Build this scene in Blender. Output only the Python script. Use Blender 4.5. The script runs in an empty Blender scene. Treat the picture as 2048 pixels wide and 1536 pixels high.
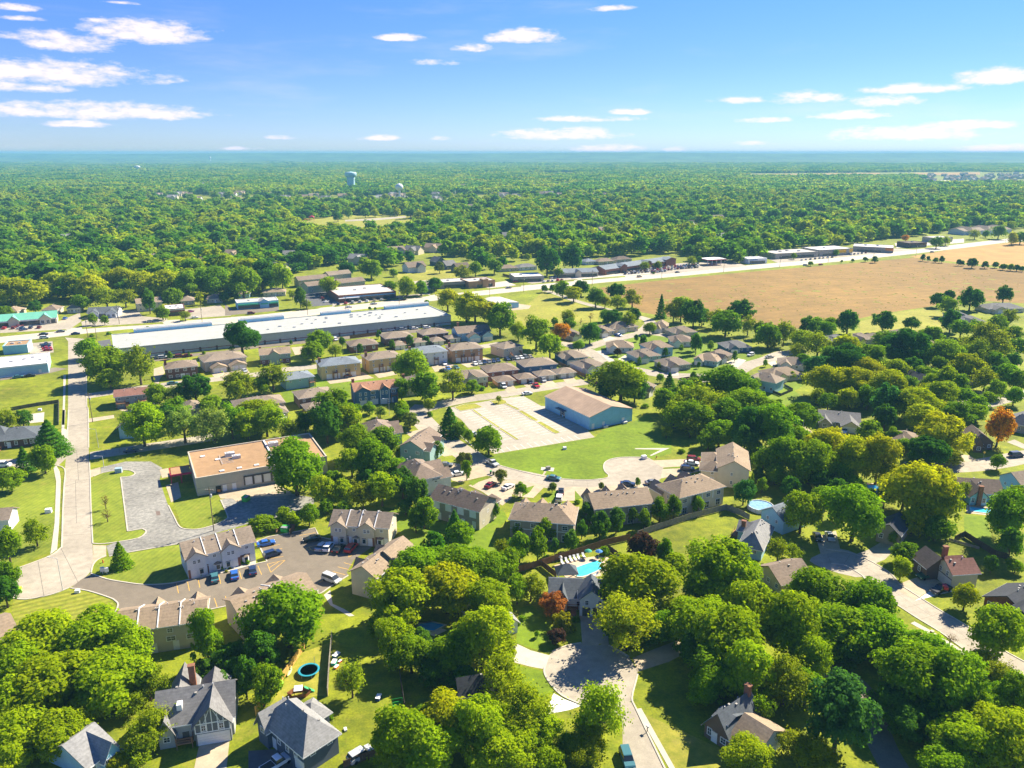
import bpy, math, random, re
import numpy as np
from mathutils import Vector
R = math.radians
random.seed(7); rng = np.random.default_rng(7)
S = bpy.context.scene
COL = S.collection
# ------------------------------------------------------------------ camera
FPX, HZ, CH = 1560.0, 305.0, 100.0            # focal length in photo pixels, horizon row, camera height
PITCH = math.atan((768 - HZ) / FPX)
cam = bpy.data.cameras.new('camera'); cob = bpy.data.objects.new('camera', cam); COL.objects.link(cob)
cam.sensor_width = 36; cam.lens = 36 * FPX / 2048; cam.clip_end = 80000; cam.clip_start = 1
cob.location = (0, 0, CH); cob.rotation_euler = (math.pi / 2 - PITCH, 0, 0)
S.camera = cob
# ------------------------------------------------------------------ light
SUN_AZ, SUN_EL = 50.0, 40.0                   # degrees right of the view direction, above the horizon
W = bpy.data.worlds.new('World'); S.world = W; W.use_nodes = True
sun = bpy.data.lights.new('sun', 'SUN'); so = bpy.data.objects.new('sun', sun); COL.objects.link(so)
sun.energy = 5.0; sun.angle = R(0.55); sun.color = (1.0, 0.90, 0.72)
sd = Vector((math.sin(R(SUN_AZ)) * math.cos(R(SUN_EL)), math.cos(R(SUN_AZ)) * math.cos(R(SUN_EL)), math.sin(R(SUN_EL))))
so.rotation_euler = sd.to_track_quat('Z', 'Y').to_euler(); so.location = (200, 200, 300)
S.view_settings.view_transform = 'Standard'; S.view_settings.look = 'None'
S.view_settings.gamma = 1.0; S.view_settings.use_curve_mapping = False
S.view_settings.exposure = 1.40
SKY_STRENGTH = 0.052; HAZE = 1.25e-4
S.cycles.adaptive_threshold = .02; S.cycles.max_bounces = 5; S.cycles.diffuse_bounces = 3; S.cycles.glossy_bounces = 2
S.cycles.transmission_bounces = 2; S.cycles.transparent_max_bounces = 4; S.cycles.volume_bounces = 1
S.cycles.use_adaptive_sampling = True

CROP = dict(A=(0,1150,3.978), B=(512,1150,3.978), C=(1024,1150,3.978), D=(1536,1150,3.978),
            E=(0,820,3.978), F=(512,820,3.978), G=(1024,820,3.978), H=(1536,820,3.978),
            I=(0,560,4), J=(450,560,4), K=(900,560,4), L=(1350,560,2.934),
            M=(0,280,2.926), N=(650,280,2.926), O=(1300,280,2.738), P=(860,760,4.763), Q=(180,880,4.096), Z=(0,0,1))
def px(c, x, y):
    a = CROP[c]; return a[0] + x / a[2], a[1] + y / a[2]
def ray(fx, fy):
    x = (fx - 1024) / FPX; y = -(fy - 768) / FPX
    return np.array([x, math.cos(PITCH) + y * math.sin(PITCH), -math.sin(PITCH) + y * math.cos(PITCH)])
def gp(c, x, y, z=0.0):
    "the point at height z that the photograph shows at this pixel"
    d = ray(*px(c, x, y)); t = (z - CH) / d[2]
    return np.array([d[0] * t, d[1] * t])
def ppm(p, z=0):
    "photo pixels per metre at a ground position"
    return FPX / (p[1] * math.cos(PITCH) + (CH - z) * math.sin(PITCH))

# ------------------------------------------------------------------ sky with fair-weather clouds
def build_sky():
    nt = W.node_tree; N = nt.nodes; L = nt.links; N.clear()
    def n(t, **k):
        o = N.new(t)
        for a, b in k.items(): setattr(o, a, b)
        return o
    def m(op, a, b=None, c=None, clamp=False):
        o = n('ShaderNodeMath', operation=op, use_clamp=clamp)
        for i, v in enumerate((a, b, c)):
            if v is None: continue
            if isinstance(v, (int, float)): o.inputs[i].default_value = v
            else: L.new(v, o.inputs[i])
        return o.outputs[0]
    sky = n('ShaderNodeTexSky', sky_type='NISHITA', sun_disc=False)
    sky.sun_elevation = R(SUN_EL); sky.sun_rotation = R(SUN_AZ)
    sky.altitude = 300; sky.air_density = 1.0; sky.dust_density = 0.0; sky.ozone_density = 3.0
    tc = n('ShaderNodeTexCoord'); sep = n('ShaderNodeSeparateXYZ'); L.new(tc.outputs['Generated'], sep.inputs[0])
    x, y, z = sep.outputs
    az = m('ARCTAN2', x, y); el = m('ARCSINE', z)
    cmb = n('ShaderNodeCombineXYZ'); L.new(az, cmb.inputs[0]); L.new(el, cmb.inputs[1])
    def noise(sx, sy, sc, det, off=0):
        mp = n('ShaderNodeMapping'); mp.inputs['Scale'].default_value = (sx, sy, 1); mp.inputs['Location'].default_value = (off, off * 2, 0)
        L.new(cmb.outputs[0], mp.inputs[0])
        t = n('ShaderNodeTexNoise'); t.inputs['Scale'].default_value = sc; t.inputs['Detail'].default_value = det; t.inputs['Roughness'].default_value = .62
        L.new(mp.outputs[0], t.inputs['Vector']); return t.outputs['Fac']
    n1 = noise(1, 2.6, 22, 6); n2 = noise(1, 3.2, 60, 6, 3.1)
    wob = m('ADD', m('MULTIPLY', m('SUBTRACT', n1, .5), 3.0), m('MULTIPLY', m('SUBTRACT', n2, .5), 1.7))
    # photo pixels: centre x, base y, half width, height, strength
    cl = [(30,20,45,12,.6),(40,40,40,8,.4),(290,82,120,42,1),(190,44,35,8,.5),(130,100,85,38,1),(40,80,60,14,.5),(100,166,180,46,1),(30,182,80,18,.8),
          (180,237,225,34,1),(140,254,60,14,.6),(800,82,52,16,.85),(1045,86,92,30,1),(938,104,40,18,.7),(870,130,50,12,.3),(1215,22,50,12,.5),
          (1120,280,135,28,.75),(1170,244,110,14,.55),(1262,230,55,14,.9),(1215,306,78,20,.95),(1352,304,28,13,.7),(760,281,42,13,.75),(565,279,34,9,.4),
          (480,300,40,8,.35),(880,281,28,9,.3),(1475,207,62,16,.7),(1605,207,68,26,.9),(1530,246,55,12,.75),(1775,215,58,26,.9),(1700,238,80,20,.85),
          (1830,186,90,20,.85),(2010,166,95,30,1),(1820,281,150,28,.65),(1940,258,80,18,.8),(1990,306,95,17,.7),(1495,291,45,9,.4),(245,8,30,6,.4)]
    acc = None
    items = []
    for cx, cb, hw, ht, st in cl:
        d0 = ray(cx, cb - ht * .35); a0 = math.atan2(d0[0], d0[1]); e0 = math.asin(d0[2] / np.linalg.norm(d0))
        items.append((a0, e0, hw / FPX, ht * .62 / FPX, min(1.15, st + .3)))
    r2 = random.Random(3)
    for k in range(12):                                   # the same kind of sky goes on all round
        a0 = R(r2.uniform(40, 320)); a0 = a0 if a0 < math.pi else a0 - 2 * math.pi
        items.append((a0, R(r2.uniform(.5, 16)), r2.uniform(.02, .1), r2.uniform(.006, .018), r2.uniform(.5, 1)))
    for a0, e0, aw, eh, st in items:
        dx = m('MULTIPLY', m('SUBTRACT', az, a0), 1 / aw)
        dy = m('SUBTRACT', el, e0)
        dyy = m('MAXIMUM', m('MULTIPLY', dy, 1 / eh), m('MULTIPLY', dy, -1 / (eh * .6)))
        r = m('ADD', m('MULTIPLY', dx, dx), m('MULTIPLY', dyy, dyy))
        v = m('MULTIPLY', m('SUBTRACT', 1.0, r), st)
        acc = v if acc is None else m('MAXIMUM', acc, v)
    acc = m('MAXIMUM', acc, -2.0)
    dens = m('ADD', acc, wob)
    mr = n('ShaderNodeMapRange', interpolation_type='SMOOTHSTEP'); L.new(dens, mr.inputs[0])
    mr.inputs[1].default_value = -.05; mr.inputs[2].default_value = 1.35; mr.inputs[3].default_value = 0; mr.inputs[4].default_value = .97
    # thin high cirrus
    ci = noise(.5, 3.0, 5, 5, 7.7); mr2 = n('ShaderNodeMapRange', interpolation_type='SMOOTHSTEP'); L.new(ci, mr2.inputs[0])
    mr2.inputs[1].default_value = .5; mr2.inputs[2].default_value = .8; mr2.inputs[3].default_value = 0; mr2.inputs[4].default_value = .22
    fac = m('MAXIMUM', mr.outputs[0], mr2.outputs[0])
    tint = n('ShaderNodeMix', data_type='RGBA', blend_type='MULTIPLY'); tint.inputs[0].default_value = 1
    L.new(sky.outputs[0], tint.inputs[6]); tint.inputs[7].default_value = SKY_TINT
    hs = n('ShaderNodeHueSaturation'); hs.inputs['Saturation'].default_value = SKY_SAT; L.new(tint.outputs[2], hs.inputs['Color'])
    cr = n('ShaderNodeValToRGB'); L.new(z, cr.inputs[0]); e = cr.color_ramp.elements        # hand-set tint by elevation: sky light made darker and bluer towards the horizon
    e[0].position = 0; e[0].color = (.56, .79, 1.0, 1); e[1].position = .6; e[1].color = (1, 1, 1, 1)
    for p_, c_ in ((.10, (.66, .83, .99, 1)), (.19, (.79, .96, 1, 1))): k_ = e.new(p_); k_.color = c_
    cm = n('ShaderNodeMix', data_type='RGBA', blend_type='MULTIPLY'); cm.inputs[0].default_value = 1; L.new(hs.outputs[0], cm.inputs[6]); L.new(cr.outputs[0], cm.inputs[7])
    mix = n('ShaderNodeMix', data_type='RGBA'); L.new(fac, mix.inputs[0]); L.new(cm.outputs[2], mix.inputs[6]); mix.inputs[7].default_value = CLOUD_COL
    bg = n('ShaderNodeBackground'); bg.inputs[1].default_value = SKY_STRENGTH; L.new(mix.outputs[2], bg.inputs[0])
    out = n('ShaderNodeOutputWorld'); L.new(bg.outputs[0], out.inputs[0])
SKY_SAT = 1.2; SKY_TINT = (.97, .92, 1.20, 1); CLOUD_COL = (8.9, 7.9, 9.7, 1)
build_sky()
W.cycles.sampling_method = 'MANUAL'; W.cycles.sample_map_resolution = 512

# ------------------------------------------------------------------ materials
MATS = {}
def mat(name, col, rough=.8, var=.12, scale=1.0, bump=0, metal=0, col2=None, objcol=False, spec=.3, stripes=None, big=0, dirt=None):
    "procedural material: base colour, patchy variation in world space, optional second colour, optional stripes (wavelength, amount, axis)"
    if name in MATS: return MATS[name]
    mt = bpy.data.materials.new(name); mt.use_nodes = True; nt = mt.node_tree; N = nt.nodes; L = nt.links
    b = N['Principled BSDF']; b.inputs['Roughness'].default_value = rough; b.inputs['Metallic'].default_value = metal
    b.inputs['Specular IOR Level'].default_value = spec
    geo = N.new('ShaderNodeNewGeometry')
    t = N.new('ShaderNodeTexNoise'); t.inputs['Scale'].default_value = scale; t.inputs['Detail'].default_value = 6; t.inputs['Roughness'].default_value = .65
    L.new(geo.outputs['Position'], t.inputs['Vector'])
    mx = N.new('ShaderNodeMix'); mx.data_type = 'RGBA'
    c2 = col2 or tuple(max(0, c * (1 - 2.2 * var)) for c in col)
    c1 = tuple(min(1, c * (1 + var)) for c in col)
    rp = N.new('ShaderNodeMapRange'); L.new(t.outputs['Fac'], rp.inputs[0]); rp.inputs[1].default_value = .3; rp.inputs[2].default_value = .7
    L.new(rp.outputs[0], mx.inputs[0]); mx.inputs[6].default_value = (*c2, 1); mx.inputs[7].default_value = (*c1, 1)
    out = mx.outputs[2]
    if big:
        t2 = N.new('ShaderNodeTexNoise'); t2.inputs['Scale'].default_value = scale * .11; t2.inputs['Detail'].default_value = 4
        L.new(geo.outputs['Position'], t2.inputs['Vector'])
        r2 = N.new('ShaderNodeMapRange'); L.new(t2.outputs['Fac'], r2.inputs[0]); r2.inputs[1].default_value = .3; r2.inputs[2].default_value = .7
        r2.inputs[3].default_value = 1 - big; r2.inputs[4].default_value = 1 + big
        m2 = N.new('ShaderNodeMix'); m2.data_type = 'RGBA'; m2.blend_type = 'MULTIPLY'; m2.inputs[0].default_value = 1
        L.new(out, m2.inputs[6]); L.new(r2.outputs[0], m2.inputs[7]); out = m2.outputs[2]
        t5 = N.new('ShaderNodeTexNoise'); t5.inputs['Scale'].default_value = scale * 7; t5.inputs['Detail'].default_value = 3; L.new(geo.outputs['Position'], t5.inputs['Vector'])
        r5 = N.new('ShaderNodeMapRange'); L.new(t5.outputs['Fac'], r5.inputs[0]); r5.inputs[1].default_value = .3; r5.inputs[2].default_value = .7; r5.inputs[3].default_value = 1 - big * .7; r5.inputs[4].default_value = 1 + big * .6
        m5 = N.new('ShaderNodeMix'); m5.data_type = 'RGBA'; m5.blend_type = 'MULTIPLY'; m5.inputs[0].default_value = 1; L.new(out, m5.inputs[6]); L.new(r5.outputs[0], m5.inputs[7]); out = m5.outputs[2]
    if dirt:
        t6 = N.new('ShaderNodeTexNoise'); t6.inputs['Scale'].default_value = .16; t6.inputs['Detail'].default_value = 8; t6.inputs['Roughness'].default_value = .7; L.new(geo.outputs['Position'], t6.inputs['Vector'])
        r6 = N.new('ShaderNodeMapRange'); r6.interpolation_type = 'SMOOTHSTEP'; L.new(t6.outputs['Fac'], r6.inputs[0]); r6.inputs[1].default_value = .53; r6.inputs[2].default_value = .72; r6.inputs[4].default_value = .45
        m6 = N.new('ShaderNodeMix'); m6.data_type = 'RGBA'; L.new(r6.outputs[0], m6.inputs[0]); L.new(out, m6.inputs[6]); m6.inputs[7].default_value = (*dirt, 1); out = m6.outputs[2]
    if objcol:
        oi = N.new('ShaderNodeObjectInfo'); m3 = N.new('ShaderNodeMix'); m3.data_type = 'RGBA'; m3.blend_type = 'MULTIPLY'; m3.inputs[0].default_value = 1
        L.new(out, m3.inputs[6]); L.new(oi.outputs['Color'], m3.inputs[7]); out = m3.outputs[2]
    if stripes:
        wl, amt, ax = stripes[:3]
        wv = N.new('ShaderNodeTexWave'); wv.wave_type = 'BANDS'; wv.bands_direction = 'X'
        wv.inputs['Scale'].default_value = 1 / wl / 3.1831 * (1 if len(stripes) < 5 else 1); wv.inputs['Distortion'].default_value = stripes[4] if len(stripes) > 4 else 0
        mp = N.new('ShaderNodeMapping'); mp.inputs['Rotation'].default_value = (0, R(90) if ax == 'Z' else 0, R(stripes[3]) if len(stripes) > 3 else 0)
        L.new(geo.outputs['Position'], mp.inputs[0]); L.new(mp.outputs[0], wv.inputs['Vector'])
        r3 = N.new('ShaderNodeMapRange'); L.new(wv.outputs['Fac'], r3.inputs[0]); r3.inputs[3].default_value = 1 - amt; r3.inputs[4].default_value = 1 + amt * .6
        m4 = N.new('ShaderNodeMix'); m4.data_type = 'RGBA'; m4.blend_type = 'MULTIPLY'; m4.inputs[0].default_value = 1
        L.new(out, m4.inputs[6]); L.new(r3.outputs[0], m4.inputs[7]); out = m4.outputs[2]
    L.new(out, b.inputs['Base Color'])
    if bump:
        bp = N.new('ShaderNodeBump'); bp.inputs['Strength'].default_value = bump; bp.inputs['Distance'].default_value = .1
        L.new(t.outputs['Fac'], bp.inputs['Height']); L.new(bp.outputs[0], b.inputs['Normal'])
    MATS[name] = mt; return mt

# ------------------------------------------------------------------ objects
ALL_LABELS = {}
def tag(o, label=None, cat=None, group=None, kind=None):
    if label: o['label'] = label
    if cat: o['category'] = cat
    if group: o['group'] = group
    if kind: o['kind'] = kind
    return o
def new(name, me, parent=None, mt=None, loc=None, rz=None, scale=None):
    o = bpy.data.objects.new(name, me); COL.objects.link(o)
    if mt is not None and me is not None and not me.materials: me.materials.append(mt)
    if parent is not None: o.parent = parent
    if loc is not None: o.location = loc
    if rz is not None: o.rotation_euler = (0, 0, rz)
    if scale is not None: o.scale = scale
    return o
def empty(name, loc, rz=0):
    o = bpy.data.objects.new(name, None); COL.objects.link(o); o.empty_display_size = .5
    o.location = loc; o.rotation_euler = (0, 0, rz); return o
def mesh(name, v, f, mt=None, smooth=False):
    me = bpy.data.meshes.new(name); me.from_pydata([tuple(map(float, q)) for q in v], [], f); me.update()
    if mt is not None: me.materials.append(mt)
    if smooth: me.polygons.foreach_set('use_smooth', [True] * len(me.polygons))
    return me
class MB:
    def __init__(s): s.v = []; s.f = []
    def add(s, v, f):
        n = len(s.v); s.v += [tuple(q) for q in v]; s.f += [tuple(i + n for i in q) for q in f]; return s
    def box(s, x0, y0, z0, x1, y1, z1):
        return s.add([(x0,y0,z0),(x1,y0,z0),(x1,y1,z0),(x0,y1,z0),(x0,y0,z1),(x1,y0,z1),(x1,y1,z1),(x0,y1,z1)],
                     [(0,3,2,1),(4,5,6,7),(0,1,5,4),(1,2,6,5),(2,3,7,6),(3,0,4,7)])
    def tube(s, p, q, r0, r1=None, n=6, cap=True):
        r1 = r0 if r1 is None else r1
        p = Vector(p); q = Vector(q); d = (q - p)
        if d.length < 1e-6: return s
        d.normalize(); a = d.orthogonal().normalized(); b = d.cross(a)
        v = []
        for c, r in ((p, r0), (q, r1)):
            for i in range(n):
                t = 2 * math.pi * i / n; v.append(c + a * (r * math.cos(t)) + b * (r * math.sin(t)))
        f = [(i, (i + 1) % n, n + (i + 1) % n, n + i) for i in range(n)]
        if cap: f += [tuple(range(n - 1, -1, -1)), tuple(range(n, 2 * n))]
        return s.add(v, f)
    def lathe(s, prof, n=16, cx=0, cy=0):
        v = []; f = []
        for r, z in prof:
            for i in range(n):
                t = 2 * math.pi * i / n; v.append((cx + r * math.cos(t), cy + r * math.sin(t), z))
        for k in range(len(prof) - 1):
            for i in range(n):
                f.append((k*n+i, k*n+(i+1)%n, (k+1)*n+(i+1)%n, (k+1)*n+i))
        f += [tuple(range(n - 1, -1, -1)), tuple(range((len(prof)-1)*n, len(prof)*n))]
        return s.add(v, f)
    def mesh(s, name, mt=None, smooth=False): return mesh(name, s.v, s.f, mt, smooth)
    def build(s, name, mt, parent=None, smooth=False, **k): return new(name, s.mesh(name, mt, smooth), parent, **k)

def smooth_line(p, n=4, closed=False):
    "Catmull-Rom through 2-D points"
    p = [np.array(q, float) for q in p]; out = []; N = len(p)
    for i in range(N if closed else N - 1):
        if closed: a, b, c, d = p[i-1], p[i], p[(i+1) % N], p[(i+2) % N]
        else: a, b, c, d = p[max(i-1, 0)], p[i], p[i+1], p[min(i+2, N-1)]
        for k in range(n):
            t = k / n
            out.append(.5 * (2*b + (c-a)*t + (2*a-5*b+4*c-d)*t*t + (3*b-a-3*c+d)*t**3))
    if not closed: out.append(p[-1])
    return out
def sheet_poly(name, pts, z, mt, parent=None):
    a = sum(pts[i-1][0]*pts[i][1] - pts[i][0]*pts[i-1][1] for i in range(len(pts)))
    pts = pts if a > 0 else pts[::-1]
    me = mesh(name, [(p[0], p[1], z) for p in pts], [tuple(range(len(pts)))], mt)
    return new(name, me, parent)
def ribbon_pts(pts, w):
    pts = [np.array(p) for p in pts]; l = []; r = []
    for i, p in enumerate(pts):
        t = pts[min(i+1, len(pts)-1)] - pts[max(i-1, 0)]; t = t / (np.linalg.norm(t) + 1e-9); nrm = np.array([-t[1], t[0]])
        l.append(p + nrm * w / 2); r.append(p - nrm * w / 2)
    return l, r
def ribbon(name, pts, w, z, mt, parent=None):
    l, r = ribbon_pts(pts, w); n = len(l)
    v = [(p[0], p[1], z) for p in l] + [(p[0], p[1], z) for p in r]
    return new(name, mesh(name, v, [(i, n+i, n+i+1, i+1) for i in range(n-1)], mt), parent)
def strip(name, pts, w, z0, z1, mt, parent=None):
    "a solid band along a line: kerbs, low walls"
    l, r = ribbon_pts(pts, w); n = len(l); v = []
    for a, z in ((l, z0), (r, z0), (r, z1), (l, z1)): v += [(p[0], p[1], z) for p in a]
    f = []
    for i in range(n-1):
        for k in range(4):
            k2 = (k+1) % 4; f.append((k*n+i, k*n+i+1, k2*n+i+1, k2*n+i))
    f += [(0, n, 2*n, 3*n), (n-1, 4*n-1, 3*n-1, 2*n-1)]
    return new(name, mesh(name, v, f, mt), parent)
# ------------------------------------------------------------------ ground, roads, pavements
def pts(spec, z=0, smooth=0, closed=True):
    out = []; c = 'Z'
    for s in spec:
        if isinstance(s, str): c = s
        else: out.append(gp(c, s[0], s[1], z))
    return smooth_line(out, smooth, closed) if smooth else out
GRASS = mat('grass', (.195, .215, .007), .95, .3, .35, col2=(.105, .145, .005), big=.32, dirt=(.30, .22, .055))
GRASS_DRY = mat('grass_dry', (.30, .27, .035), .95, .2, .5, col2=(.17, .20, .016), big=.2, dirt=(.36, .25, .09))
GRASS_RICH = mat('grass_rich', (.150, .220, .006), .95, .15, .6, col2=(.095, .155, .005), big=.2, dirt=(.20, .215, .02))
GRASS_MOWN = mat('grass_mown', (.26, .25, .028), .95, .2, .7, col2=(.14, .18, .012), stripes=(1.9, .22, 'X', 62, 1.0))
GRASS_MOWN2 = mat('grass_mown_fine', (.20, .235, .018), .95, .2, .4, col2=(.13, .18, .012), stripes=(1.4, .10, 'X', 12, 1.0), big=.2, dirt=(.29, .24, .04))
CONC = mat('concrete_street', (.385, .34, .265), .9, .10, .5, big=.13)
CONC_LT = mat('concrete_light', (.50, .455, .375), .9, .06, .6, big=.06)
CONC_WHITE = mat('concrete_new', (.74, .73, .71), .9, .03, .8)
CONC_TAN = mat('concrete_drive', (.45, .37, .255), .9, .10, .45, big=.1)
ASPH = mat('asphalt_brown', (.20, .168, .125), .9, .08, .4, big=.1)
ASPH_OLD = mat('asphalt_cracked', (.27, .26, .225), .9, .28, .9, col2=(.15, .148, .135), big=.2)
ASPH_DK = mat('asphalt_dark', (.12, .12, .125), .9, .12, .5)
SOIL = mat('field_soil', (.255, .150, .036), .95, .12, .05, col2=(.19, .118, .027), big=.15, stripes=(9, .05, 'X', 68, 3.0))
SOIL2 = mat('field_stubble', (.40, .24, .065), .95, .1, .06, col2=(.31, .18, .05))
PAINT_W = mat('paint_white', (.78, .77, .73), .7, .08, 3)
PAINT_Y = mat('paint_yellow', (.75, .43, .06), .7, .1, 3)
MULCH = mat('mulch', (.24, .14, .07), .95, .2, 2)

def struct(o, label=None):
    o['kind'] = 'structure'
    if label: o['label'] = label
    return o
g = new('ground', mesh('ground', [(-19000,-300,0),(19000,-300,0),(19000,14000,0),(-19000,14000,0)], [(0,1,2,3)], GRASS))
struct(g, 'green grass ground reaching to the horizon')
# far low ridges on the horizon
def ridge(y0, amp, base, seed, x0=-19000, x1=19000):
    r = random.Random(seed); ph = [(r.uniform(0, 6.3), r.uniform(.0002, .0016), r.uniform(.3, 1)) for _ in range(7)]
    v = []; f = []; n = 160
    prof = ((0, 0), (600, .45), (1300, .9), (1900, 1), (2700, .5), (3400, 0))
    for i in range(n + 1):
        x = x0 + (x1 - x0) * i / n
        s = sum(a * math.sin(p + q * x) for p, q, a in ph) / 3
        h = min(103, max(8, base + amp * s))
        for dy, k in prof: v.append((x, y0 + dy + 300 * math.sin(x * .0004 + seed), h * k - .5))
    m = len(prof)
    for i in range(n):
        for k in range(m - 1): f.append((i*m+k, (i+1)*m+k, (i+1)*m+k+1, i*m+k+1))
    return mesh('hills', v, f, mat('far_wood', (.10, .17, .05), .95, .35, .003, col2=(.015, .045, .015)), True)
for k, (y0, amp, base) in enumerate(((5200, 8, 12), (7000, 12, 36), (8800, 10, 91))):
    struct(new('hills', ridge(y0, amp, base, k + 2)), 'low wooded ridge far off on the horizon')

def flat(name, spec, z, mt, label=None, smooth=0, parent=None, kind='structure'):
    o = sheet_poly(name, pts(spec, 0, smooth), z, mt, parent)
    if parent is None: struct(o, label)
    return o
def road(name, spec, w, z, mt, label, smooth=5, kerb=False):
    p = pts(spec, 0, smooth, False)
    o = ribbon(name, p, w, z, mt); struct(o, label)
    if mt is CONC and w > 6 and p[0][1] < 420:      # slab joints
        jm = MB(); acc = 0.0
        for a, b in zip(p[:-1], p[1:]):
            d = b - a; L_ = np.linalg.norm(d); t = d / (L_ + 1e-9); nn = np.array([-t[1], t[0]]); s_ = (-acc) % 4.6
            while s_ < L_:
                q = a + t * s_; e0 = q + nn * (w/2 - .1); e1 = q - nn * (w/2 - .1); jm.add([(e0[0]-t[0]*.04, e0[1]-t[1]*.04, z+.004), (e1[0]-t[0]*.04, e1[1]-t[1]*.04, z+.004), (e1[0]+t[0]*.04, e1[1]+t[1]*.04, z+.004), (e0[0]+t[0]*.04, e0[1]+t[1]*.04, z+.004)], [(0,1,2,3)]); s_ += 4.6
            jm.add([(a[0]-nn[0]*.04, a[1]-nn[1]*.04, z+.005), (b[0]-nn[0]*.04, b[1]-nn[1]*.04, z+.005), (b[0]+nn[0]*.04, b[1]+nn[1]*.04, z+.005), (a[0]+nn[0]*.04, a[1]+nn[1]*.04, z+.005)], [(0,1,2,3)]); acc += L_
        j = jm.build('slab_joints', mat('slab_joint', (.25, .215, .165), .9, .1, 2), o); j['kind'] = 'stuff'
    if kerb:
        l, r = ribbon_pts(p, w + .3)
        strip('kerb', l, .3, 0, .12, CONC_LT, o); strip('kerb', r, .3, 0, .12, CONC_LT, o)
    return o
def kerb(parent, spec, smooth=3, w=.32, h=.13, name='kerb'):
    return strip(name, pts(spec, 0, smooth, False), w, 0, h, CONC_LT, parent)

# lawns with a colour of their own
flat('lawn', ['A',(110,180),(260,185),(400,165),(560,112),(700,140),(870,190),(915,240),(895,330),(880,480),(300,560),(160,470),(90,280)], .004, GRASS_MOWN, 'mown lawn with pale stripes below the bulb of the cul-de-sac')
flat('lawn', ['E',(740,1062),(722,560),(745,530),(900,482),(1030,480),(1070,505),(1030,528),(960,535),(1012,965),(1130,945),(1160,965),(1100,1018),(900,1052),(800,1062)], .004, GRASS_MOWN2, 'grass island between the street and the cracked asphalt lot')
flat('lawn', ['E',(1380,735),(1440,695),(1575,670),(1715,655),(1800,840),(1790,870),(1700,905),(1600,935),(1500,940),(1440,915)], .004, GRASS_MOWN2, 'mown lawn in front of the flat roofed tan building')
flat('lawn', ['E',(745,1250),(790,1190),(890,1165),(1440,1065),(1480,1310),(1530,1340),(1400,1365),(1150,1385),(1000,1365),(850,1335)], .004, GRASS_MOWN2, 'mown lawn at the end of the front townhouse row')
flat('lawn', ['E',(0,470),(430,480),(440,600),(430,900),(405,1130),(100,1240),(0,1280)], .004, GRASS_MOWN2, 'wide lawn west of the concrete street')
flat('lawn', ['P',(560,730),(640,705),(1570,548),(1650,470),(1930,400),(2080,330),(2300,560),(2300,700),(2050,760),(1830,738),(1700,780),(1650,840),(1680,900),(1640,945),(1400,950),(1100,920),(820,855),(660,810)], .004, GRASS_RICH, 'lush green lawn between the blue warehouse and the court')
flat('lawn', ['F',(1000,770),(1180,800),(1480,900),(1680,960),(1860,900),(1960,780),(2000,860),(1900,1000),(2037,1020),(2037,1100),(1700,1150),(1210,1190),(1150,960)], .004, GRASS_RICH, 'lawn behind the brown roofed townhouses')
flat('lawn', ['G',(1060,1020),(1690,820),(1790,1000),(1760,1080),(1500,1150),(1200,1150),(1080,1080)], .004, GRASS, 'fenced back lawn beside the grey fence')
flat('lawn', ['C',(60,260),(160,240),(300,380),(370,560),(290,620),(150,580),(30,540)], .004, GRASS_RICH, 'mown front lawn beside the white house')
flat('lawn', ['C',(0,700),(150,740),(255,770),(330,930),(250,1000),(0,1050)], .004, GRASS_RICH, 'lawn beside the shaded cul-de-sac')
flat('lawn', ['I',(0,800),(480,745),(510,780),(500,990),(490,1160),(0,1160)], .004, GRASS, 'open meadow beside the concrete street')
flat('lawn', ['K',(450,270),(640,180),(740,95),(900,150),(1200,250),(1180,330),(900,350),(800,380),(560,360)], .004, GRASS_DRY, 'dry yellowish meadow near the metal shed')
flat('lawn', ['L',(1080,245),(1300,190),(1480,165),(1570,190),(1580,290),(1300,320),(1090,320)], .004, GRASS_DRY, 'pale green field below the bare field')
flat('lawn', ['D',(1165,390),(1400,580),(1720,760),(1700,860),(1500,700),(1200,480)], .004, GRASS_DRY, 'dry grass verge along the sidewalk')
flat('lawn', ['C',(1020,1090),(1700,1400),(1650,1560),(1310,1560),(1100,1200)], .004, GRASS_DRY, 'front lawn of the house with shade darkened roof')
flat('lawn', ['B',(300,640),(580,540),(580,960),(480,960),(100,1060),(250,800)], .004, GRASS_DRY, 'fenced yard of worn grass around the trampoline')
flat('lawn', ['B',(590,500),(700,470),(1150,1100),(900,1536),(520,1536),(690,1240),(590,1000)], .004, GRASS, 'side lawn right of the grey hipped house')
flat('lawn', ['H',(1560,830),(1740,850),(1790,1080),(1560,1010)], .004, GRASS_RICH, 'bright lawn beside the small swimming pool')
flat('lawn', ['L',(20,540),(100,490),(260,510),(320,525),(180,560)], .006, GRASS_RICH, 'green front lawns of the ranch houses')
flat('lawn', ['L',(520,690),(560,650),(760,560),(790,600),(700,650),(800,720),(560,740)], .006, GRASS_RICH, 'green back lawn of the new houses')
flat('lawn', ['K',(1230,590),(1400,600),(1720,650),(1720,750),(1500,720),(1300,650)], .006, GRASS_RICH, 'green front lawn in the new subdivision')
flat('lawn', ['J',(720,700),(1200,790),(1400,790),(1000,830),(1000,980),(900,960),(720,870),(500,1000),(440,880),(740,830)], .004, GRASS_RICH, 'green lawns between the apartment blocks')

flat('lawn', ['K',(1000,470),(1240,440),(1500,390),(1760,400),(2048,430),'L',(330,400),(470,420),(520,450),(330,520),(100,570),'K',(2000,790),(1560,740),(1300,660),(1150,590)], .002, GRASS_RICH, 'lush lawns around the new subdivision houses')
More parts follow.
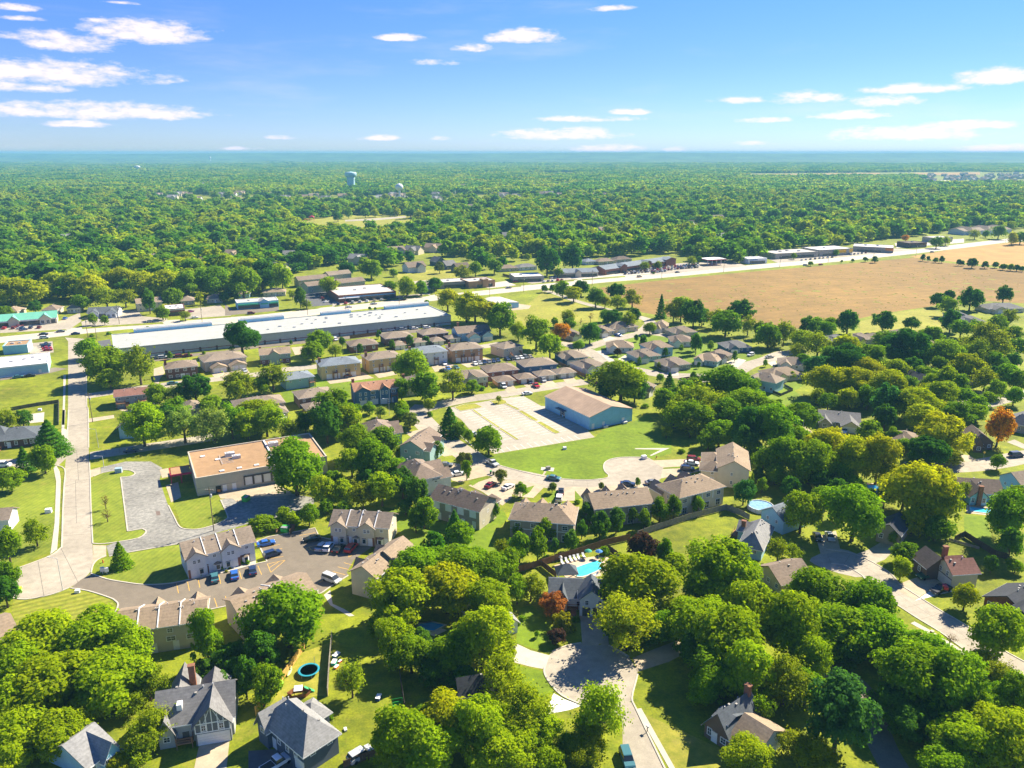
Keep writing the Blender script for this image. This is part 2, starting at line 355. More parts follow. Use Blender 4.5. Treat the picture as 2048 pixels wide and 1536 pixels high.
# fields
flat('field', ['Z',(1188,577),(1300,563),(1483,545),(1665,530),(1830,515),(1850,521),(2060,543),(2200,565),(2200,616),(2048,607),(1974,602),(1900,606),(1854,614),(1759,628),(1715,638),(1667,655),(1585,657),(1510,652),(1418,642),(1325,632),(1285,625),(1255,606)], .008, SOIL, 'bare tan harvested field beside the highway')
flat('field', ['Z',(1819,513),(1921,496),(2023,485),(2200,478),(2200,560),(2060,538),(1850,518)], .006, SOIL2, 'second tan field beyond the hedgerow')
for k, s in enumerate([[(560,449),(610,440),(700,427),(830,430),(834,452),(760,458),(640,462)], [(790,545),(905,535),(915,556),(870,562),(800,566)]]):
    flat('meadow', ['Z'] + s, .02, GRASS_DRY, ('park meadow among the trees below the water towers', 'open meadow behind the shops')[k])
for s in ([(1490,349),(1760,346),(1760,352),(1490,354)], [(1820,346),(1960,345),(1960,350),(1820,351)], [(1050,347),(1150,346),(1150,349),(1050,350)], [(560,320),(620,319),(620,321),(560,322)]):
    flat('field', ['Z'] + s, 1.0, SOIL2, 'far brown field strip in the woods')
wd = MB(); wr = random.Random(31); fp = pts(['Z',(1230,590),(1300,570),(1500,552),(1800,525),(2040,552),(2040,598),(1850,606),(1700,630),(1560,648),(1330,622)])
for _ in range(900):
    q = gp('Z', wr.uniform(1200, 2048), wr.uniform(525, 650)); ins = False; j_ = len(fp) - 1
    for i_ in range(len(fp)):
        if ((fp[i_][1] > q[1]) != (fp[j_][1] > q[1])) and q[0] < (fp[j_][0]-fp[i_][0]) * (q[1]-fp[i_][1]) / (fp[j_][1]-fp[i_][1]) + fp[i_][0]: ins = not ins
        j_ = i_
    if not ins: continue
    r0 = wr.uniform(.3, 1.6) if wr.random() < .85 else wr.uniform(1.5, 4); n_ = 7
    wd.add([(q[0] + r0*wr.uniform(.5, 1.2)*math.cos(k*6.283/n_), q[1] + r0*wr.uniform(.5, 1.2)*math.sin(k*6.283/n_), .012) for k in range(n_)] + [(q[0], q[1], wr.uniform(.15, .5))], [(k, (k+1) % n_, n_) for k in range(n_)])
tag(wd.build('weeds', mat('weed', (.24, .23, .03), .95, .2, 1)), 'yellow green weed tufts scattered over the bare field', 'weeds', kind='stuff')
flat('road', ['Z',(690,440),(760,436),(812,432),(812,435),(760,440),(690,443)], .05, CONC, 'pale path across the park meadow')

# the street on the left with its cul-de-sac
st = flat('street', ['I',(672,470),(674,560),(690,700),(692,1000),'E',(700,0),(706,300),(714,560),(722,800),(736,1060),(742,1200),(735,1260),(705,1305),(640,1365),(560,1410),(400,1470),(200,1505),(95,1492),(62,1430),(75,1345),(112,1275),(250,1220),(400,1160),(480,1100),(492,1060),(500,800),(510,600),(518,450),(530,330),(535,150),(540,0),'I',(545,1000),(545,700),(545,490),(520,460)], .012, CONC, 'long pale concrete street ending in a cul-de-sac')
kerb(st, ['E',(545,0),(538,150),(532,330),(470,385)]); kerb(st, ['E',(440,440),(515,470),(510,600),(500,800),(492,1060),(480,1100),(400,1160),(250,1220),(112,1275),(75,1345)])
kerb(st, ['E',(95,1492),(200,1507),(400,1472),(550,1415)]); kerb(st, ['E',(712,415),(718,560),(725,800),(738,1060)]); kerb(st, ['E',(845,1160),(780,1190),(742,1230),(725,1295)])
kerb(st, ['I',(693,760),(694,1000),'E',(702,0),(706,300)])
# transverse joints and tar lines in the slabs
TAR = mat('tar_line', (.13, .12, .105), .9, .1, 2)
for s in ([(540,140),(700,112)], [(510,610),(720,545)], [(505,780),(615,768)], [(500,1000),(730,985)], [(600,310),(705,318)], [(530,420),(700,400)], [(300,1190),(350,1480)], [(480,1090),(620,1370)], [(610,320),(625,560)], [(600,560),(608,900)]):
    strip('tar_seam', pts(['E'] + s), .09, .013, .02, TAR, st)
sw = flat('sidewalk', ['E',(498,0),(522,0),(512,150),(540,160),(528,335),(440,365),(425,350),(480,320),(490,150)], .06, CONC_LT, 'sidewalk by the cross street')
flat('sidewalk', ['E',(425,455),(450,445),(475,490),(485,560),(472,900),(455,1110),(400,1150),(408,1100),(435,900),(447,570)], .06, CONC_LT, 'sidewalk along the wide lawn')
flat('sidewalk', ['I',(508,760),(528,760),(520,1000),(516,1160),(493,1160),(503,1000)], .06, CONC_LT, 'sidewalk along the open meadow')
road('street', ['E',(715,365),(1000,322),(1380,265),(1700,215)], 8, .010, CONC, 'side street running to the duplexes')
road('street', ['E',(505,405),(250,418),(0,430),(-200,440)], 8.5, .010, CONC, 'side street west of the pines')
flat('driveway', ['E',(706,480),(798,455),(800,500),(740,530),(708,540)], .016, CONC_TAN, 'north apron of the cracked lot')
flat('driveway', ['E',(740,1075),(845,1078),(845,1165),(780,1190),(730,1230),(742,1150)], .016, CONC_TAN, 'south apron of the cracked lot')
# flat-roofed building's cracked lot
lot = flat('parking_lot', ['E',(800,498),(805,455),(1000,410),(1200,410),(1290,460),(1270,560),(1330,740),(1385,850),(1430,930),(1500,950),(1600,945),(1720,910),(1800,870),(1810,840),(1755,715),(1850,690),(1920,640),(2037,610),'F',(100,600),(300,670),(470,700),(460,745),(250,835),(0,890),'E',(1990,900),(1700,985),(1450,1060),(1040,1130),(870,1165),(845,1080),(900,1060),(1100,1022),(1165,968),(1130,945),(1015,965),(960,535),(1030,530),(1075,505),(1030,480),(940,480),(820,500)], .014, ASPH_OLD, 'cracked grey asphalt lot of the flat roofed building')
kerb(lot, ['E',(1340,760),(1385,850),(1430,930),(1500,950),(1600,945),(1720,910),(1800,870),(1810,840),(1755,715)]); kerb(lot, ['E',(738,1062),(800,1066),(900,1056),(1100,1020),(1163,968),(1130,945)])
kerb(lot, ['E',(1130,946),(1015,966)], 0); kerb(lot, ['E',(1015,966),(960,536)], 0); kerb(lot, ['E',(960,535),(1030,530),(1075,505),(1030,480),(940,480),(820,500),(745,528)]); kerb(lot, ['E',(870,1166),(1040,1131),(1450,1061)])
flat('walkway', ['Q',(620,372),(722,345),(748,470),(665,512)], .05, CONC_TAN, 'concrete walkway beside the red canopy')
flat('walkway', ['Q',(570,245),(640,230),(655,300),(590,312)], .05, CONC_TAN, 'concrete pad under the red canopy')
flat('dock_pad', ['Q',(1045,435),(1200,405),(1500,350),(1650,430),(1640,450),(1300,480),(1210,520),(1170,480),(1070,480)], .03, CONC_TAN, 'concrete pad in front of the loading docks')
flat('drain_grate', ['Q',(538,585),(572,582),(578,615),(545,620)], .03, mat('rust_grate', (.2,.15,.12), .8, .2, 2), 'square drain patch in the cracked lot')
# townhouse lot
tl = flat('parking_lot', ['E',(722,1303),(850,1345),(1000,1372),(1150,1390),(1300,1385),(1400,1372),(1530,1345),(1800,1290),(2037,1225),'F',(88,1205),(8,1045),(100,1012),(470,942),(492,990),(575,1032),(700,1068),(920,1092),(850,1140),(780,1190),(722,1290),(735,1315),(600,1400),(505,1462),(470,1420),(250,1450),(0,1510),'A',(1880,232),(1650,282),(1500,330),(1200,360),(925,360),(905,330),(937,240),(915,205),(870,182),(700,128),(560,107),(640,40)], .018, ASPH, 'brown asphalt townhouse parking lot')
kerb(tl, ['E',(722,1300),(850,1345),(1000,1372),(1150,1390),(1300,1385),(1400,1372),(1530,1345),(1800,1290),(2037,1225),'F',(88,1207)]); kerb(tl, ['F',(88,1207),(8,1045),(100,1010),(470,940),(494,990)], 0); kerb(tl, ['A',(560,105),(700,126),(870,180),(917,205),(940,240),(905,332)]); kerb(tl, ['A',(1885,230),(1650,280)], 0); kerb(tl, ['F',(735,1317),(600,1402),(505,1464),(490,1430)])
for s in (['A',(1405,68),(1420,145)],['A',(1492,55),(1507,125)],['A',(1577,35),(1590,100)],['A',(1740,0),(1756,70)],['A',(1905,-30),(1921,30)],['A',(1705,185),(1728,255)],['A',(1793,170),(1814,238)],
          ['F',(345,1000),(475,975)],['F',(368,1062),(480,1038)],['F',(40,1100),(188,1070)],['F',(55,1132),(208,1102)],['F',(88,1186),(218,1165)],['F',(90,1225),(232,1195)],['F',(232,1195),(118,1292)],['F',(90,1225),(118,1292)],['F',(105,1255),(185,1205)],
          ['F',(385,1100),(482,1075)],['F',(482,1075),(470,1122)],['F',(385,1100),(470,1122)],['F',(420,1092),(440,1112)],['F',(15,1240),(45,1310)],['F',(610,1285),(712,1312)],['F',(650,1248),(738,1270)],['F',(700,1215),(772,1236)],['F',(595,1140),(630,1085)],['F',(690,1140),(715,1100)],['F',(740,1145),(738,1172)],['F',(738,1172),(800,1130)],['F',(480,1385),(545,1350)],['F',(540,1125),(575,1090)]):
    strip('paint_line', pts(s), .13, .02, .026, PAINT_Y, tl)
flat('sidewalk', ['F',(500,1010),(590,1025),(700,1045),(920,1072),(915,1090),(700,1066),(575,1032)], .12, CONC_LT, 'walk in front of the middle townhouse row')
flat('sidewalk', ['E',(1540,1325),(1800,1268),(2037,1200),(2037,1222),(1800,1288),(1535,1344)], .12, CONC_LT, 'walk in front of the west townhouse row')
flat('path', ['B',(540,160),(590,120),(610,230),(700,270),(785,325),(740,330),(640,270),(590,240)], .03, CONC_LT, 'narrow concrete drain path beside the tan gable')
# duplex street, warehouse street, court
road('street', ['I',(690,930),(1000,882),(1380,832),(1660,800),(1850,780),(2048,757),'J',(440,722),(600,705),(750,690),(1100,650),(1480,600),(1790,562),'K',(280,530),(420,505)], 8, .012, CONC, 'duplex street lined with small apartment blocks', kerb=False)
cst = road('street', ['J',(1560,1040),(1660,1010),(1940,952),'K',(350,925),(700,868),(1000,825),(1090,812)], 8.5, .014, CONC, 'street behind the warehouse parking lot')
dst = road('street', ['J',(1600,1000),(1545,1060),'F',(1300,55),(1400,160),(1560,275),(1720,385),(1890,482),'P',(900,925),(1200,985),(1450,1008),(1720,1000)], 9, .013, CONC, 'curving court street in front of the townhouses', kerb=False)
kerb(dst, ['F',(1590,175),(1700,270),(1800,360),(1890,415),'P',(660,812),(820,857),(1100,922),(1400,952),(1640,948)])
court = flat('court', ['G',(640,556),(750,545),(768,520),(740,490),(730,450),(745,415),(800,390),(900,378),(1050,380),(1150,410),(1200,460),(1205,520),(1140,575),(980,615),(800,640),(640,640)], .017, CONC, 'round concrete court at the end of the townhouse street', smooth=2)
kerb(court, ['G',(640,555),(750,543),(768,520),(740,490),(728,450),(745,413),(800,388),(900,376),(1050,378),(1100,392)])
# drives of the court townhouses
for k, s in enumerate([['F',(1190,180),(1330,150),(1400,210),(1230,215)], ['F',(1330,290),(1480,270),(1630,350),(1500,370),(1400,330)], ['F',(1480,440),(1560,420),(1790,450),(1850,520),(1620,575),(1560,560)],
          ['F',(1690,600),(1900,530),(2037,640),(2037,700),(1960,760),(1800,650)], ['G',(-100,560),(50,560),(270,600),(170,700),(60,690),(-80,640)], ['G',(350,620),(500,610),(640,620),(600,680),(500,720),(330,730)],
          ['G',(560,620),(1120,580),(1150,640),(1000,660),(590,690)], ['G',(1110,402),(1400,390),(1500,400),(1500,450),(1200,460)], ['G',(1200,470),(1340,465),(1520,480),(1400,510),(1180,545)]]):
    flat('driveway', s, .02 + .001 * k, CONC_TAN, 'shared concrete driveway of the court townhouses')
flat('lawn', ['G',(500,640),(555,700),(500,725)], .03, GRASS_RICH, 'grass wedge between townhouse driveways'); flat('lawn', ['F',(1690,570),(1840,530),(1720,605)], .03, GRASS_RICH, 'small grass wedge beside the court driveway')
flat('lawn', ['G',(275,680),(345,640),(370,650),(335,735),(280,715)], .03, GRASS_RICH, 'grass strip under a young court tree'); flat('lawn', ['G',(90,625),(180,600),(140,655),(80,690)], .03, GRASS_RICH, 'grass wedge beside a round court tree')
flat('lawn', ['G',(1205,458),(1360,448),(1470,452),(1400,462),(1230,464)], .03, GRASS_RICH, 'grass strip between two court driveways')
flat('utility_pad', ['P',(1060,830),(1185,838),(1175,872),(1055,858)], .05, CONC_LT, 'small concrete pad in the court lawn'); flat('path', ['P',(1090,868),(1110,872),(1078,920),(1062,916)], .04, CONC_TAN, 'short path from the pad to the court street')
flat('path', ['G',(975,305),(1255,303),(1110,365),(1095,362),(1185,316),(985,312)], .04, CONC_LT, 'bent concrete path in the lawn behind the court')
# warehouse lot
wl = flat('parking_lot', ['P',(610,705),(1570,545),(1515,495),(1500,470),(1105,250),(1060,248),(890,152),(700,172),(480,212),(250,250),(150,275),(300,380),(420,520)], .016, mat('concrete_lot', (.40,.36,.285), .9, .08, .5, big=.1), 'concrete parking lot of the blue warehouse')
for s in ([(230,260),(330,232),(430,225),(498,255),(480,265),(290,297)], [(400,287),(422,282),(500,340),(480,345)], [(490,352),(515,350),(668,450),(645,456)], [(655,465),(680,460),(848,565),(820,572)], [(572,200),(690,185),(725,200),(735,225),(630,242)],
          [(735,222),(858,278),(830,286),(715,232)], [(838,297),(880,292),(1032,382),(1010,393),(965,377)], [(1015,404),(1060,398),(1242,500),(1200,514),(1165,500)]):
    p = pts(['P'] + s); isl = sheet_poly('planting_island', p, .10, GRASS_DRY, wl)
    strip('kerb', p + [p[0]], .25, .01, .12, CONC_LT, wl)
def stalls(a, b, side, n=None, ln=5.0, sp=2.75, parent=wl, mt=PAINT_W, off=0):
    A = gp('P', *a); B = gp('P', *b); u = (B - A); Ln = np.linalg.norm(u); u /= Ln; v = np.array([-u[1], u[0]]) * side
    for k in range(int(Ln / sp) + 1):
        q = A + u * (k * sp) + v * off; strip('paint_line', [q, q + v * ln], .14, .018, .024, mt, parent)
stalls((640,700),(1490,556),1, ln=4.6); stalls((405,290),(835,572),1, ln=4.8, off=.9); stalls((405,290),(835,572),-1, ln=4.8, off=.9)
stalls((720,232),(1190,510),1, ln=4.8, off=.9); stalls((720,232),(1190,510),-1, ln=4.8, off=.9); stalls((745,165),(1300,470),1, ln=4.2, off=1.0)
# bottom cul-de-sac
cds = flat('street', ['C',(260,740),(280,650),(340,600),(430,565),(560,540),(750,545),(850,600),(930,650),(1000,760),(985,850),(955,980),(985,1060),(1100,1300),(1230,1570),(965,1570),(880,1380),(880,1200),(860,1120),(700,1080),(520,1020),(400,960),(310,870),(262,790)], .013, CONC, 'pale cul-de-sac dappled by tree shade')
kerb(cds, ['C',(550,1030),(400,962),(310,872),(260,790),(258,735)]); kerb(cds, ['C',(1000,790),(985,850),(955,980),(985,1060),(1100,1300),(1230,1570)]); kerb(cds, ['C',(770,560),(850,602),(930,650)]); kerb(cds, ['C',(320,610),(430,565),(550,540)])
flat('driveway', ['B',(1880,640),(2037,520),'C',(0,530),(150,600),(300,640),(262,750),(150,730),(0,690)], .02, CONC_LT, 'pale driveway left of the shaded cul-de-sac')
flat('driveway', ['C',(545,365),(535,330),(740,300),(765,480),(770,560),(560,562)], .021, CONC_TAN, 'tan driveway up to the white house')
flat('driveway', ['C',(960,660),(1130,590),(1440,470),(1500,560),(1250,690),(1000,770)], .020, CONC_TAN, 'shaded driveway right of the cul-de-sac')
flat('driveway', ['C',(265,1112),(330,940),(420,990),(555,1040),(450,1075)], .022, CONC_WHITE, 'new white concrete driveway slab')
flat('sidewalk', ['C',(985,1068),(1028,1060),(1310,1560),(1262,1560)], .05, CONC_LT, 'sidewalk along the street below the cul-de-sac')
# right street
rst = road('street', ['H',(480,1165),(650,1190),(850,1300),'D',(930,80),(1060,170),(1260,300),(1480,432),(1720,600),(2000,760),(2250,900)], 7.2, .012, CONC, 'right hand residential street in dappled shade', kerb=True)
flat('street', ['H',(330,1200),(400,1150),(560,1100),(720,1150),(860,1220),(900,1300),(700,1330),(450,1260)], .014, CONC, 'shaded bulb of the right hand street', smooth=2)
flat('driveway', ['H',(690,1150),(800,1110),(900,1050),(1040,1080),(930,1190),(830,1230)], .018, CONC, 'shaded driveway of the brown sided house')
flat('driveway', ['H',(380,1010),(540,960),(580,1130),(420,1150)], .018, CONC_TAN, 'shaded driveway with two parked cars')
flat('driveway', ['D',(1010,82),(1150,30),(1250,0),(1420,70),(1290,122),(1168,198),(1060,140)], .019, CONC_TAN, 'tan driveway of the brown roofed house'); flat('driveway', ['D',(1170,205),(1292,125),(1440,100),(1475,130)], .024, CONC_WHITE, 'white slab with the parked pickup')
road('sidewalk', ['D',(1150,378),(1330,480),(1520,600),(1700,715),(1900,850)], 1.4, .05, CONC_LT, 'sidewalk on the near side of the right hand street')
road('street', ['D',(480,760),(640,830),(760,950),(830,1150),(930,1400),(1050,1600)], 5, .012, ASPH, 'narrow lane in deep tree shade')
flat('driveway', ['A',(1590,1330),(1830,1280),(1800,1560),(1540,1560)], .02, CONC_TAN, 'tan driveway of the half timbered house')
flat('driveway', ['B',(-60,1400),(240,1380),(370,1536),(200,1600),(-60,1600)], .02, ASPH_DK, 'dark driveway beside the grey hipped house')
# right upper roads
road('street', ['H',(1150,400),(1300,450),(1550,450),(1800,420),(2037,372),(2300,330)], 9, .012, CONC, 'street between the wooded houses', kerb=False)
flat('driveway', ['H',(1900,255),(1960,235),(2100,300),(2100,330),(2037,310)], .02, CONC, 'driveway by the dark house'); flat('driveway', ['H',(1500,350),(1600,360),(1660,400),(1560,415)], .02, CONC_TAN, 'short driveway by the yellow trees')
flat('driveway', ['H',(275,245),(330,205),(440,190),(520,215),(560,190),(640,180),(600,215),(520,260),(300,265)], .02, CONC, 'pale paving beside the parked white cars')
road('path', ['H',(275,135),(320,170),(350,205)], 2.5, .02, CONC_TAN, 'curved tan path')
road('street', ['L',(1540,770),(1640,745),(1780,735),(1960,690),(2100,660)], 8, .012, CONC, 'street behind the orange tree'); road('street', ['L',(1600,700),(1690,690),(1740,700),(1720,740)], 7, .013, CONC, 'short lane among the trees')
flat('driveway', ['L',(1770,655),(1800,650),(1880,690),(1850,700)], .02, CONC_TAN, 'tan drive among the olive trees'); flat('driveway', ['L',(1320,640),(1350,635),(1390,660),(1360,680)], .02, CONC_LT, 'pale drive beside yellow trees')
# new subdivision
road('street', ['K',(870,505),(960,520),(1060,550),(1180,610),(1330,680),(1540,730),(1750,762),(2048,775),'L',(60,590),(180,582),(330,550),(430,500),(540,468),(640,430),(760,425)], 9, .012, CONC, 'winding street of the new subdivision')
road('street', ['K',(1100,540),(1250,492),(1400,455),(1560,425),(1720,440),(1780,455)], 8.5, .013, CONC, 'upper street of the new subdivision'); road('street', ['K',(1500,440),(1600,350),(1560,310),(1440,280)], 7, .012, CONC, 'lane climbing past the shade trees')
road('road', ['K',(760,85),(850,110),(1000,165),(1180,215),(1300,245)], 6, .012, CONC, 'lane under the row of field trees')
for k, s in enumerate((['K',(1160,570),(1240,560),(1330,580),(1230,600)], ['K',(1330,640),(1400,600),(1450,640),(1400,660)], ['K',(1735,725),(1825,725),(1830,765),(1735,765)], ['K',(1200,450),(1260,440),(1330,470),(1240,490)], ['L',(300,480),(370,460),(420,470),(360,520)], ['L',(540,485),(590,475),(600,500),(570,505)], ['K',(1180,580),(1240,595),(1350,660),(1300,670)])):
    flat('driveway', s, .022 + .001 * k, CONC_LT, 'pale driveway in the new subdivision')
for k, s in enumerate((['K',(400,840),(480,820),(550,890),(470,905)], ['K',(560,820),(640,805),(700,860),(640,875)], ['K',(690,795),(790,780),(870,850),(770,862)], ['K',(880,770),(960,755),(1030,820),(940,835)])):
    flat('driveway', s, .022 + .001 * k, CONC_TAN, 'tan driveway facing the warehouse street')
for k, s in enumerate((['I',(1230,710),(1300,690),(1320,740),(1280,790),(1270,830),(1230,820)], ['I',(1680,735),(1810,715),(1850,760),(1720,785)], ['I',(1830,720),(1970,700),(2000,745),(1870,765)], ['J',(530,540),(630,530),(640,590),(560,600)], ['J',(800,790),(1100,735),(1190,785),(840,832)], ['J',(1190,750),(1330,725),(1380,755),(1230,785)], ['J',(1650,690),(1780,660),(1880,700),(1680,735)], ['K',(60,655),(280,620),(400,660),(140,700)], ['K',(430,610),(590,600),(680,620),(500,650)], ['I',(700,1110),(910,1080),(915,1105),(705,1140)], ['I',(920,1020),(1250,990),(1290,1050),(1000,1060)], ['I',(1320,860),(1660,830),(1670,845),(1400,880)])):
    flat('driveway', s, .024 + .001 * k, CONC_TAN, 'concrete apron beside the apartment blocks')
# highway and shop lots
hw = road('highway', ['Z',(-150,694),(25,676),(250,652),(375,645),(500,638),(625,624),(760,608),(880,594),(992,582),(1060,575),(1197,561),(1300,553),(1483,536),(1665,520),(1848,501),(2023,480),(2200,462)], 21, .014, CONC_LT, 'broad pale highway crossing behind the shops', smooth=3)
hp = pts(['Z',(-150,694),(25,676),(250,652),(375,645),(500,638),(625,624),(760,608),(880,594),(992,582),(1060,575),(1197,561),(1300,553),(1483,536),(1665,520),(1848,501),(2023,480)], 0, 3, False)
l_, r_ = ribbon_pts(hp, 4.0); strip('paint_line', l_, .2, .016, .024, PAINT_Y, hw); strip('paint_line', r_, .2, .016, .024, PAINT_Y, hw)
for k, (mt, s) in enumerate(((CONC, ['I',(0,345),(470,330),(640,262),(650,330),(560,395),(0,432)]), (CONC, ['I',(650,335),(960,240),(1100,240),(1140,290),(1350,310),(1300,340),(660,380)]), (CONC, ['I',(1480,235),(1700,210),(1760,200),(1850,285),(1480,318)]),
                (ASPH, ['J',(0,190),(60,235),(430,195),(430,245),(0,285)]), (ASPH_DK, ['J',(500,95),(620,90),(800,90),(930,165),(850,200),(700,212),(600,190)]), (CONC, ['J',(860,175),(1400,125),(1640,105),(1640,128),(860,212)]),
                (CONC_LT, ['N',(880,850),(1060,825),(1120,850),(960,868)]), (CONC, ['N',(1180,835),(1420,800),(1460,815),(1220,842)]), (CONC_LT, ['N',(1390,805),(1600,775),(2048,725),(2048,770),(1500,820)]), (CONC, ['O',(0,690),(420,652),(530,690),(0,742)]),
                (CONC, ['O',(640,650),(950,620),(1250,590),(1470,600),(700,672)]), (CONC_LT, ['O',(1340,565),(1720,540),(1720,562),(1350,592)]), (CONC, ['I',(230,500),(420,490),(430,580),(240,590)]), (ASPH, ['I',(0,770),(440,700),(540,710),(400,745),(0,805)]),
                (ASPH_DK, ['I',(780,490),(880,475),(900,570),(820,570)]), (ASPH, ['I',(1160,625),(1800,565),'J',(270,510),(1000,440),(1800,370),(1810,395),(1000,470),(270,545),'I',(1180,660)]), (CONC, ['N',(520,830),(600,820),(640,870),(540,890)]), (CONC, ['J',(1500,10),(1640,0),(1700,60),(1620,80)]))):
    flat('parking_lot', s, .026 + .002 * k, mt, 'paved lot of the shops along the highway')
for s in (['I',(0,425),(520,395),(540,402),(0,455)], ['I',(655,378),(1300,338),(1310,350),(660,392)], ['I',(1440,315),(1850,285),(1850,298),(1440,328)], ['J',(520,240),(700,222),(760,228),(540,252)], ['J',(860,210),(1620,115),(1640,128),(880,216)], ['N',(650,900),(1140,850),(1150,858),(680,905)], ['N',(1200,842),(1450,818),(1460,826),(1210,848)], ['N',(1500,815),(1750,795),(1760,802),(1510,822)], ['I',(220,500),(515,475),(518,560),(440,580),(425,490),(230,508)]):
    flat('verge', s, .07, GRASS, 'grass verge beside the highway')
flat('sand_court', ['I',(190,1080),(355,1058),(350,1135),(240,1145)], .03, CONC_LT, 'pale slab in the open meadow')
flat('dirt_pad', ['K',(385,245),(550,190),(650,205),(630,230),(440,250)], .02, CONC_TAN, 'pale dirt yard around the metal shed')
for s in (['Z',(1838,352),(1850,352),(1872,362),(1900,360),(1890,366),(1860,366)],): flat('road', s, 1.0, CONC_LT, 'pale road curve in the far suburb')
# ------------------------------------------------------------------ trees
def leaf_material(name, far=False):
    mt = bpy.data.materials.new(name); mt.use_nodes = True; nt = mt.node_tree; N = nt.nodes; L = nt.links; N.clear()
    oi = N.new('ShaderNodeObjectInfo'); at = N.new('ShaderNodeAttribute'); at.attribute_name = 'leafvar'
    if far:
        cr = N.new('ShaderNodeValToRGB'); L.new(oi.outputs['Random'], cr.inputs[0]); e = cr.color_ramp.elements
        e[0].position = 0; e[0].color = (.060, .165, .014, 1); e[1].position = 1; e[1].color = (.33, .36, .010, 1)
        for p, c in ((.25, (.110, .240, .012, 1)), (.55, (.200, .310, .011, 1)), (.8, (.280, .350, .010, 1))):
            k = e.new(p); k.color = c
        g0 = N.new('ShaderNodeNewGeometry'); t0 = N.new('ShaderNodeTexNoise'); t0.inputs['Scale'].default_value = .006; t0.inputs['Detail'].default_value = 3; L.new(g0.outputs['Position'], t0.inputs['Vector'])
        a0 = N.new('ShaderNodeMath'); a0.operation = 'MULTIPLY_ADD'; L.new(t0.outputs['Fac'], a0.inputs[0]); a0.inputs[1].default_value = 1.5; a0.inputs[2].default_value = -.75
        a1 = N.new('ShaderNodeMath'); a1.operation = 'ADD'; a1.use_clamp = True; L.new(a0.outputs[0], a1.inputs[0]); L.new(oi.outputs['Random'], a1.inputs[1]); L.new(a1.outputs[0], cr.inputs[0])
        col = cr.outputs[0]
    else: col = oi.outputs['Color']
    geo = N.new('ShaderNodeNewGeometry'); tn = N.new('ShaderNodeTexNoise'); tn.inputs['Scale'].default_value = .35; tn.inputs['Detail'].default_value = 3
    L.new(geo.outputs['Position'], tn.inputs['Vector'])
    ad = N.new('ShaderNodeMath'); ad.operation = 'ADD'; L.new(at.outputs['Fac'], ad.inputs[0]); L.new(tn.outputs['Fac'], ad.inputs[1])
    rp = N.new('ShaderNodeMapRange'); L.new(ad.outputs[0], rp.inputs[0]); rp.inputs[1].default_value = .35; rp.inputs[2].default_value = 1.45
    mu = N.new('ShaderNodeMix'); mu.data_type = 'RGBA'; mu.blend_type = 'MULTIPLY'; mu.inputs[0].default_value = 1; L.new(col, mu.inputs[6])
    rm = N.new('ShaderNodeMix'); rm.data_type = 'RGBA'; L.new(rp.outputs[0], rm.inputs[0]); rm.inputs[6].default_value = (.55, .72, .80, 1); rm.inputs[7].default_value = (1.36, 1.34, .9, 1)
    L.new(rm.outputs[2], mu.inputs[7])
    df = N.new('ShaderNodeBsdfDiffuse'); tr = N.new('ShaderNodeBsdfTranslucent'); L.new(mu.outputs[2], df.inputs[0])
    t2 = N.new('ShaderNodeMix'); t2.data_type = 'RGBA'; t2.blend_type = 'MULTIPLY'; t2.inputs[0].default_value = 1; L.new(mu.outputs[2], t2.inputs[6]); t2.inputs[7].default_value = (1.2, 1.25, .5, 1)
    L.new(t2.outputs[2], tr.inputs[0])
    mx = N.new('ShaderNodeMixShader'); mx.inputs[0].default_value = .52; L.new(df.outputs[0], mx.inputs[1]); L.new(tr.outputs[0], mx.inputs[2])
    out = N.new('ShaderNodeOutputMaterial'); L.new(mx.outputs[0], out.inputs[0])
    return mt
LEAF = leaf_material('leaf'); LEAF_FAR = leaf_material('leaf_far', True)
BARK = mat('bark', (.12, .085, .055), .95, .2, 3)

def leaves_mesh(name, C, Nrm, size, rg, mt, aspect=1.35):
    n = len(C); a = rg.normal(size=(n, 3)); a -= (a * Nrm).sum(1, keepdims=True) * Nrm; a /= np.linalg.norm(a, axis=1, keepdims=True) + 1e-9
    b = np.cross(Nrm, a); s = size * rg.uniform(.6, 1.35, (n, 1)); 
    q = np.stack([C - a*s*aspect, C - b*s + Nrm*s*.15, C + a*s*aspect, C + b*s + Nrm*s*.15], 1).reshape(-1, 3)
    me = bpy.data.meshes.new(name); me.vertices.add(4*n); me.vertices.foreach_set('co', q.astype(np.float32).ravel())
    me.loops.add(4*n); me.loops.foreach_set('vertex_index', np.arange(4*n, dtype=np.int32)); me.polygons.add(n)
    me.polygons.foreach_set('loop_start', np.arange(0, 4*n, 4, dtype=np.int32)); me.polygons.foreach_set('loop_total', np.full(n, 4, dtype=np.int32))
    me.update(); at = me.attributes.new('leafvar', 'FLOAT', 'POINT'); at.data.foreach_set('value', np.repeat(rg.uniform(0, 1, n), 4).astype(np.float32))
    me.materials.append(mt); return me
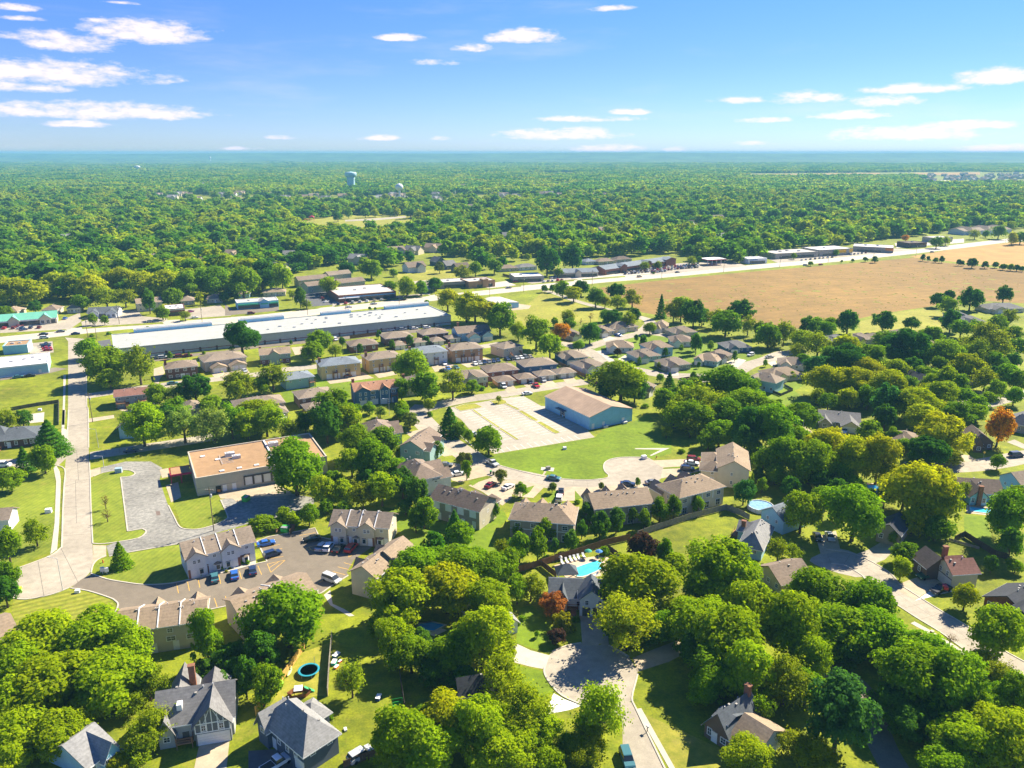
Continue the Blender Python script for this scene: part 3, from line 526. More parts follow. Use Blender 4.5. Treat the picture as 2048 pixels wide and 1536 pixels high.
def crown_points(kind, n, rg):
    "leaf centres and outward normals inside a unit crown centred at z=1.25"
    if kind == 'conifer':
        C = []; Nn = []
        tiers = 9
        for k in range(n):
            t = rg.uniform() ** 1.35; z = -1 + 2 * t; rad = (1 - t) ** .85 * (0.82 + .25 * math.cos(t * tiers * 2 * math.pi)) * rg.uniform(.45, 1) ** .5 + .03
            a = rg.uniform(0, 2*math.pi); a += .12 * math.sin(5 * a + t * 20)
            C.append((rad*math.cos(a), rad*math.sin(a), z)); Nn.append((math.cos(a)*.6, math.sin(a)*.6, .75))
        C = np.array(C); Nn = np.array(Nn)
    else:
        nl, lr, flat_, core = dict(broad=(78, .225, .9, .76), round=(90, .18, 1, .82), wispy=(80, .17, .85, .66), oval=(60, .22, 1, .74), bare=(30, .22, 1, .6))[kind]
        d = rg.normal(size=(nl, 3)); d /= np.linalg.norm(d, axis=1, keepdims=True); d[:, 2] = np.where(d[:, 2] < -.72, -d[:, 2], d[:, 2])
        low = (d[:, 2] < 0)
        rr = core * rg.uniform(.72, 1.08, nl); rr[low] *= .95
        rr[: nl // 4] *= rg.uniform(.35, .8, nl // 4)
        wob = 1 + .16 * np.sin(3 * np.arctan2(d[:, 1], d[:, 0]) + rg.uniform(0, 6)) + .1 * np.sin(2 * np.arctan2(d[:, 1], d[:, 0]) + rg.uniform(0, 6))
        ctr = d * rr[:, None]; ctr[:, :2] *= wob[:, None] ** (.4 if kind in ('round', 'oval') else 1)
        rad = np.clip(lr * rg.lognormal(0, .38, nl), .06, .42)
        if kind == 'oval': ctr[:, :2] *= (1 - .28 * np.clip(ctr[:, 2:3], -1, 1))
        w = rad ** 2; idx = rg.choice(nl, n, p=w / w.sum())
        v = rg.normal(size=(n, 3)); v /= np.linalg.norm(v, axis=1, keepdims=True); v[:, 2] = np.abs(v[:, 2]) * np.where(rg.uniform(size=n) < .8, 1, -1)
        sh = rg.uniform(.35, 1.06, n) ** .6
        C = ctr[idx] + v * (rad[idx] * sh)[:, None]; Nn = v * .8 + d[idx] * .35 + (0, 0, .55)
        if kind == 'broad': C += v * (rg.exponential(.018, n))[:, None]
        if kind == 'wispy':
            C += d[idx] * (rg.exponential(.10, n))[:, None]
    Nn = Nn + rg.normal(size=(n, 3)) * .5; Nn /= np.linalg.norm(Nn, axis=1, keepdims=True)
    C = np.clip(C, -1.25, 1.25); C[:, 2] += 1.02
    return C, Nn
def trunk_mesh(kind, rg):
    mb = MB(); h = 1.1 if kind != 'conifer' else 2.0
    mb.tube((0, 0, -.02), (.01, .0, .45), .075, .055, 7); mb.tube((.01, 0, .45), (0, .02, h), .055, .02, 6)
    if kind != 'conifer':
        for k in range(9):
            a = k * 2.4 + rg.uniform(-.3, .3); z = rg.uniform(.4, 1.0); l = rg.uniform(.45, .8); e = rg.uniform(.35, 1.0)
            p = (0, 0, z); q = (l*.5*math.cos(a), l*.5*math.sin(a), z + l*.45*e); r = (l*math.cos(a + .2), l*math.sin(a + .2), z + l*e)
            mb.tube(p, q, .034, .022, 5, False); mb.tube(q, r, .022, .006, 5, False)
            mb.tube(q, (q[0]*1.2, q[1]*1.2, q[2] + .35), .016, .004, 4, False)
    return mb.mesh('trunk', BARK)
PROTO = {}
def protos(kind, lod):
    k = (kind, lod)
    if k not in PROTO:
        n, sz, nv = {'hi': (11500, .037, 6), 'mid': (4300, .054, 5), 'low': (1000, .10, 3)}[lod]
        if kind == 'wispy': n = int(n * .62); sz *= .85
        if kind == 'bare': n = int(n * .06); sz *= .7
        if kind == 'conifer': sz *= .85
        PROTO[k] = []
        for j in range(nv):
            rg = np.random.default_rng(hash((kind, lod, j)) % 1000 if False else (len(PROTO) * 10 + j))
            C, Nn = crown_points(kind, n, rg)
            PROTO[k].append((leaves_mesh('crown', C, Nn, sz, rg, LEAF), trunk_mesh(kind, rg)))
    return PROTO[k]
# look: (crown kind, colour, words)
SPEC = {'b': ('broad', (.285, .36, .008), 'bright green broad leafy tree'), 'm': ('broad', (0.195, 0.305, 0.009), 'mid green leafy tree'), 'd': ('round', (0.078, 0.185, 0.016), 'dark green dense tree'),
        't': ('round', (0.075, 0.195, 0.045), 'blue green dense round tree'), 'y': ('broad', (.385, .39, .006), 'yellow green leafy tree'), 'o': ('wispy', (0.26, 0.295, 0.012), 'olive green airy tree'), 'w': ('wispy', (0.34, 0.385, 0.012), 'airy light green tree with thin branches'),
        'r': ('round', (0.36, 0.14, 0.045), 'small copper leaved tree'), 'p': ('round', (0.085, 0.045, 0.042), 'dark purple leaved tree'), 'a': ('broad', (0.55, 0.25, 0.012), 'autumn orange tree'),
        'k': ('conifer', (0.1, 0.225, 0.02), 'dark green conifer'), 'g': ('conifer', (0.22, 0.32, 0.01), 'light green conifer'), 'v': ('oval', (0.19, 0.295, 0.009), 'upright oval green tree'), 'u': ('oval', (0.18, 0.21, 0.04), 'small round olive street tree'),
        'n': ('oval', (0.1, 0.205, 0.018), 'dark upright tree'), 's': ('round', (0.2, 0.31, 0.01), 'clipped green shrub'), 'e': ('round', (0.34, 0.31, 0.012), 'golden yellow shrub'), 'x': ('bare', (0.17, 0.1, 0.05), 'nearly bare young tree'), 'l': ('wispy', (0.27, 0.33, 0.07), 'pale green airy tree')}
TNAME = {'s': 'shrub', 'e': 'shrub', 'k': 'conifer_tree', 'g': 'conifer_tree', 'd': 'dense_tree', 't': 'dense_tree', 'y': 'yellow_tree', 'o': 'olive_toned_tree', 'w': 'airy_tree', 'l': 'airy_tree', 'r': 'copper_tree', 'p': 'purple_tree', 'a': 'autumn_tree', 'v': 'upright_tree', 'n': 'upright_tree', 'u': 'street_tree', 'x': 'bare_tree'}
TREES = []
TR = random.Random(11)
def T(c, s):
    "crown ellipses in the photograph: 'x y w h look'"
    for it in s.split(','):
        a = it.split(); x, y, w, h = map(float, a[:4]); sp = a[4] if len(a) > 4 else 'm'
        fx, fy = px(c, x, y); sc = CROP[c][2]; w /= sc; h /= sc
        z = 6.0
        for _ in range(8):
            P = gp('Z', fx, fy, z); k = ppm(P, z); th = math.atan2(CH - z, P[1])
            Rr = w / 2 / k; v = h / 2 / k
            zz = max(v * v - (Rr * math.sin(th)) ** 2, 0) ** .5 / math.cos(th)
            lo, hi_ = (.85, 1.9) if SPEC[sp][0] in ('oval', 'conifer') else (.8, 1.35)
            Rz = min(max(zz, lo * Rr), hi_ * Rr)
            if sp in 'se': Rz = min(max(zz, .6 * Rr), Rr)
            z = 1.02 * Rz if sp not in 'se' else .57 * Rz
        lod = 'hi' if w > 62 else 'mid' if w > 20 else 'low'
        TREES.append((P, Rr, Rz, sp, lod, w))
def build_trees():
    groups = {}
    for P, Rr, Rz, sp, lod, w in TREES:
        kind, col, words = SPEC[sp]; pv = protos(kind, lod); cm, tm = pv[TR.randrange(len(pv))]
        shrub = sp in 'se'
        o = empty(TNAME.get(sp, 'leafy_tree'), (P[0], P[1], -.45 * Rz if shrub else 0), TR.uniform(0, 6.28))
        k_ = 1.1 if lod == 'hi' else 1.1; o.scale = (Rr * k_, Rr * k_, Rz * (1.06 if lod == 'hi' else 1.12))
        f = TR.uniform(.86, 1.14); hsh = TR.uniform(.86, 1.06)
        c = new('crown', cm, o); c.color = (col[0] * f * hsh, col[1] * f, col[2] * f, 1); new('trunk', tm, o)
        # words for it: what it is and the two marked things nearest to it
        near = sorted(LANDMARKS, key=lambda q: (q[0] - P[0]) ** 2 + (q[1] - P[1]) ** 2)[:2]
        size = '' if shrub or 'small' in words else ('big ' if Rr > 6.2 else 'young ' if Rr < 2.2 else '')
        lab = f"{size}{words} near {near[0][2]}"
        if len(lab.split()) + len(near[1][2].split()) < 15: lab += f" and {near[1][2]}"
        lab = ' '.join(lab.split()[:16])
        groups.setdefault(lab, []).append(o); tag(o, lab, 'shrub' if shrub else 'tree')
    ALL_LABELS.update(groups)
    for lab, os_ in list(groups.items()):
        ws = {2: ('larger', 'smaller')}.get(len(os_)) or (['largest', 'second largest', 'third largest', 'fourth largest', 'fifth largest', 'sixth largest', 'seventh largest'][:len(os_)-1] + ['smallest'] if len(os_) < 9 else None)
        if ws and len(lab.split()) + 2 <= 16:
            for w_, o in zip(ws, sorted(os_, key=lambda q: -q.scale[0])): o['label'] = w_ + ' ' + re.sub('^(big|young) ', '', lab) if (w_ + ' ' + re.sub('^(big|young) ', '', lab)) not in ALL_LABELS else 'the ' + w_ + ' ' + lab; ALL_LABELS[o['label']] = 1
        for o in os_: o['group'] = 'trees ' + lab[lab.index('near'):] if len(os_) > 1 else 'trees and shrubs of the neighbourhood'
LANDMARKS = []
# ------------------------------------------------------------------ building kit
def wallm(n, c, st=.28): return mat('wall_' + n, c, .85, .05, .6, stripes=(st, .05, 'Z') if st else None, big=.04)
def roofm(n, c): return mat('roof_' + n, c, .95, .13, 1.6, bump=.15, big=.12, stripes=(.32, .06, 'Z'))
WM = dict(white=wallm('white', (.66,.68,.70)), tan=wallm('tan', (.50,.45,.36)), cream=wallm('cream', (.62,.55,.41)), blue=wallm('paleblue', (.34,.54,.66)), navy=wallm('slate', (.085,.11,.15)), dkblue=wallm('darkblue', (.07,.15,.25)),
          grey=wallm('grey', (.40,.40,.38)), taupe=wallm('taupe', (.33,.29,.24)), brick=wallm('brick', (.24,.10,.065), .2), orange=wallm('orangebrick', (.42,.24,.13), .2), yellow=wallm('buff', (.58,.42,.20)), teal=wallm('teal', (.30,.45,.44)),
          brown=wallm('brown', (.16,.11,.085)), aqua=wallm('aqua', (.30,.60,.72)), metal=wallm('metalblue', (.26,.52,.70), .5), stone=wallm('stone', (.36,.33,.28), 0), darkbrick=wallm('darkbrick', (.14,.075,.06), .2), green=wallm('sage', (.33,.42,.34)), strip=wallm('stripgrey', (.42,.46,.44), .6), dgrey=wallm('darkgrey', (.14,.15,.16)))
RM = dict(tan=roofm('tan', (.31,.235,.16)), brown=roofm('brown', (.235,.18,.135)), dkbrown=roofm('darkbrown', (.15,.115,.09)), grey=roofm('grey', (.185,.182,.178)), slate=roofm('slate', (.10,.115,.13)), ltgrey=roofm('lightgrey', (.26,.26,.255)), bluegrey=roofm('bluegrey', (.20,.235,.27)),
          terra=roofm('terracotta', (.36,.19,.115)), red=roofm('redbrown', (.24,.12,.09)), taupe=roofm('taupe', (.27,.215,.16)), black=roofm('black', (.05,.055,.065)), membrane=mat('roof_membrane', (.36,.225,.115), .9, .08, .5, big=.08), white=mat('roof_white', (.72,.70,.68), .7, .05, .4, stripes=(1.2,.05,'X')),
          metal=mat('roof_metal', (.43,.44,.40), .6, .05, .3, stripes=(1.1,.09,'X',8)), green=mat('roof_green', (.16,.48,.34), .6, .06, .4, stripes=(.8,.06,'X')), gravel=mat('roof_gravel', (.52,.49,.44), .9, .08, .6, big=.08), warehouse=mat('roof_warehouse', (.38,.27,.185), .8, .10, .25, big=.1, stripes=(1.3,.05,'X',40)))
GLASS = mat('window_glass', (.035, .05, .065), .12, .1, 1, spec=.6); TRIM = mat('trim_white', (.74, .75, .75), .7, .03, 2); GDOOR = mat('garage_door', (.72, .70, .66), .7, .03, 2); DOORM = mat('door_white', (.70,.71,.72), .6, .03, 2)
DARKDOOR = mat('door_dark', (.10,.09,.085), .6, .1, 2); METALV = mat('vent_metal', (.55,.55,.55), .5, .1, 2); CHIM = mat('chimney_brick', (.26,.12,.07), .9, .15, 2, stripes=(.2,.08,'Z'))
TIMBER = TRIM
def solid_roof(V, F, t):
    n = len(V); v = list(V) + [(a, b, c - t) for a, b, c in V]; f = [tuple(q) for q in F] + [tuple(i + n for i in q[::-1]) for q in F]
    ed = {}
    for q in F:
        for i in range(len(q)):
            e = (q[i], q[(i+1) % len(q)]); ed[e] = 1
    for (a, b) in ed:
        if (b, a) not in ed: f.append((b, a, a + n, b + n))
    return v, f
def roof_geom(x0, y0, x1, y1, h, kind, axis, rise, oh):
    sw = axis == 'y'
    if sw: x0, y0, x1, y1 = y0, x0, y1, x1
    half = (y1 - y0) / 2; s = rise / half; a0, a1, b0, b1 = x0 - oh, x1 + oh, y0 - oh, y1 + oh; e = h - s * oh + .05; r = h + rise + .05; ym = (y0 + y1) / 2
    if kind == 'gable': V = [(a0,b0,e),(a1,b0,e),(a1,ym,r),(a0,ym,r),(a0,b1,e),(a1,b1,e)]; F = [(0,1,2,3),(3,2,5,4)]
    else:
        k = min(half + oh, (a1 - a0) / 2 - .05); V = [(a0,b0,e),(a1,b0,e),(a1,b1,e),(a0,b1,e),(a0 + k,ym,r),(a1 - k,ym,r)]; F = [(0,1,5,4),(1,2,5),(2,3,4,5),(3,0,4)]
    if sw: V = [(b, a, c) for a, b, c in V]; F = [q[::-1] for q in F]
    return V, F
def vol_walls(mb, x0, y0, x1, y1, h, kind, axis, rise):
    if kind == 'gable':
        if axis == 'x':
            ym = (y0+y1)/2
            V = [(x0,y0,0),(x1,y0,0),(x1,y1,0),(x0,y1,0),(x0,y0,h),(x1,y0,h),(x1,y1,h),(x0,y1,h),(x0,ym,h+rise-.05),(x1,ym,h+rise-.05)]
            F = [(0,1,5,4),(2,3,7,6),(1,2,6,9,5),(3,0,4,8,7)]
        else:
            xm = (x0+x1)/2
            V = [(x0,y0,0),(x1,y0,0),(x1,y1,0),(x0,y1,0),(x0,y0,h),(x1,y0,h),(x1,y1,h),(x0,y1,h),(xm,y0,h+rise-.05),(xm,y1,h+rise-.05)]
            F = [(0,1,5,8,4),(2,3,7,9,6),(1,2,6,5),(3,0,4,7)]
        mb.add(V, F)
    else: mb.box(x0, y0, 0, x1, y1, h)
UNIT = {}
def win_mesh(w, h, part, mt=None):
    k = (round(w, 2), round(h, 2), part)
    if k not in UNIT:
        mb = MB(); t = min(.13, w * .15)
        if part == 'frame':
            mb.box(-w/2, -.09, 0, w/2, .02, t); mb.box(-w/2, -.09, h-t, w/2, .02, h); mb.box(-w/2, -.09, t, -w/2+t, .02, h-t); mb.box(w/2-t, -.09, t, w/2, .02, h-t)
            mb.box(-.03, -.06, t, .03, .02, h-t); mb.box(-w/2+t, -.055, h*.5-.03, w/2-t, .02, h*.5+.03)
            UNIT[k] = mb.mesh('window', TRIM)
        elif part == 'pane': UNIT[k] = mb.box(-w/2+t, -.03, t, w/2-t, .01, h-t).mesh('pane', GLASS)
        elif part == 'garage':
            mb.box(-w/2-.12, -.07, 0, -w/2, .02, h+.12); mb.box(w/2, -.07, 0, w/2+.12, .02, h+.12); mb.box(-w/2, -.07, h, w/2, .02, h+.12)
            for i in range(4): mb.box(-w/2, -.05, i*h/4+.015, w/2, .01, (i+1)*h/4-.015)
            UNIT[k] = mb.mesh('garage_door', GDOOR)
        elif part == 'door':
            mb.box(-w/2-.1, -.08, 0, -w/2, .02, h+.1); mb.box(w/2, -.08, 0, w/2+.1, .02, h+.1); mb.box(-w/2-.1, -.08, h, w/2+.1, .02, h+.1); mb.box(-w/2, -.04, 0, w/2, .01, h)
            UNIT[k] = mb.mesh('door', DOORM)
        elif part == 'ddoor': UNIT[k] = mb.box(-w/2, -.04, 0, w/2, .01, h).mesh('door', DARKDOOR)
        elif part == 'dock':
            mb.box(-w/2, -.3, 0, -w/2+.35, .02, h); mb.box(w/2-.35, -.3, 0, w/2, .02, h); mb.box(-w/2, -.3, h-.35, w/2, .02, h); UNIT[k] = mb.mesh('dock_seal', DARKDOOR)
    return UNIT[k]
VENT = MB().tube((0,0,-.1), (0,0,.45), .11, .11, 7).mesh('vent_pipe', METALV)
VBOX = MB().box(-.16,-.16,-.1,.16,.16,.25).box(-.2,-.2,.25,.2,.2,.3).mesh('roof_vent', mat('vent_grey', (.35,.33,.30), .7, .1, 2))
BR = random.Random(21)
def house(name, label, c, fl, fr, bk, h, roof='hip', rise=2.2, wall='tan', rf='brown', ex='', axis=None, oh=.5, cat='house', short=None, group=None, base=0):
    "fl, fr: front eave corners in the photo; bk: depth in metres or a back eave corner; ex: 'code face u ...' items, positions as fractions of the face"
    p0 = gp(c, *fl, h); p1 = gp(c, *fr, h); u = p1 - p0; wtot = np.linalg.norm(u); u = u / wtot; n = np.array([-u[1], u[0]])
    d = bk if isinstance(bk, (int, float)) else abs(float((gp(c, *bk, h) - p0) @ n))
    w = wtot - 2 * oh; d = d - 2 * oh; o0 = p0 + (u + n) * oh
    root = empty(name, (o0[0], o0[1], 0), math.atan2(u[1], u[0]))
    tag(root, label, cat, group); ctr = o0 + u * w / 2 + n * d / 2
    if short: LANDMARKS.append((ctr[0], ctr[1], short))
    axis = axis or ('x' if w >= d else 'y')
    vols = [(0, 0, w, d, h, roof, axis, rise, wall, rf)]
    items = [e.split() for e in ex.split(';') if e.strip()]
    for e in items:
        if e[0] == 'wing':   # wing x0 x1 y0 y1 h roof axis rise [wall] [roofmat]
            a = [float(q) for q in e[1:6]]; vols.append((a[0]*w, a[2]*d, a[1]*w, a[3]*d, a[4], e[6], e[7], float(e[8]), e[9] if len(e) > 9 else wall, e[10] if len(e) > 10 else rf))
    for (x0, y0, x1, y1, hh, rk, ax, ri, wm_, rm_) in vols:
        mb = MB(); vol_walls(mb, x0, y0, x1, y1, hh, rk, ax, ri); wo = mb.build('wall', WM[wm_], root)
        if rk == 'flat':
            t = .35
            MB().box(x0+t, y0+t, hh-.4, x1-t, y1-t, hh+.02).build('roof', RM[rm_], root)
            MB().box(x0-.05, y0-.05, hh-.3, x1+.05, y0+t, hh+.35).box(x0-.05, y1-t, hh-.3, x1+.05, y1+.05, hh+.35).box(x0-.05, y0+t, hh-.3, x0+t, y1-t, hh+.35).box(x1-t, y0+t, hh-.3, x1+.05, y1-t, hh+.35).build('parapet', TRIM if wm_ in ('white','metal','blue') else WM[wm_], root)
        else:
            V, F = roof_geom(x0, y0, x1, y1, hh, rk, ax, ri, oh); v, f = solid_roof(V, F, .2); ro = new('roof', mesh('roof', v, f, RM[rm_]), root)
            e_ = V[0][2]
            fb = MB(); o_ = oh + .03
            if rk == 'hip' or True:
                zt, zb = e_ - .02, e_ - .24
                if rk == 'hip' or ax == 'x': fb.box(x0-o_, y0-o_, zb, x1+o_, y0-o_+.05, zt); fb.box(x0-o_, y1+o_-.05, zb, x1+o_, y1+o_, zt)
                if rk == 'hip' or ax == 'y': fb.box(x0-o_, y0-o_+.06, zb, x0-o_+.05, y1+o_-.06, zt); fb.box(x1+o_-.05, y0-o_+.06, zb, x1+o_, y1+o_-.06, zt)
            for q_ in range(0, len(fb.v), 8): mesh_ = MB().add(fb.v[q_:q_+8], [(0,3,2,1),(4,5,6,7),(0,1,5,4),(1,2,6,5),(2,3,7,6),(3,0,4,7)]); mesh_.build('fascia', TRIM, ro)
    def place(face, uu):
        k = int(face[1:]) if len(face) > 1 else 0; x0, y0, x1, y1 = vols[k][:4]; f = face[0]
        if f == 'F': return (x0 + uu*(x1-x0), y0, 0), 0.
        if f == 'B': return (x0 + uu*(x1-x0), y1, 0), math.pi
        if f == 'R': return (x1, y0 + uu*(y1-y0), 0), math.pi/2
        return (x0, y0 + uu*(y1-y0), 0), -math.pi/2
    def window(face, uu, z, ww, hh):
        (x, y, _), rz = place(face, uu); o = new('window', win_mesh(ww, hh, 'frame'), root, loc=(x, y, z), rz=rz); new('pane', win_mesh(ww, hh, 'pane'), o); return o
    def rz_at(x, y):
        x0, y0, x1, y1 = 0, 0, w, d
        if roof == 'flat': return h
        if axis == 'x': return h + rise * (1 - abs(y - d/2) / (d/2))
        return h + rise * (1 - abs(x - w/2) / (w/2))
    for e in items:
        k = e[0]; a = e[1:]
        if k == 'w': window(a[0], float(a[1]), float(a[2]), float(a[3]), float(a[4]))
        elif k == 'W':
            nW = int(a[1])
            for i in range(nW): window(a[0], (i + .5) / nW, float(a[2]), float(a[3]), float(a[4]))
        elif k in 'dDgK':
            ww, hh, nm, key = {'d': (1.0, 2.1, 'door', 'door'), 'D': (1.1, 2.2, 'door', 'ddoor'), 'g': (float(a[2]) if len(a) > 2 else 2.6, 2.2, 'garage_door', 'garage'), 'K': (2.9, 3.0, 'dock_seal', 'dock')}[k]
            (x, y, _), rz = place(a[0], float(a[1])); o = new(nm, win_mesh(ww, hh, key), root, loc=(x, y, .9 if k == 'K' else .05), rz=rz)
            if k == 'K': new('dock_door', win_mesh(2.3, 2.6, 'door'), o)
        elif k == 'c':
            x, y = float(a[0])*w, float(a[1])*d; zt = float(a[2]); MB().box(x-.55, y-.4, 0, x+.55, y+.4, zt).box(x-.65, y-.5, zt, x+.65, y+.5, zt+.15).build('chimney', CHIM if len(a) < 4 else WM[a[3]], root)
        elif k == 'v':
            for i in range(int(a[0])):
                x = BR.uniform(.12, .88) * w; y = (BR.uniform(.3, .62) if axis == 'x' else BR.uniform(.15, .85)) * d
                if axis == 'y': x = BR.uniform(.3, .7) * w
                m_ = VENT if i % 2 else VBOX; new('roof_vent', m_, root, loc=(x, y, rz_at(x, y)), rz=0)
        elif k == 'deck':
            x0, x1, y0, y1, z = [float(q) for q in a[:5]]; mb = MB(); X0, X1, Y0, Y1 = x0*w, x1*w, y0*d, y1*d
            mb.box(X0, Y0, z-.2, X1, Y1, z)
            for (xx, yy) in ((X0+.1, Y0+.1), (X1-.1, Y0+.1), (X0+.1, Y1-.1), (X1-.1, Y1-.1)): mb.box(xx-.07, yy-.07, 0, xx+.07, yy+.07, z+1)
            mb.box(X0, Y0, z+.9, X1, Y0+.07, z+1); mb.box(X0, Y0, z+.45, X1, Y0+.07, z+.52); mb.box(X0, Y0+.08, z+.9, X0+.07, Y1, z+1); mb.box(X1-.07, Y0+.08, z+.9, X1, Y1, z+1)
            mb.build('balcony' if z > 2 else 'porch', mat('deck_wood', (.30,.15,.075), .9, .15, 2), root)
        elif k == 'stair':
            x, y0, z = float(a[0])*w, float(a[1])*d, float(a[2]); mb = MB(); N_ = 9
            for i in range(N_): mb.box(x-.6, y0 - (N_-i)*.32, z*i/N_, x+.6, y0 - (N_-i-1)*.32, z*(i+1)/N_)
            mb.build('stair', mat('deck_wood', (.30,.15,.075), .9, .15, 2), root)
        elif k == 'hvac':
            x, y, s_ = float(a[0])*w, float(a[1])*d, float(a[2]); MB().box(x-s_, y-s_*.6, h, x+s_, y+s_*.6, h+s_*.8).box(x-s_*.6, y-s_*.4, h+s_*.8, x+s_*.2, y+s_*.4, h+s_*.9).build('roof_unit', METALV, root)
        elif k == 'sky': x, y = float(a[0])*w, float(a[1])*d; MB().box(x-.7, y-.5, h, x+.7, y+.5, h+.3).build('skylight', TRIM, root)
        elif k == 'band':   # coloured band on a face: face z0 z1 u0 u1 matname proud
            (x, y, _), rz = place(a[0], (float(a[3]) + float(a[4])) / 2); ln = (w if a[0][0] in 'FB' else d) * (float(a[4]) - float(a[3]))
            if len(a[0]) > 1: q = vols[int(a[0][1:])]; ln = ((q[2]-q[0]) if a[0][0] in 'FB' else (q[3]-q[1])) * (float(a[4]) - float(a[3]))
            pr = float(a[6]) if len(a) > 6 else .06
            new('cladding' if pr < .3 else 'awning', MB().box(-ln/2, -pr, float(a[1]), ln/2, -.004, float(a[2])).mesh('cladding', BANDS[a[5]]), root, loc=(x, y, 0), rz=rz)
    return root, w, d, rz_at
BANDS = dict(brick=WM['brick'], white=TRIM, navy=WM['navy'], dk=DARKDOOR, red=mat('canopy_red', (.55,.03,.08), .6, .05, 2), maroon=mat('band_maroon', (.20,.03,.05), .7, .05, 2), greenaw=mat('awning_green', (.08,.45,.24), .7, .05, 2), blueaw=mat('sign_blue', (.05,.16,.45), .6, .05, 2), yellow=mat('band_yellow', (.75,.45,.03), .6, .05, 2), orangeb=mat('band_orange', (.65,.22,.03), .6, .05, 2), conc=WM['stone'], glass=GLASS, taupe=WM['taupe'], cream=WM['cream'], bluepar=mat('parapet_blue', (.16,.40,.62), .6, .05, 2), tan=WM['tan'])
# ------------------------------------------------------------------ the houses
def ribs(res, us, mt=TRIM, roof_lift=.22):
    root, w, d, rz = res
    for u in us:
        x = u * w; zt = rz(x, d/2) + roof_lift; ze = rz(x, 0) + roof_lift - .25
        V = [(x-.1, -.55, ze-.6), (x-.1, d+.55, ze-.6), (x-.1, d+.55, ze), (x-.1, d/2, zt), (x-.1, -.55, ze)]; V += [(a + .2, b, c) for a, b, c in V]
        new('party_wall', mesh('party_wall', V, [(0,1,2,3,4), (9,8,7,6,5), (0,5,6,1), (1,6,7,2), (2,7,8,3), (3,8,9,4), (4,9,5,0)], mt), root)
def bay(res, u, z=.5, w=1.9, h=1.6):
    root, W_, d, rz = res; x = u * W_; mb = MB()
    V = [(x-w/2,0,z),(x-w/4,-.6,z),(x+w/4,-.6,z),(x+w/2,0,z)]; V += [(a, b, z+h) for a, b, _ in V]; mb.add(V, [(0,1,5,4),(1,2,6,5),(2,3,7,6),(3,2,1,0)])
    o = mb.build('bay_window', TRIM, root)
    V = [(x-w/2-.1,.0,z+h),(x-w/4-.1,-.75,z+h),(x+w/4+.1,-.75,z+h),(x+w/2+.1,0,z+h),(x,0,z+h+.6)]; MB().add(V, [(0,1,4),(1,2,4),(2,3,4),(3,2,1,0)]).build('bay_roof', RM['taupe'], o)
    MB().box(x-w/4+.06, -.63, z+.25, x+w/4-.06, -.59, z+h-.2).build('pane', GLASS, o)
def timber(res, x0f, x1f, y, h0, h, rise, n=6):
    "white half-timber strips on a front gable"
    root, w, d, rz = res; x0 = x0f * w; x1 = x1f * w; xm = (x0+x1)/2; mb = MB(); yy = y * d - .05
    for i in range(n + 1):
        x = x0 + .1 + (x1 - x0 - .2) * i / n; zt = h + rise * (1 - abs(x - xm) / ((x1-x0)/2)) - .35
        if zt > h0: mb.box(x-.08, yy-.03, h0, x+.08, yy+.02, zt)
    mb.box(x0, yy-.035, h0, x1, yy+.02, h0+.2); mb.box(x0, yy-.035, h-.15, x1, yy+.02, h+.05)
    for s in (-1, 1):
        mb.tube((xm, yy, h+rise-.3), (xm + s*((x1-x0)/2), yy, h-.2), .09, .09, 4); mb.tube((xm + s*.3, yy, h+rise*.75), (xm + s*(x1-x0)*.22, yy, h+.1), .07, .07, 4)
    mb.build('half_timber', TRIM, root)
Hs = house
TWN = 'townhouse row'
# nearest houses
r = Hs('timbered_house', 'grey half timbered house with brick chimney and tan driveway', 'A', (1215,1222), (1872,1112), 10.5, 4.4, 'gable', 3.6, 'grey', 'grey',
   'wing .50 .97 -.16 .5 4.5 gable y 3.4 dgrey; wing .02 .22 -.08 .4 3.4 gable y 2.6; wing .10 .42 .5 1.35 4.2 gable y 3.2; wing .5 .86 .7 1.3 3.6 gable y 2.2; w F1 .25 2.9 .9 1.3; w F1 .75 2.9 .9 1.3; g F1 .28 2.5; g F1 .74 2.5; D F .36; c .40 1.0 9.0; v 5; deck .24 .46 -.18 -.02 1.2; w F .12 1.2 1.4 1.3; w F2 .5 1.2 1.2 1.2', short='the half timbered house', axis='x')
timber(r, .50, .97, -.16, 2.55, 4.5, 3.4)
MB().box(r[1]*.26, r[2]*.16, r[3](0, r[2]*.16)+.05, r[1]*.26+.9, r[2]*.16+1.3, r[3](0, r[2]*.3)+.2).build('skylight', TRIM, r[0])
Hs('hipped_house', 'light grey hip roofed house with slate siding beside the trampoline yard', 'B', (372,1440), (682,1240), (30,1125), 4.6, 'hip', 3.6, 'navy', 'ltgrey',
   'wing -.12 .55 .78 1.02 4.4 gable x 2.6; wing .9 1.45 .55 .95 3.0 hip x 1.6; w L .2 1.8 1 1.4; w L .4 1.8 1 1.4; w L .6 1.8 1 1.4; w R .2 1.2 1.2 1.3; W F 2 3.0 1.1 1.2; g L .12 2.5; v 6; w L1 .5 2.6 1.2 1.3; d L .72; w F2 .5 1.0 1.2 1.2', short='the grey hipped house', axis='y')
Hs('cottage', 'blue sided cottage with white trimmed gable', 'A', (690,1545), (950,1345), 11, 3.0, 'gable', 2.6, 'blue', 'ltgrey', 'wing .42 .98 -.12 .6 3.1 gable y 2.3 aqua bluegrey; W F1 3 1.1 .9 1.5; w F .2 1.1 1 1.4; d F .36; v 2', short='the blue cottage', axis='x')
Hs('brown_roof_block', 'tan roofed apartment block at the edge of the striped lawn', 'A', (-330,640), (162,452), (85,275), 5.6, 'gable', 2.0, 'blue', 'tan', 'W F 5 3.4 1.2 1.3; W F 5 .9 1.2 1.3; v 4', cat='apartment block', short='the striped lawn')
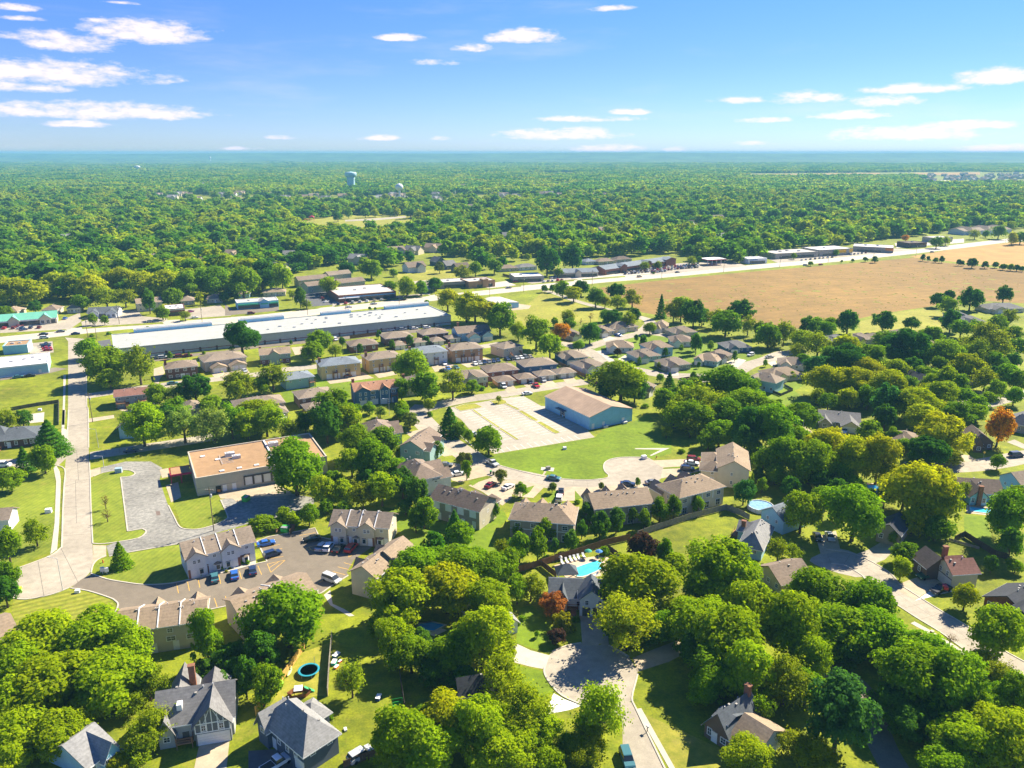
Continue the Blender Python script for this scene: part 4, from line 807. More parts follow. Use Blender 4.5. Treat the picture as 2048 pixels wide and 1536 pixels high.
r = Hs('townhouse_row', 'tan townhouse row of four units with its back to the big tree', 'A', (890,468), (1642,358), 10, 6.3, 'gable', 2.0, 'tan', 'tan',
   'wing .30 .5 .6 1.12 5.4 gable y 1.7; wing .76 .98 .6 1.12 5.4 gable y 1.7; w F .12 4.3 1.1 1.1; w F .36 4.3 1.1 1.1; w F .60 4.3 1.2 1.1; w F .60 2.3 1.9 1.2; d F .65; w F .86 4.3 1.1 1.1; w F .83 2.2 1.9 1.2; d F .40; d F .9; v 10', cat=TWN, short='the four unit townhouse row')
ribs(r, (.24, .47, .72))
r = Hs('townhouse_row', 'short tan townhouse row half hidden by a green tree', 'Z', px('A',1912,345), px('F',490,1420), 10, 6.0, 'gable', 1.8, 'tan', 'tan', 'wing .1 .35 .6 1.12 5.2 gable y 1.6; wing .58 .85 .6 1.12 5.2 gable y 1.6; w F .85 4.2 1.1 1.0; w F .55 4.2 1.1 1; w F .3 4.2 1.1 1; v 9; d F .7', cat=TWN, short='the short townhouse row')
ribs(r, (.5,))
r = Hs('townhouse_row', 'tan townhouse pair with blank gable end on the shaded lawn', 'F', (730,1278), (958,1338), (1078,1195), 6.3, 'gable', 2.1, 'cream', 'tan', 'wing .14 1.14 1.0 2.05 6.7 gable y 2.1 cream tan; wing -.22 .3 .5 .82 5.3 gable x 1.5; wing -.08 .4 1.45 1.8 5.6 gable x 1.5; w R .3 3.8 1.1 1.2; w R .7 3.8 1.1 1.2; w R1 .3 3.8 1.1 1.2; w R1 .7 3.8 1.1 1.2; v 8; d R .5', cat=TWN, short='the blank gabled townhouse', axis='y')
def th_front(label, c, fl, fr, d, h, short, brick):
    r = Hs('townhouse_row', label, c, fl, fr, d, h, 'gable', 2.3, 'white' if not brick else 'cream', 'taupe',
       'wing .0 .27 -.07 .5 5.5 gable y 1.5; wing .5 .76 -.07 .5 5.5 gable y 1.5; w F1 .38 3.7 .8 1.1; w F1 .62 3.7 .8 1.1; w F .40 3.9 .9 .9; w F2 .38 3.7 .8 1.1; w F2 .62 3.7 .8 1.1; w F .88 3.9 .9 .9; d F1 .3; d F .31; d F2 .72; d F .95; '
       'band F1 0 2.5 .0 .12 brick; band F .1 2.5 .27 .30 brick; band F2 0 2.5 .86 1.0 brick; band F .05 2.5 .77 .92 brick; w R .5 3.8 1 1.1; w L .5 3.8 1 1.1; v 7', cat=TWN, short=short)
    ribs(r, (.275, .5, .765)); bay(r, .19); bay(r, .43); bay(r, .58); bay(r, .85); return r
th_front('pale townhouse row with bay windows facing the parked blue cars', 'E', (1465,1187), (2040,1040), 9.5, 5.7, 'the west townhouse row', False)
th_front('cream townhouse row with bay windows facing the parked red car', 'F', (575,910), (1062,938), 9, 5.7, 'the middle townhouse row', True)
# flat-roofed building
r = Hs('flat_roof_building', 'large tan building with flat brown roof and loading docks', 'Z', px('E',1555,552), px('F',565,374), px('E',1485,340), 5.6, 'flat', 0, 'tan', 'membrane',
   'K F .38; K F .45; K F .52; K F .59; K F .66; hvac .30 .62 1.5; hvac .34 .5 1.3; hvac .66 .75 1.6; sky .1 .75; sky .2 .55; sky .2 .12; sky .33 .12; sky .46 .12; sky .58 .3; d F .2; d F .27; band F 2.4 2.5 .0 .3 conc', oh=.05, cat='building', short='the flat roofed building')
MB().box(r[1]*.60, r[2]*.02, 5.5, r[1]*.60+.5, r[2]*.98, 6.05).build('parapet', TRIM, r[0])
pm = MB()
for i in range(6): pm.tube((r[1]*.22, r[2]*(.35+.05*i), 5.9), (r[1]*.31, r[2]*(.35+.05*i), 5.9), .07, .07, 5)
pm.tube((r[1]*.22, r[2]*.33, 5.9), (r[1]*.22, r[2]*.68, 5.9), .07, .07, 5); pm.build('roof_pipework', METALV, r[0])
# entrance canopy with red fascia
cz = 3.2; mb = MB(); w_, d_ = r[1], r[2]
cv = Hs('entrance_canopy', 'tan roofed entrance canopy with red fascia and posts', 'Q', (655,290), (832,262), 6.6, cz, 'flat', 0, 'tan', 'membrane', '', oh=.02, cat='canopy', short='the red canopy')
for ch in list(cv[0].children):
    if ch.name.startswith(('wall', 'parapet')): bpy.data.objects.remove(ch)
MB().box(-.02, -.02, 2.6, cv[1], .15, 3.25).box(-.02, .15, 2.6, .15, cv[2], 3.25).box(-.02, cv[2]-.15, 2.6, cv[1], cv[2], 3.25).build('fascia', BANDS['red'], cv[0])
for xx, yy in ((.2, .2), (.2, cv[2]-.3), (cv[1]*.5, .2)): MB().box(xx-.15, yy-.15, 0, xx+.15, yy+.15, 2.6).build('post', BANDS['red'], cv[0])
# blue warehouse
r = Hs('warehouse', 'pale blue metal warehouse with long brown gable roof', 'P', (1520,356), (1940,270), (1098,150), 5.2, 'gable', 2.6, 'metal', 'warehouse', 'd F .32; d F .78; d F .08; D L .55; D L .62; w L .58 .8 2.4 1.6; band L 3.0 3.3 .5 .68 navy 1.6', axis='y', oh=.3, cat='warehouse', short='the blue warehouse')
for u in (.34, .8): MB().box(r[1]*u-1, -1.4, 0, r[1]*u+.8, -.3, .7).box(r[1]*u-1.1, -1.5, .7, r[1]*u+.9, -.2, .78).build('air_conditioner', METALV, r[0])
# court townhouses
G2 = 'd'
Hs('townhouse_block', 'brown hip roofed townhouse block behind tall trees by the court street', 'F', (880,195), (1108,168), 13, 6, 'hip', 2.6, 'teal', 'brown', 'wing .7 1.35 .1 .45 5 gable x 1.6; wing .7 1.35 .55 .9 5 gable x 1.6; w R1 .5 3.6 1.2 1.2; v 8; W F 2 3.6 1.2 1.2', cat=TWN, short='the tree hidden townhouse', axis='y')
Hs('townhouse_block', 'teal walled townhouse block with long tan roof on the court street', 'F', (1130,285), (1330,312), 15, 6, 'gable', 2.3, 'teal', 'brown', 'wing .7 1.25 .08 .45 5.2 gable x 1.6; wing .7 1.25 .55 .9 5.2 gable x 1.6; W F 2 3.7 1.1 1.1; v 6; w F .8 3.6 1 1', cat=TWN, short='the teal townhouse', axis='y')
Hs('townhouse_block', 'brown hip roofed townhouse block with two driveway wings', 'F', (1245,567), (1485,515), (1100,432), 6, 'hip', 2.7, 'white', 'brown', 'wing .75 1.4 .02 .4 5 gable x 1.8; wing .75 1.45 .5 .9 5 gable x 1.8; w F .82 3.8 1 1.1; v 9; w R1 .5 3.4 1.2 1.2; g R1 .5 2.6', cat=TWN, short='the two winged townhouse', axis='y')
Hs('townhouse_block', 'dark brown roofed townhouse row with grey gable end and patio doors', 'F', (1370,702), (1778,808), (1935,700), 6, 'gable', 2.5, 'taupe', 'dkbrown', 'wing .1 .3 .7 1.3 4.6 hip y 1.6; wing .4 .6 .7 1.35 4.6 hip y 1.6; wing .75 .95 .7 1.35 4.6 hip y 1.6; W F 4 3.6 1.5 1.3; band F 3.3 5.4 .06 .19 white .1; band F 3.3 5.4 .31 .44 white .1; band F 3.3 5.4 .56 .69 white .1; band F 3.3 5.4 .81 .94 white .1; w F .12 3.6 1.4 1.3; d F .18; d F .42; d F .68; d F .9; w R .5 3.6 .9 1; w R .25 1 1 1.1; band R .02 5.6 .01 .99 cream; v 14', cat=TWN, short='the dark roofed townhouses')
Hs('townhouse_block', 'tan hip roofed townhouse row behind a line of young trees', 'G', (-32,865), (502,908), (532,765), 6, 'hip', 2.7, 'taupe', 'tan', 'wing .02 .22 .75 1.3 4.4 gable y 1.7; wing .3 .5 .75 1.35 4.4 gable y 1.7; wing .7 .95 .75 1.3 4.4 gable y 1.7; w F .12 3.6 1.6 1.3; w F .37 3.6 1.6 1.3; w F .62 3.6 1.6 1.3; w F .87 3.6 1.6 1.3; W F 4 .2 1.8 2.1; band F 3.0 3.2 0 1 white; v 12; band F .1 5.4 .74 .76 white .08', cat=TWN, short='the hip roofed townhouses')
Hs('townhouse_block', 'tan gable roofed townhouse row with pink end unit and white fence panels', 'G', (652,788), (1135,737), (570,660), 6, 'gable', 2.4, 'taupe', 'tan', 'wing .04 .2 .75 1.3 4.4 gable y 1.7; wing .38 .56 .75 1.35 4.4 gable y 1.7; wing .68 .88 .75 1.4 4.4 gable y 1.7; w F .13 3.6 1.7 1.3; w F .38 3.6 1.7 1.3; w F .63 3.6 1.7 1.3; w F .87 3.6 1.7 1.3; W F 4 .2 1.8 2.1; w L .5 3.6 .9 1.2; band L .02 5.6 .01 .99 cream; v 10; band F 3.1 3.3 0 1 white', cat=TWN, short='the pink ended townhouses')
Hs('townhouse_block', 'tan hip roofed townhouse row with white patio fences', 'G', (1332,698), (1708,602), (1130,590), 6, 'hip', 2.6, 'cream', 'tan', 'wing -.02 .2 .75 1.3 4.4 gable y 1.7; wing .35 .6 .75 1.35 4.4 gable y 1.8; wing .65 .9 .75 1.4 4.4 gable y 1.8; w F .12 3.6 1.6 1.3; w F .38 3.6 1.6 1.3; w F .64 3.6 1.6 1.3; w F .88 3.6 1.6 1.3; W F 4 .2 1.8 2.1; w L .5 3.4 .8 1.1; v 10; band F 3.0 5.5 .24 .26 white .06; band F 3.0 5.5 .5 .52 white .06; band F 3.0 5.5 .74 .76 white .06', cat=TWN, short='the patio townhouses')
Hs('townhouse_block', 'large cream gabled townhouse block beside the wood', 'G', (1628,458), (1902,482), (1562,297), 6.4, 'gable', 2.6, 'cream', 'tan', 'wing -.55 .2 .05 .4 5.0 hip x 1.8; wing -.5 .2 .5 .95 5.0 hip x 1.8; w F .45 3.9 .8 1; w F .45 1.1 .8 1.2; w F1 .5 3.4 .9 1.1; v 6; g F1 .4 2.6', cat=TWN, short='the gabled block', axis='y')
# the cul-de-sac houses
r = Hs('white_house', 'white house with dark slate roof and front garage gable by the swimming pool', 'C', (285,172), (775,192), 9.0, 3.4, 'gable', 2.2, 'white', 'slate', 'wing .52 .93 -.30 .5 4.6 gable y 2.2; wing .14 .30 -.08 .4 3.4 gable y 1.8; w F1 .3 2.8 .9 1.3; w F1 .85 2.8 .9 1.3; D F1 .3; D F1 .7; band F1 .05 2.2 .12 .45 dk; band F1 .05 2.2 .55 .9 dk; d F .4; W F 3 1 1 1.3; w F2 .5 1 1.2 1.4; v 2; stair .42 -.05 .9; deck .30 .5 -.12 0 .9', short='the white house')
Hs('pale_house', 'pale grey roofed house mostly hidden by a broad tree', 'B', (1760,400), (2050,322), 12, 2.9, 'hip', 2.2, 'white', 'ltgrey', 'W F 3 1 1.2 1.3; d F .5; v 3; wing .6 1.05 -.25 .4 2.9 gable y 1.6; w F1 .5 1 1.3 1.3', short='the pale hidden house')
Hs('dark_house', 'black roofed house with navy siding in tree shade', 'B', (1612,968), (1960,905), (1552,835), 3.2, 'gable', 2.2, 'navy', 'black', 'W F 3 1 1.1 1.3; w L .5 1 1 1.2; d F .6; v 2', short='the shaded black roofed house')
Hs('dormer_house', 'house with shade darkened roof, long dormer and tan garage wing', 'C', (1505,1167), (1742,1322), 10, 3.0, 'gable', 3.6, 'brown', 'slate', 'wing .28 .74 .10 .5 4.9 gable x .5; wing 1.0 1.95 .0 1.0 3.0 gable x 2.6 white tan; w F .2 .9 1 1.6; w F .75 .9 1.2 1.3; d F .4; w F1 .25 4.1 1.1 .6; w F1 .55 4.1 1.1 .6; w F1 .8 4.1 .8 .6; v 4; w R2 .5 1 1.4 1.3; c .5 .95 8', short='the dormer house')  # main roof coloured dark for the shadow on it; sunlit wing stays tan
Hs('timber_garage_house', 'red brown roofed house with cream half timbered garage', 'H', (1470,1308), (1702,1292), (1310,1192), 4.4, 'gable', 2.0, 'cream', 'red', 'wing -.5 .45 .8 1.7 3.6 gable y 2.4 brown dkbrown; wing .45 1.1 .9 1.5 3.2 gable x 1.6 brown red; w L .3 2.7 1 1.3; w L .72 2.7 1 1.3; g L .27 2.6; g L .73 2.6; band L 2.4 2.6 0 1 dk; c .6 1.45 6.5; v 3; w L1 .5 1 1 1.3', short='the red roofed house', axis='x')
Hs('brick_house', 'brick ranch house with black shingle roof and white window', 'D', (1700,162), (2080,335), 11, 2.9, 'gable', 2.5, 'brick', 'black', 'w F .14 1 1.1 1.1; w F .5 .9 1.4 1.3; D F .35; W F 2 .9 1 1.2; v 4; wing .55 .9 -.18 .4 2.9 gable y 1.8', short='the brick ranch house')
Hs('deck_house', 'pale blue house with light grey roof and back deck by the fenced lawn', 'G', (1790,1064), (2002,1112), 15, 3.6, 'hip', 2.8, 'blue', 'ltgrey', 'wing -.4 .4 .62 .98 3.2 gable x 1.6; w F .3 1.6 .9 1.1; w F .7 1.6 .9 1.1; w L1 .5 1 1.2 1.5; deck -.7 -.41 .62 .9 1.0; v 8; c -.2 .7 5.4; d L .3', short='the pale blue deck house', axis='y')
Hs('pale_blue_house', 'light blue gabled house with slate roof beside the round pool', 'H', (-70,790), (128,885), 10, 4.4, 'gable', 2.4, 'blue', 'bluegrey', 'w F .3 2.4 .9 1.1; w F .7 2.4 .9 1.1; w L .5 2.4 .9 1.1; v 2', short='the slate roofed blue house')
Hs('olive_tree_house', 'tan roofed house tucked under bright green trees', 'H', (-110,1235), (105,1392), 10, 3.0, 'gable', 2.4, 'tan', 'brown', 'W F 3 1 1.1 1.2; v 3', short='the tucked away tan house')
Hs('brown_house', 'taupe gabled house with white framed window under trees', 'H', (850,942), (1062,1002), 10, 3.8, 'gable', 2.2, 'taupe', 'black', 'w F .68 1.4 1.1 1.4; w F .2 1.4 1.1 1.4; w R .5 1.4 1 1.2', short='the taupe gabled house', axis='y')
Hs('pool_house', 'brown roofed house with brick chimney beside the small pool', 'H', (1470,645), (1892,670), 10.5, 3.0, 'gable', 2.4, 'aqua', 'dkbrown', 'wing .26 .6 -.32 .5 3.0 gable y 2.2; w F1 .82 .8 1 1.6; w F1 .18 .8 1 1.6; c .43 -.36 6.2; w F .8 .9 1.4 1.3; wing -.18 .16 .6 1.5 3 gable y 2.4 brown dkbrown; v 5; w F .68 .9 1 1.2', short='the chimney house')
Hs('aqua_house', 'tall pale aqua gable house with grey roof', 'H', (1825,512), (2020,598), 13, 4.6, 'gable', 2.4, 'blue', 'taupe', 'w F .6 3 .7 .9; w F .3 2.2 .8 1; v 2', short='the aqua gable house', axis='y')
Hs('ranch_house', 'brown hip roofed ranch house among yellow trees', 'H', (965,235), (1215,268), 11, 2.8, 'hip', 2.2, 'navy', 'brown', 'wing .28 .58 -.2 .4 2.8 gable y 1.4; w F1 .5 .9 1.6 1.3; W F 3 .9 1.1 1.2; v 3', short='the brown ranch house')
Hs('ranch_house', 'grey roofed ranch house with tan garage gable and white pickup', 'H', (400,80), (745,112), 12, 2.8, 'gable', 2.4, 'stone', 'grey', 'wing .54 .96 -.4 .5 2.8 gable y 1.9 cream; wing 0 .26 -.2 .4 2.8 gable y 1.6; g F1 .5 4.8; W F 4 .9 1.1 1.2; D F .42; w F2 .5 .9 1.6 1.3; v 4', short='the grey ranch house')
Hs('ranch_house', 'dark brown roofed house behind the orange tree', 'H', (1615,250), (1810,262), 12, 3.0, 'gable', 2.4, 'brown', 'dkbrown', 'wing 0 .36 -.3 .4 3.0 gable y 2; w F1 .5 .9 1.3 1.3; W F 3 .9 1 1.2; v 3', short='the house behind the orange tree')
Hs('big_grey_house', 'large dark grey roofed stone house at the wood edge', 'H', (1890,90), (2110,132), 13, 3.6, 'hip', 3, 'stone', 'grey', 'W F 3 1 1.2 1.4; w L .5 1 1.2 1.4; v 3', short='the stone house')
Hs('gable_house', 'black roofed house with glazed gable in the clearing', 'L', (1432,603), (1535,592), 11, 3.2, 'gable', 2.8, 'brick', 'black', 'W F 3 3.2 .9 1.1; w F .3 .8 1.2 1.2; w F .7 .8 1.2 1.2', short='the glazed gable house', axis='y')
# left edge
Hs('clinic', 'dark slate roofed brick house with white columns beside the pines', 'E', (-90,252), (322,210), 13, 3.3, 'hip', 2.4, 'darkbrick', 'slate', 'wing -.05 .32 .1 .9 3.4 hip x 3.4; W F 5 .9 1 1.6; d F .35; w F .82 .9 1 1.6; v 2; deck .0 .2 -.25 -.02 .3', short='the slate roofed brick house')
Hs('white_shed', 'white sided house end on the wide lawn', 'E', (-210,895), (72,868), 8, 4.0, 'gable', 1.8, 'white', 'taupe', 'w F .4 1.2 1 1.2; d F .8', short='the white sided house')
# duplex blocks
AP = 'apartment block'
Hs('brick_block', 'dark brick apartment block with two rows of white windows', 'I', (1318,714), (1588,684), 12, 5.3, 'hip', 1.9, 'darkbrick', 'brown', 'w F .12 3.4 1.5 1.2; w F .34 3.4 1.5 1.2; w F .6 3.4 1.5 1.2; w F .85 3.4 1.5 1.2; w F .12 .8 1.5 1.3; w F .34 .8 1.5 1.3; w F .66 .8 1.5 1.3; w F .87 .8 1.5 1.3; d F .48; d F .53; v 5; c .02 .6 8', cat=AP, short='the dark brick block')
Hs('duplex', 'tan duplex with four white garage doors', 'I', (1628,658), (1978,612), 13, 5, 'hip', 2.0, 'cream', 'taupe', 'wing .12 .46 -.42 .2 2.7 gable y 1.5 cream tan; wing .56 .93 -.42 .2 2.7 gable y 1.5 cream tan; g F1 .28 2.5; g F1 .74 2.5; g F2 .28 2.5; g F2 .74 2.5; W F 4 3.4 .9 .9; v 4; w L .5 3 .9 1', cat='duplex', short='the tan duplex')
Hs('walkup_block', 'grey walk up apartment block with red roof and wooden stairs', 'I', (905,938), (1192,908), 11, 5, 'gable', 1.5, 'grey', 'red', 'W F 4 3.2 1.2 1.1; W F 3 .8 1.1 1.2; deck .02 .3 -.2 -.01 2.4; deck .68 .95 -.2 -.01 2.4; stair .36 -.05 2.4; stair .64 -.05 2.4; w L .5 3 1 1; v 3', cat=AP, short='the red roofed walk up')
Hs('small_duplex', 'taupe roofed duplex with blue end wall beside the street', 'E', (925,140), (1062,132), (912,0), 4.6, 'gable', 1.7, 'blue', 'taupe', 'w F .5 2.8 1 1; w L .3 1 1 1.2; w L .7 1 1 1.2; v 3; w R .4 1 1 1.2', cat='duplex', short='the blue ended duplex', axis='y')
Hs('small_duplex', 'low taupe roof showing between leafy trees', 'I', (1470,1042), (1645,1012), 11, 3.2, 'hip', 1.7, 'tan', 'taupe', 'W F 3 1 1.1 1.2; v 2', cat='duplex', short='the tree screened duplex')
Hs('duplex', 'brown hip roofed duplex with one garage and white car', 'J', (78,1030), (485,975), 12, 4.8, 'hip', 2.0, 'tan', 'taupe', 'wing .72 1.0 -.55 .2 2.7 hip y 1.4; g F1 .5 2.6; W F 5 3.1 1 1; w F .85 3.1 1.2 1.1; v 4; w R .5 3.1 1 1', cat='duplex', short='the single garage duplex')
Hs('duplex', 'pale sided duplex with brick base and centre gable', 'J', (272,602), (530,582), 12, 5.2, 'gable', 1.9, 'green', 'tan', 'wing .3 .62 -.06 .5 5.3 gable y 1.6; W F 4 3.5 1 1; band F .05 2.4 .0 .3 brick; band F .05 2.4 .62 1 brick; W F 5 .8 1.1 1.2; d F .4; w L .5 3.2 .9 1; v 4; c .02 .6 7.5', cat='duplex', short='the brick based duplex')
def gblock(label, c, fl, fr, wall, rf, short, n=4, h=6.6):
    Hs('garage_block', label, c, fl, fr, 12.5, h, 'hip', 2.0, wall, rf, ';'.join(f'g F {.09 + .82*(i+.5)/n:.3f} 2.3' for i in range(n)) + f'; W F {n} 5.0 .9 .9; W F {n} 3.0 .8 1.3; w L .5 3.4 .9 1; w R .5 3.4 .9 1; deck .28 .40 -.12 -.01 3; deck .60 .72 -.12 -.01 3; v 4; c .03 .55 {h+2.2}', cat=AP, short=short)
gblock('buff apartment block with blue grey roof and dark vehicle in front', 'J', (760,692), (1092,657), 'yellow', 'bluegrey', 'the buff block')
gblock('buff apartment block with taupe roof beside the leafy tree', 'J', (1148,642), (1425,607), 'yellow', 'taupe', 'the taupe roofed buff block')
gblock('white apartment block with dark blue grey roof', 'J', (1498,597), (1788,564), 'white', 'bluegrey', 'the white block')
gblock('orange brick apartment block with four white garage doors', 'K', (12,564), (272,540), 'orange', 'taupe', 'the orange brick block')
Hs('duplex', 'cream duplex with taupe hip roof and outside stairs', 'K', (432,552), (592,520), 12, 4.8, 'hip', 1.8, 'cream', 'taupe', 'W F 3 3.0 1 1; w L .5 3 1 1; stair .3 -.05 2.4; stair .8 -.05 2.4; v 3', cat='duplex', short='the cream stair duplex')
Hs('duplex', 'brown hip roofed brick duplex behind dark cypresses', 'J', (998,530), (1232,508), 12, 3.8, 'hip', 2.0, 'brick', 'brown', 'W F 3 1.4 1.3 1.4; w F .85 1.2 1.3 1.6; v 4', cat='duplex', short='the brick duplex')
GAR = '; g F1 .28 2.4; g F1 .74 2.4; g F2 .28 2.4; g F2 .74 2.4; W F 3 2.4 1 1; v 4'
Hs('duplex', 'dark duplex with taupe roof and twin garages near the mall', 'J', (1282,470), (1512,447), 12, 4.2, 'hip', 2.0, 'brown', 'taupe', 'wing .08 .5 -1.0 -.25 2.6 hip x 1.5; wing .85 1.3 -.8 -.1 2.6 hip x 1.5; stair .66 -.05 2' + GAR, cat='duplex', short='the twin garage duplex')
Hs('duplex', 'dark brick duplex with taupe roof at the mall end', 'J', (1582,440), (1795,418), 12, 4.2, 'hip', 2.0, 'darkbrick', 'taupe', 'wing .1 .55 -1.0 -.25 2.6 hip x 1.5; wing .8 1.3 -.75 -.1 2.6 hip x 1.5; stair .68 -.05 2' + GAR, cat='duplex', short='the mall end duplex')
Hs('duplex', 'pale blue duplex with brown roof and front gables', 'K', (58,428), (332,405), 13, 4.8, 'gable', 2.4, 'blue', 'brown', 'wing .25 .6 -.45 .3 3.4 gable y 1.9; wing .68 1.0 -.35 .4 3.6 gable y 2 blue slate; g F1 .3 2.3; g F1 .72 2.3; g F2 .3 2.3; g F2 .72 2.3; w F .1 3 .9 1; w L .5 3 .9 1; v 3; c .2 1.0 8', cat='duplex', short='the pale blue duplex')
Hs('duplex', 'teal duplex with blue grey roof and balcony', 'J', (478,803), (722,768), 11.5, 4.8, 'hip', 1.8, 'teal', 'bluegrey', 'W F 3 3.2 1 .9; deck .8 1.02 -.12 -.01 2.3; w R .5 3 1 1; v 3', cat='duplex', short='the teal duplex')
Hs('duplex', 'dark duplex with taupe hip roofs and low garage in front', 'J', (588,950), (884,908), 12, 4.4, 'hip', 1.9, 'brown', 'taupe', 'wing .02 .5 -.95 -.22 2.6 hip x 1.5; W F 4 2.6 1 1; D F1 .5; stair .66 -.03 2; v 3', cat='duplex', short='the low garage duplex')
r = Hs('blue_block', 'dark blue apartment block with white trim and orange roof', 'J', (1030,893), (1390,857), 12, 6.6, 'gable', 2.0, 'dkblue', 'terra', 'wing .02 .34 -.05 .5 6.6 gable y 1.6; wing .58 .8 -.06 .5 6.6 gable y 1.5; w F1 .3 4.4 .9 1.4; w F1 .7 4.4 .9 1.4; w F1 .3 2.2 .9 1.4; w F1 .7 2.2 .9 1.4; w F .42 4.5 1.9 1.3; w F .42 2.6 2 1.1; w F2 .3 4.2 .8 1.6; w F2 .7 4.2 .8 1.6; w F .9 4.5 1.8 1.2; g F1 .5 2.4; d F .36; g F .46 2.3; g F2 .4 2.3; d F .86; band F2 0 6.4 .0 .06 white; band F2 0 6.4 .94 1 white; band F 6.2 6.4 .34 .58 white; c .03 .7 9.5; v 3; deck .84 1.0 -.1 -.01 3.4', cat=AP, short='the dark blue block')
Hs('duplex', 'cream duplex with taupe roof half hidden by trees', 'J', (1450,835), (1695,808), 11.5, 5.4, 'hip', 2.0, 'cream', 'taupe', 'W F 4 3.2 .9 1.1; W F 4 .8 .9 1.2; c .0 .6 8; v 3', cat='duplex', short='the half hidden cream duplex')
Hs('duplex', 'cream duplex with white windows and brick base facing the warehouse lot', 'J', (1828,795), (2114,767), 11.5, 5.2, 'hip', 2.0, 'cream', 'taupe', 'wing .38 .66 -.05 .5 5.2 gable y 1.6; W F 5 3.2 1 1.2; W F 5 .8 1 1.2; band F .05 2.2 .7 1 brick; v 4', cat='duplex', short='the white windowed duplex')
Hs('duplex', 'brown duplex with two hip roofed garages facing the warehouse street', 'K', (298,738), (556,712), 12, 4.4, 'hip', 2.0, 'brick', 'brown', 'wing .08 .62 -.95 -.25 2.6 hip x 1.5 orange brown; wing .78 1.32 -.9 -.2 2.6 hip x 1.5 brick brown; stair .68 -.03 2' + GAR, cat='duplex', short='the brown garage duplex')
Hs('duplex', 'dark sided duplex with taupe hip roofs and white garage doors', 'K', (592,694), (866,668), 12.5, 4.8, 'hip', 2.0, 'dkblue', 'taupe', 'wing .2 .72 -.85 -.2 2.6 hip x 1.5 stone; wing .82 1.35 -.8 -.15 2.6 hip x 1.5 stone; stair .7 -.03 2' + GAR, cat='duplex', short='the white door duplex')
# new subdivision
SD = [('dark walled hip roofed house at the subdivision entrance', (898,628), (1112,612), 13, 'dkblue', 'taupe'), ('white hip roofed house at the wooden fence', (1058,704), (1255,674), 12, 'white', 'taupe'), ('taupe roofed house behind the dark round tree', (955,445), (1065,425), 11, 'tan', 'taupe'),
      ('tan roofed ranch house behind a blue car', (1185,418), (1325,402), 12, 'cream', 'tan'), ('tan roofed long ranch house under shade trees', (1305,390), (1515,368), 12, 'cream', 'taupe'), ('gabled tan house at the field edge', (1635,375), (1748,380), 14, 'cream', 'tan'), ('taupe roofed house under the dark tree row', (1790,425), (1985,412), 12, 'tan', 'taupe'),
      ('white walled house with brown roof at the field corner', (1765,490), (1955,492), 12, 'white', 'brown'), ('blue walled two storey house with tan roof', (1588,548), (1795,532), 11, 'blue', 'tan'), ('tan roofed house with white garage at the bend', (1248,535), (1475,540), 11, 'white', 'tan'), ('pale teal house with tan roof in the middle of the loop', (1490,618), (1695,600), 12, 'teal', 'taupe'),
      ('brick fronted ranch house with tan garage door and driveway', (1722,688), (1938,668), 12, 'stone', 'taupe'), ('grey walled house beside the big round tree', (1556,892), (1655,835), 9, 'grey', 'taupe')]
for lab, fl, fr, d, wl_, rf_ in SD:
    two = 'two storey' in lab
    Hs('subdivision_house', lab, 'K', fl, fr, d, 5.0 if two else 3.0, 'hip', 2.5, wl_, rf_, 'wing .08 .42 -.25 .5 %s gable y 1.7; g F1 .5 3.8; W F 4 1 1.1 1.3; d F .5; v 3; w R .5 1 1 1.2' % (5.0 if two else 3.0), short='the ' + lab.split(' with ')[0].split(' behind ')[0].split(' at ')[0].split(' beside ')[0].split(' under ')[0].split(' in ')[0], group='houses of the new subdivision')
SL = [('tan roofed house on the green corner lawn', (105,458), (250,478), 11, 'teal', 'tan'), ('brown roofed house beside the white car', (248,462), (345,432), 10, 'tan', 'brown'), ('grey roofed house with blue wall at the street bend', (298,398), (455,392), 12, 'dkblue', 'grey'), ('white walled taupe roofed house across the bend', (598,488), (790,503), 11, 'white', 'taupe'), ('tan roofed cream house above the fenced lawn', (565,566), (758,550), 11, 'cream', 'tan'),
      ('pale blue two storey house with a fenced green yard', (420,570), (592,604), 10, 'blue', 'taupe'), ('grey roofed white house at the wood edge', (915,365), (1045,352), 12, 'white', 'grey'), ('grey roofed house in a row below the pale field', (1050,352), (1185,345), 12, 'grey', 'taupe'), ('long grey roofed house below the pale field', (1185,345), (1330,338), 12, 'cream', 'taupe'), ('white gabled house below the pale field', (1322,325), (1455,318), 12, 'white', 'taupe'),
      ('small tan house in the olive trees', (1500,400), (1595,388), 11, 'white', 'tan'), ('grey house between dark field trees', (1655,215), (1735,210), 12, 'grey', 'grey'), ('tan house beside the dark field trees', (1690,245), (1825,240), 12, 'white', 'grey'), ('long grey roofed house at the field end', (1840,170), (2060,165), 14, 'cream', 'grey'), ('brown roofed house beside the round deck pool', (1975,565), (2080,560), 12, 'tan', 'brown'),
      ('tan house tucked behind the pale olive tree', (1740,580), (1830,570), 11, 'cream', 'tan'), ('grey house at the far right lane', (1900,330), (2000,322), 12, 'grey', 'taupe'), ('low taupe house beside the yellow trees', (600,830), (670,815), 10, 'stone', 'taupe')]
for lab, fl, fr, d, wl_, rf_ in SL:
    h_ = 5.0 if 'two storey' in lab else 3.0
    Hs('suburban_house', lab, 'L', fl, fr, d, h_, 'hip', 2.4, wl_, rf_, 'wing .1 .42 -.22 .5 %s gable y 1.7; W F 4 1 1.1 1.3; d F .5; g F1 .5 3.6; v 2' % h_, short='the ' + lab.split(' with ')[0].split(' beside ')[0].split(' below ')[0].split(' at ')[0].split(' across ')[0].split(' above ')[0].split(' on ')[0].split(' in ')[0].split(' behind ')[0].split(' between ')[0], group='houses right of the bare field')
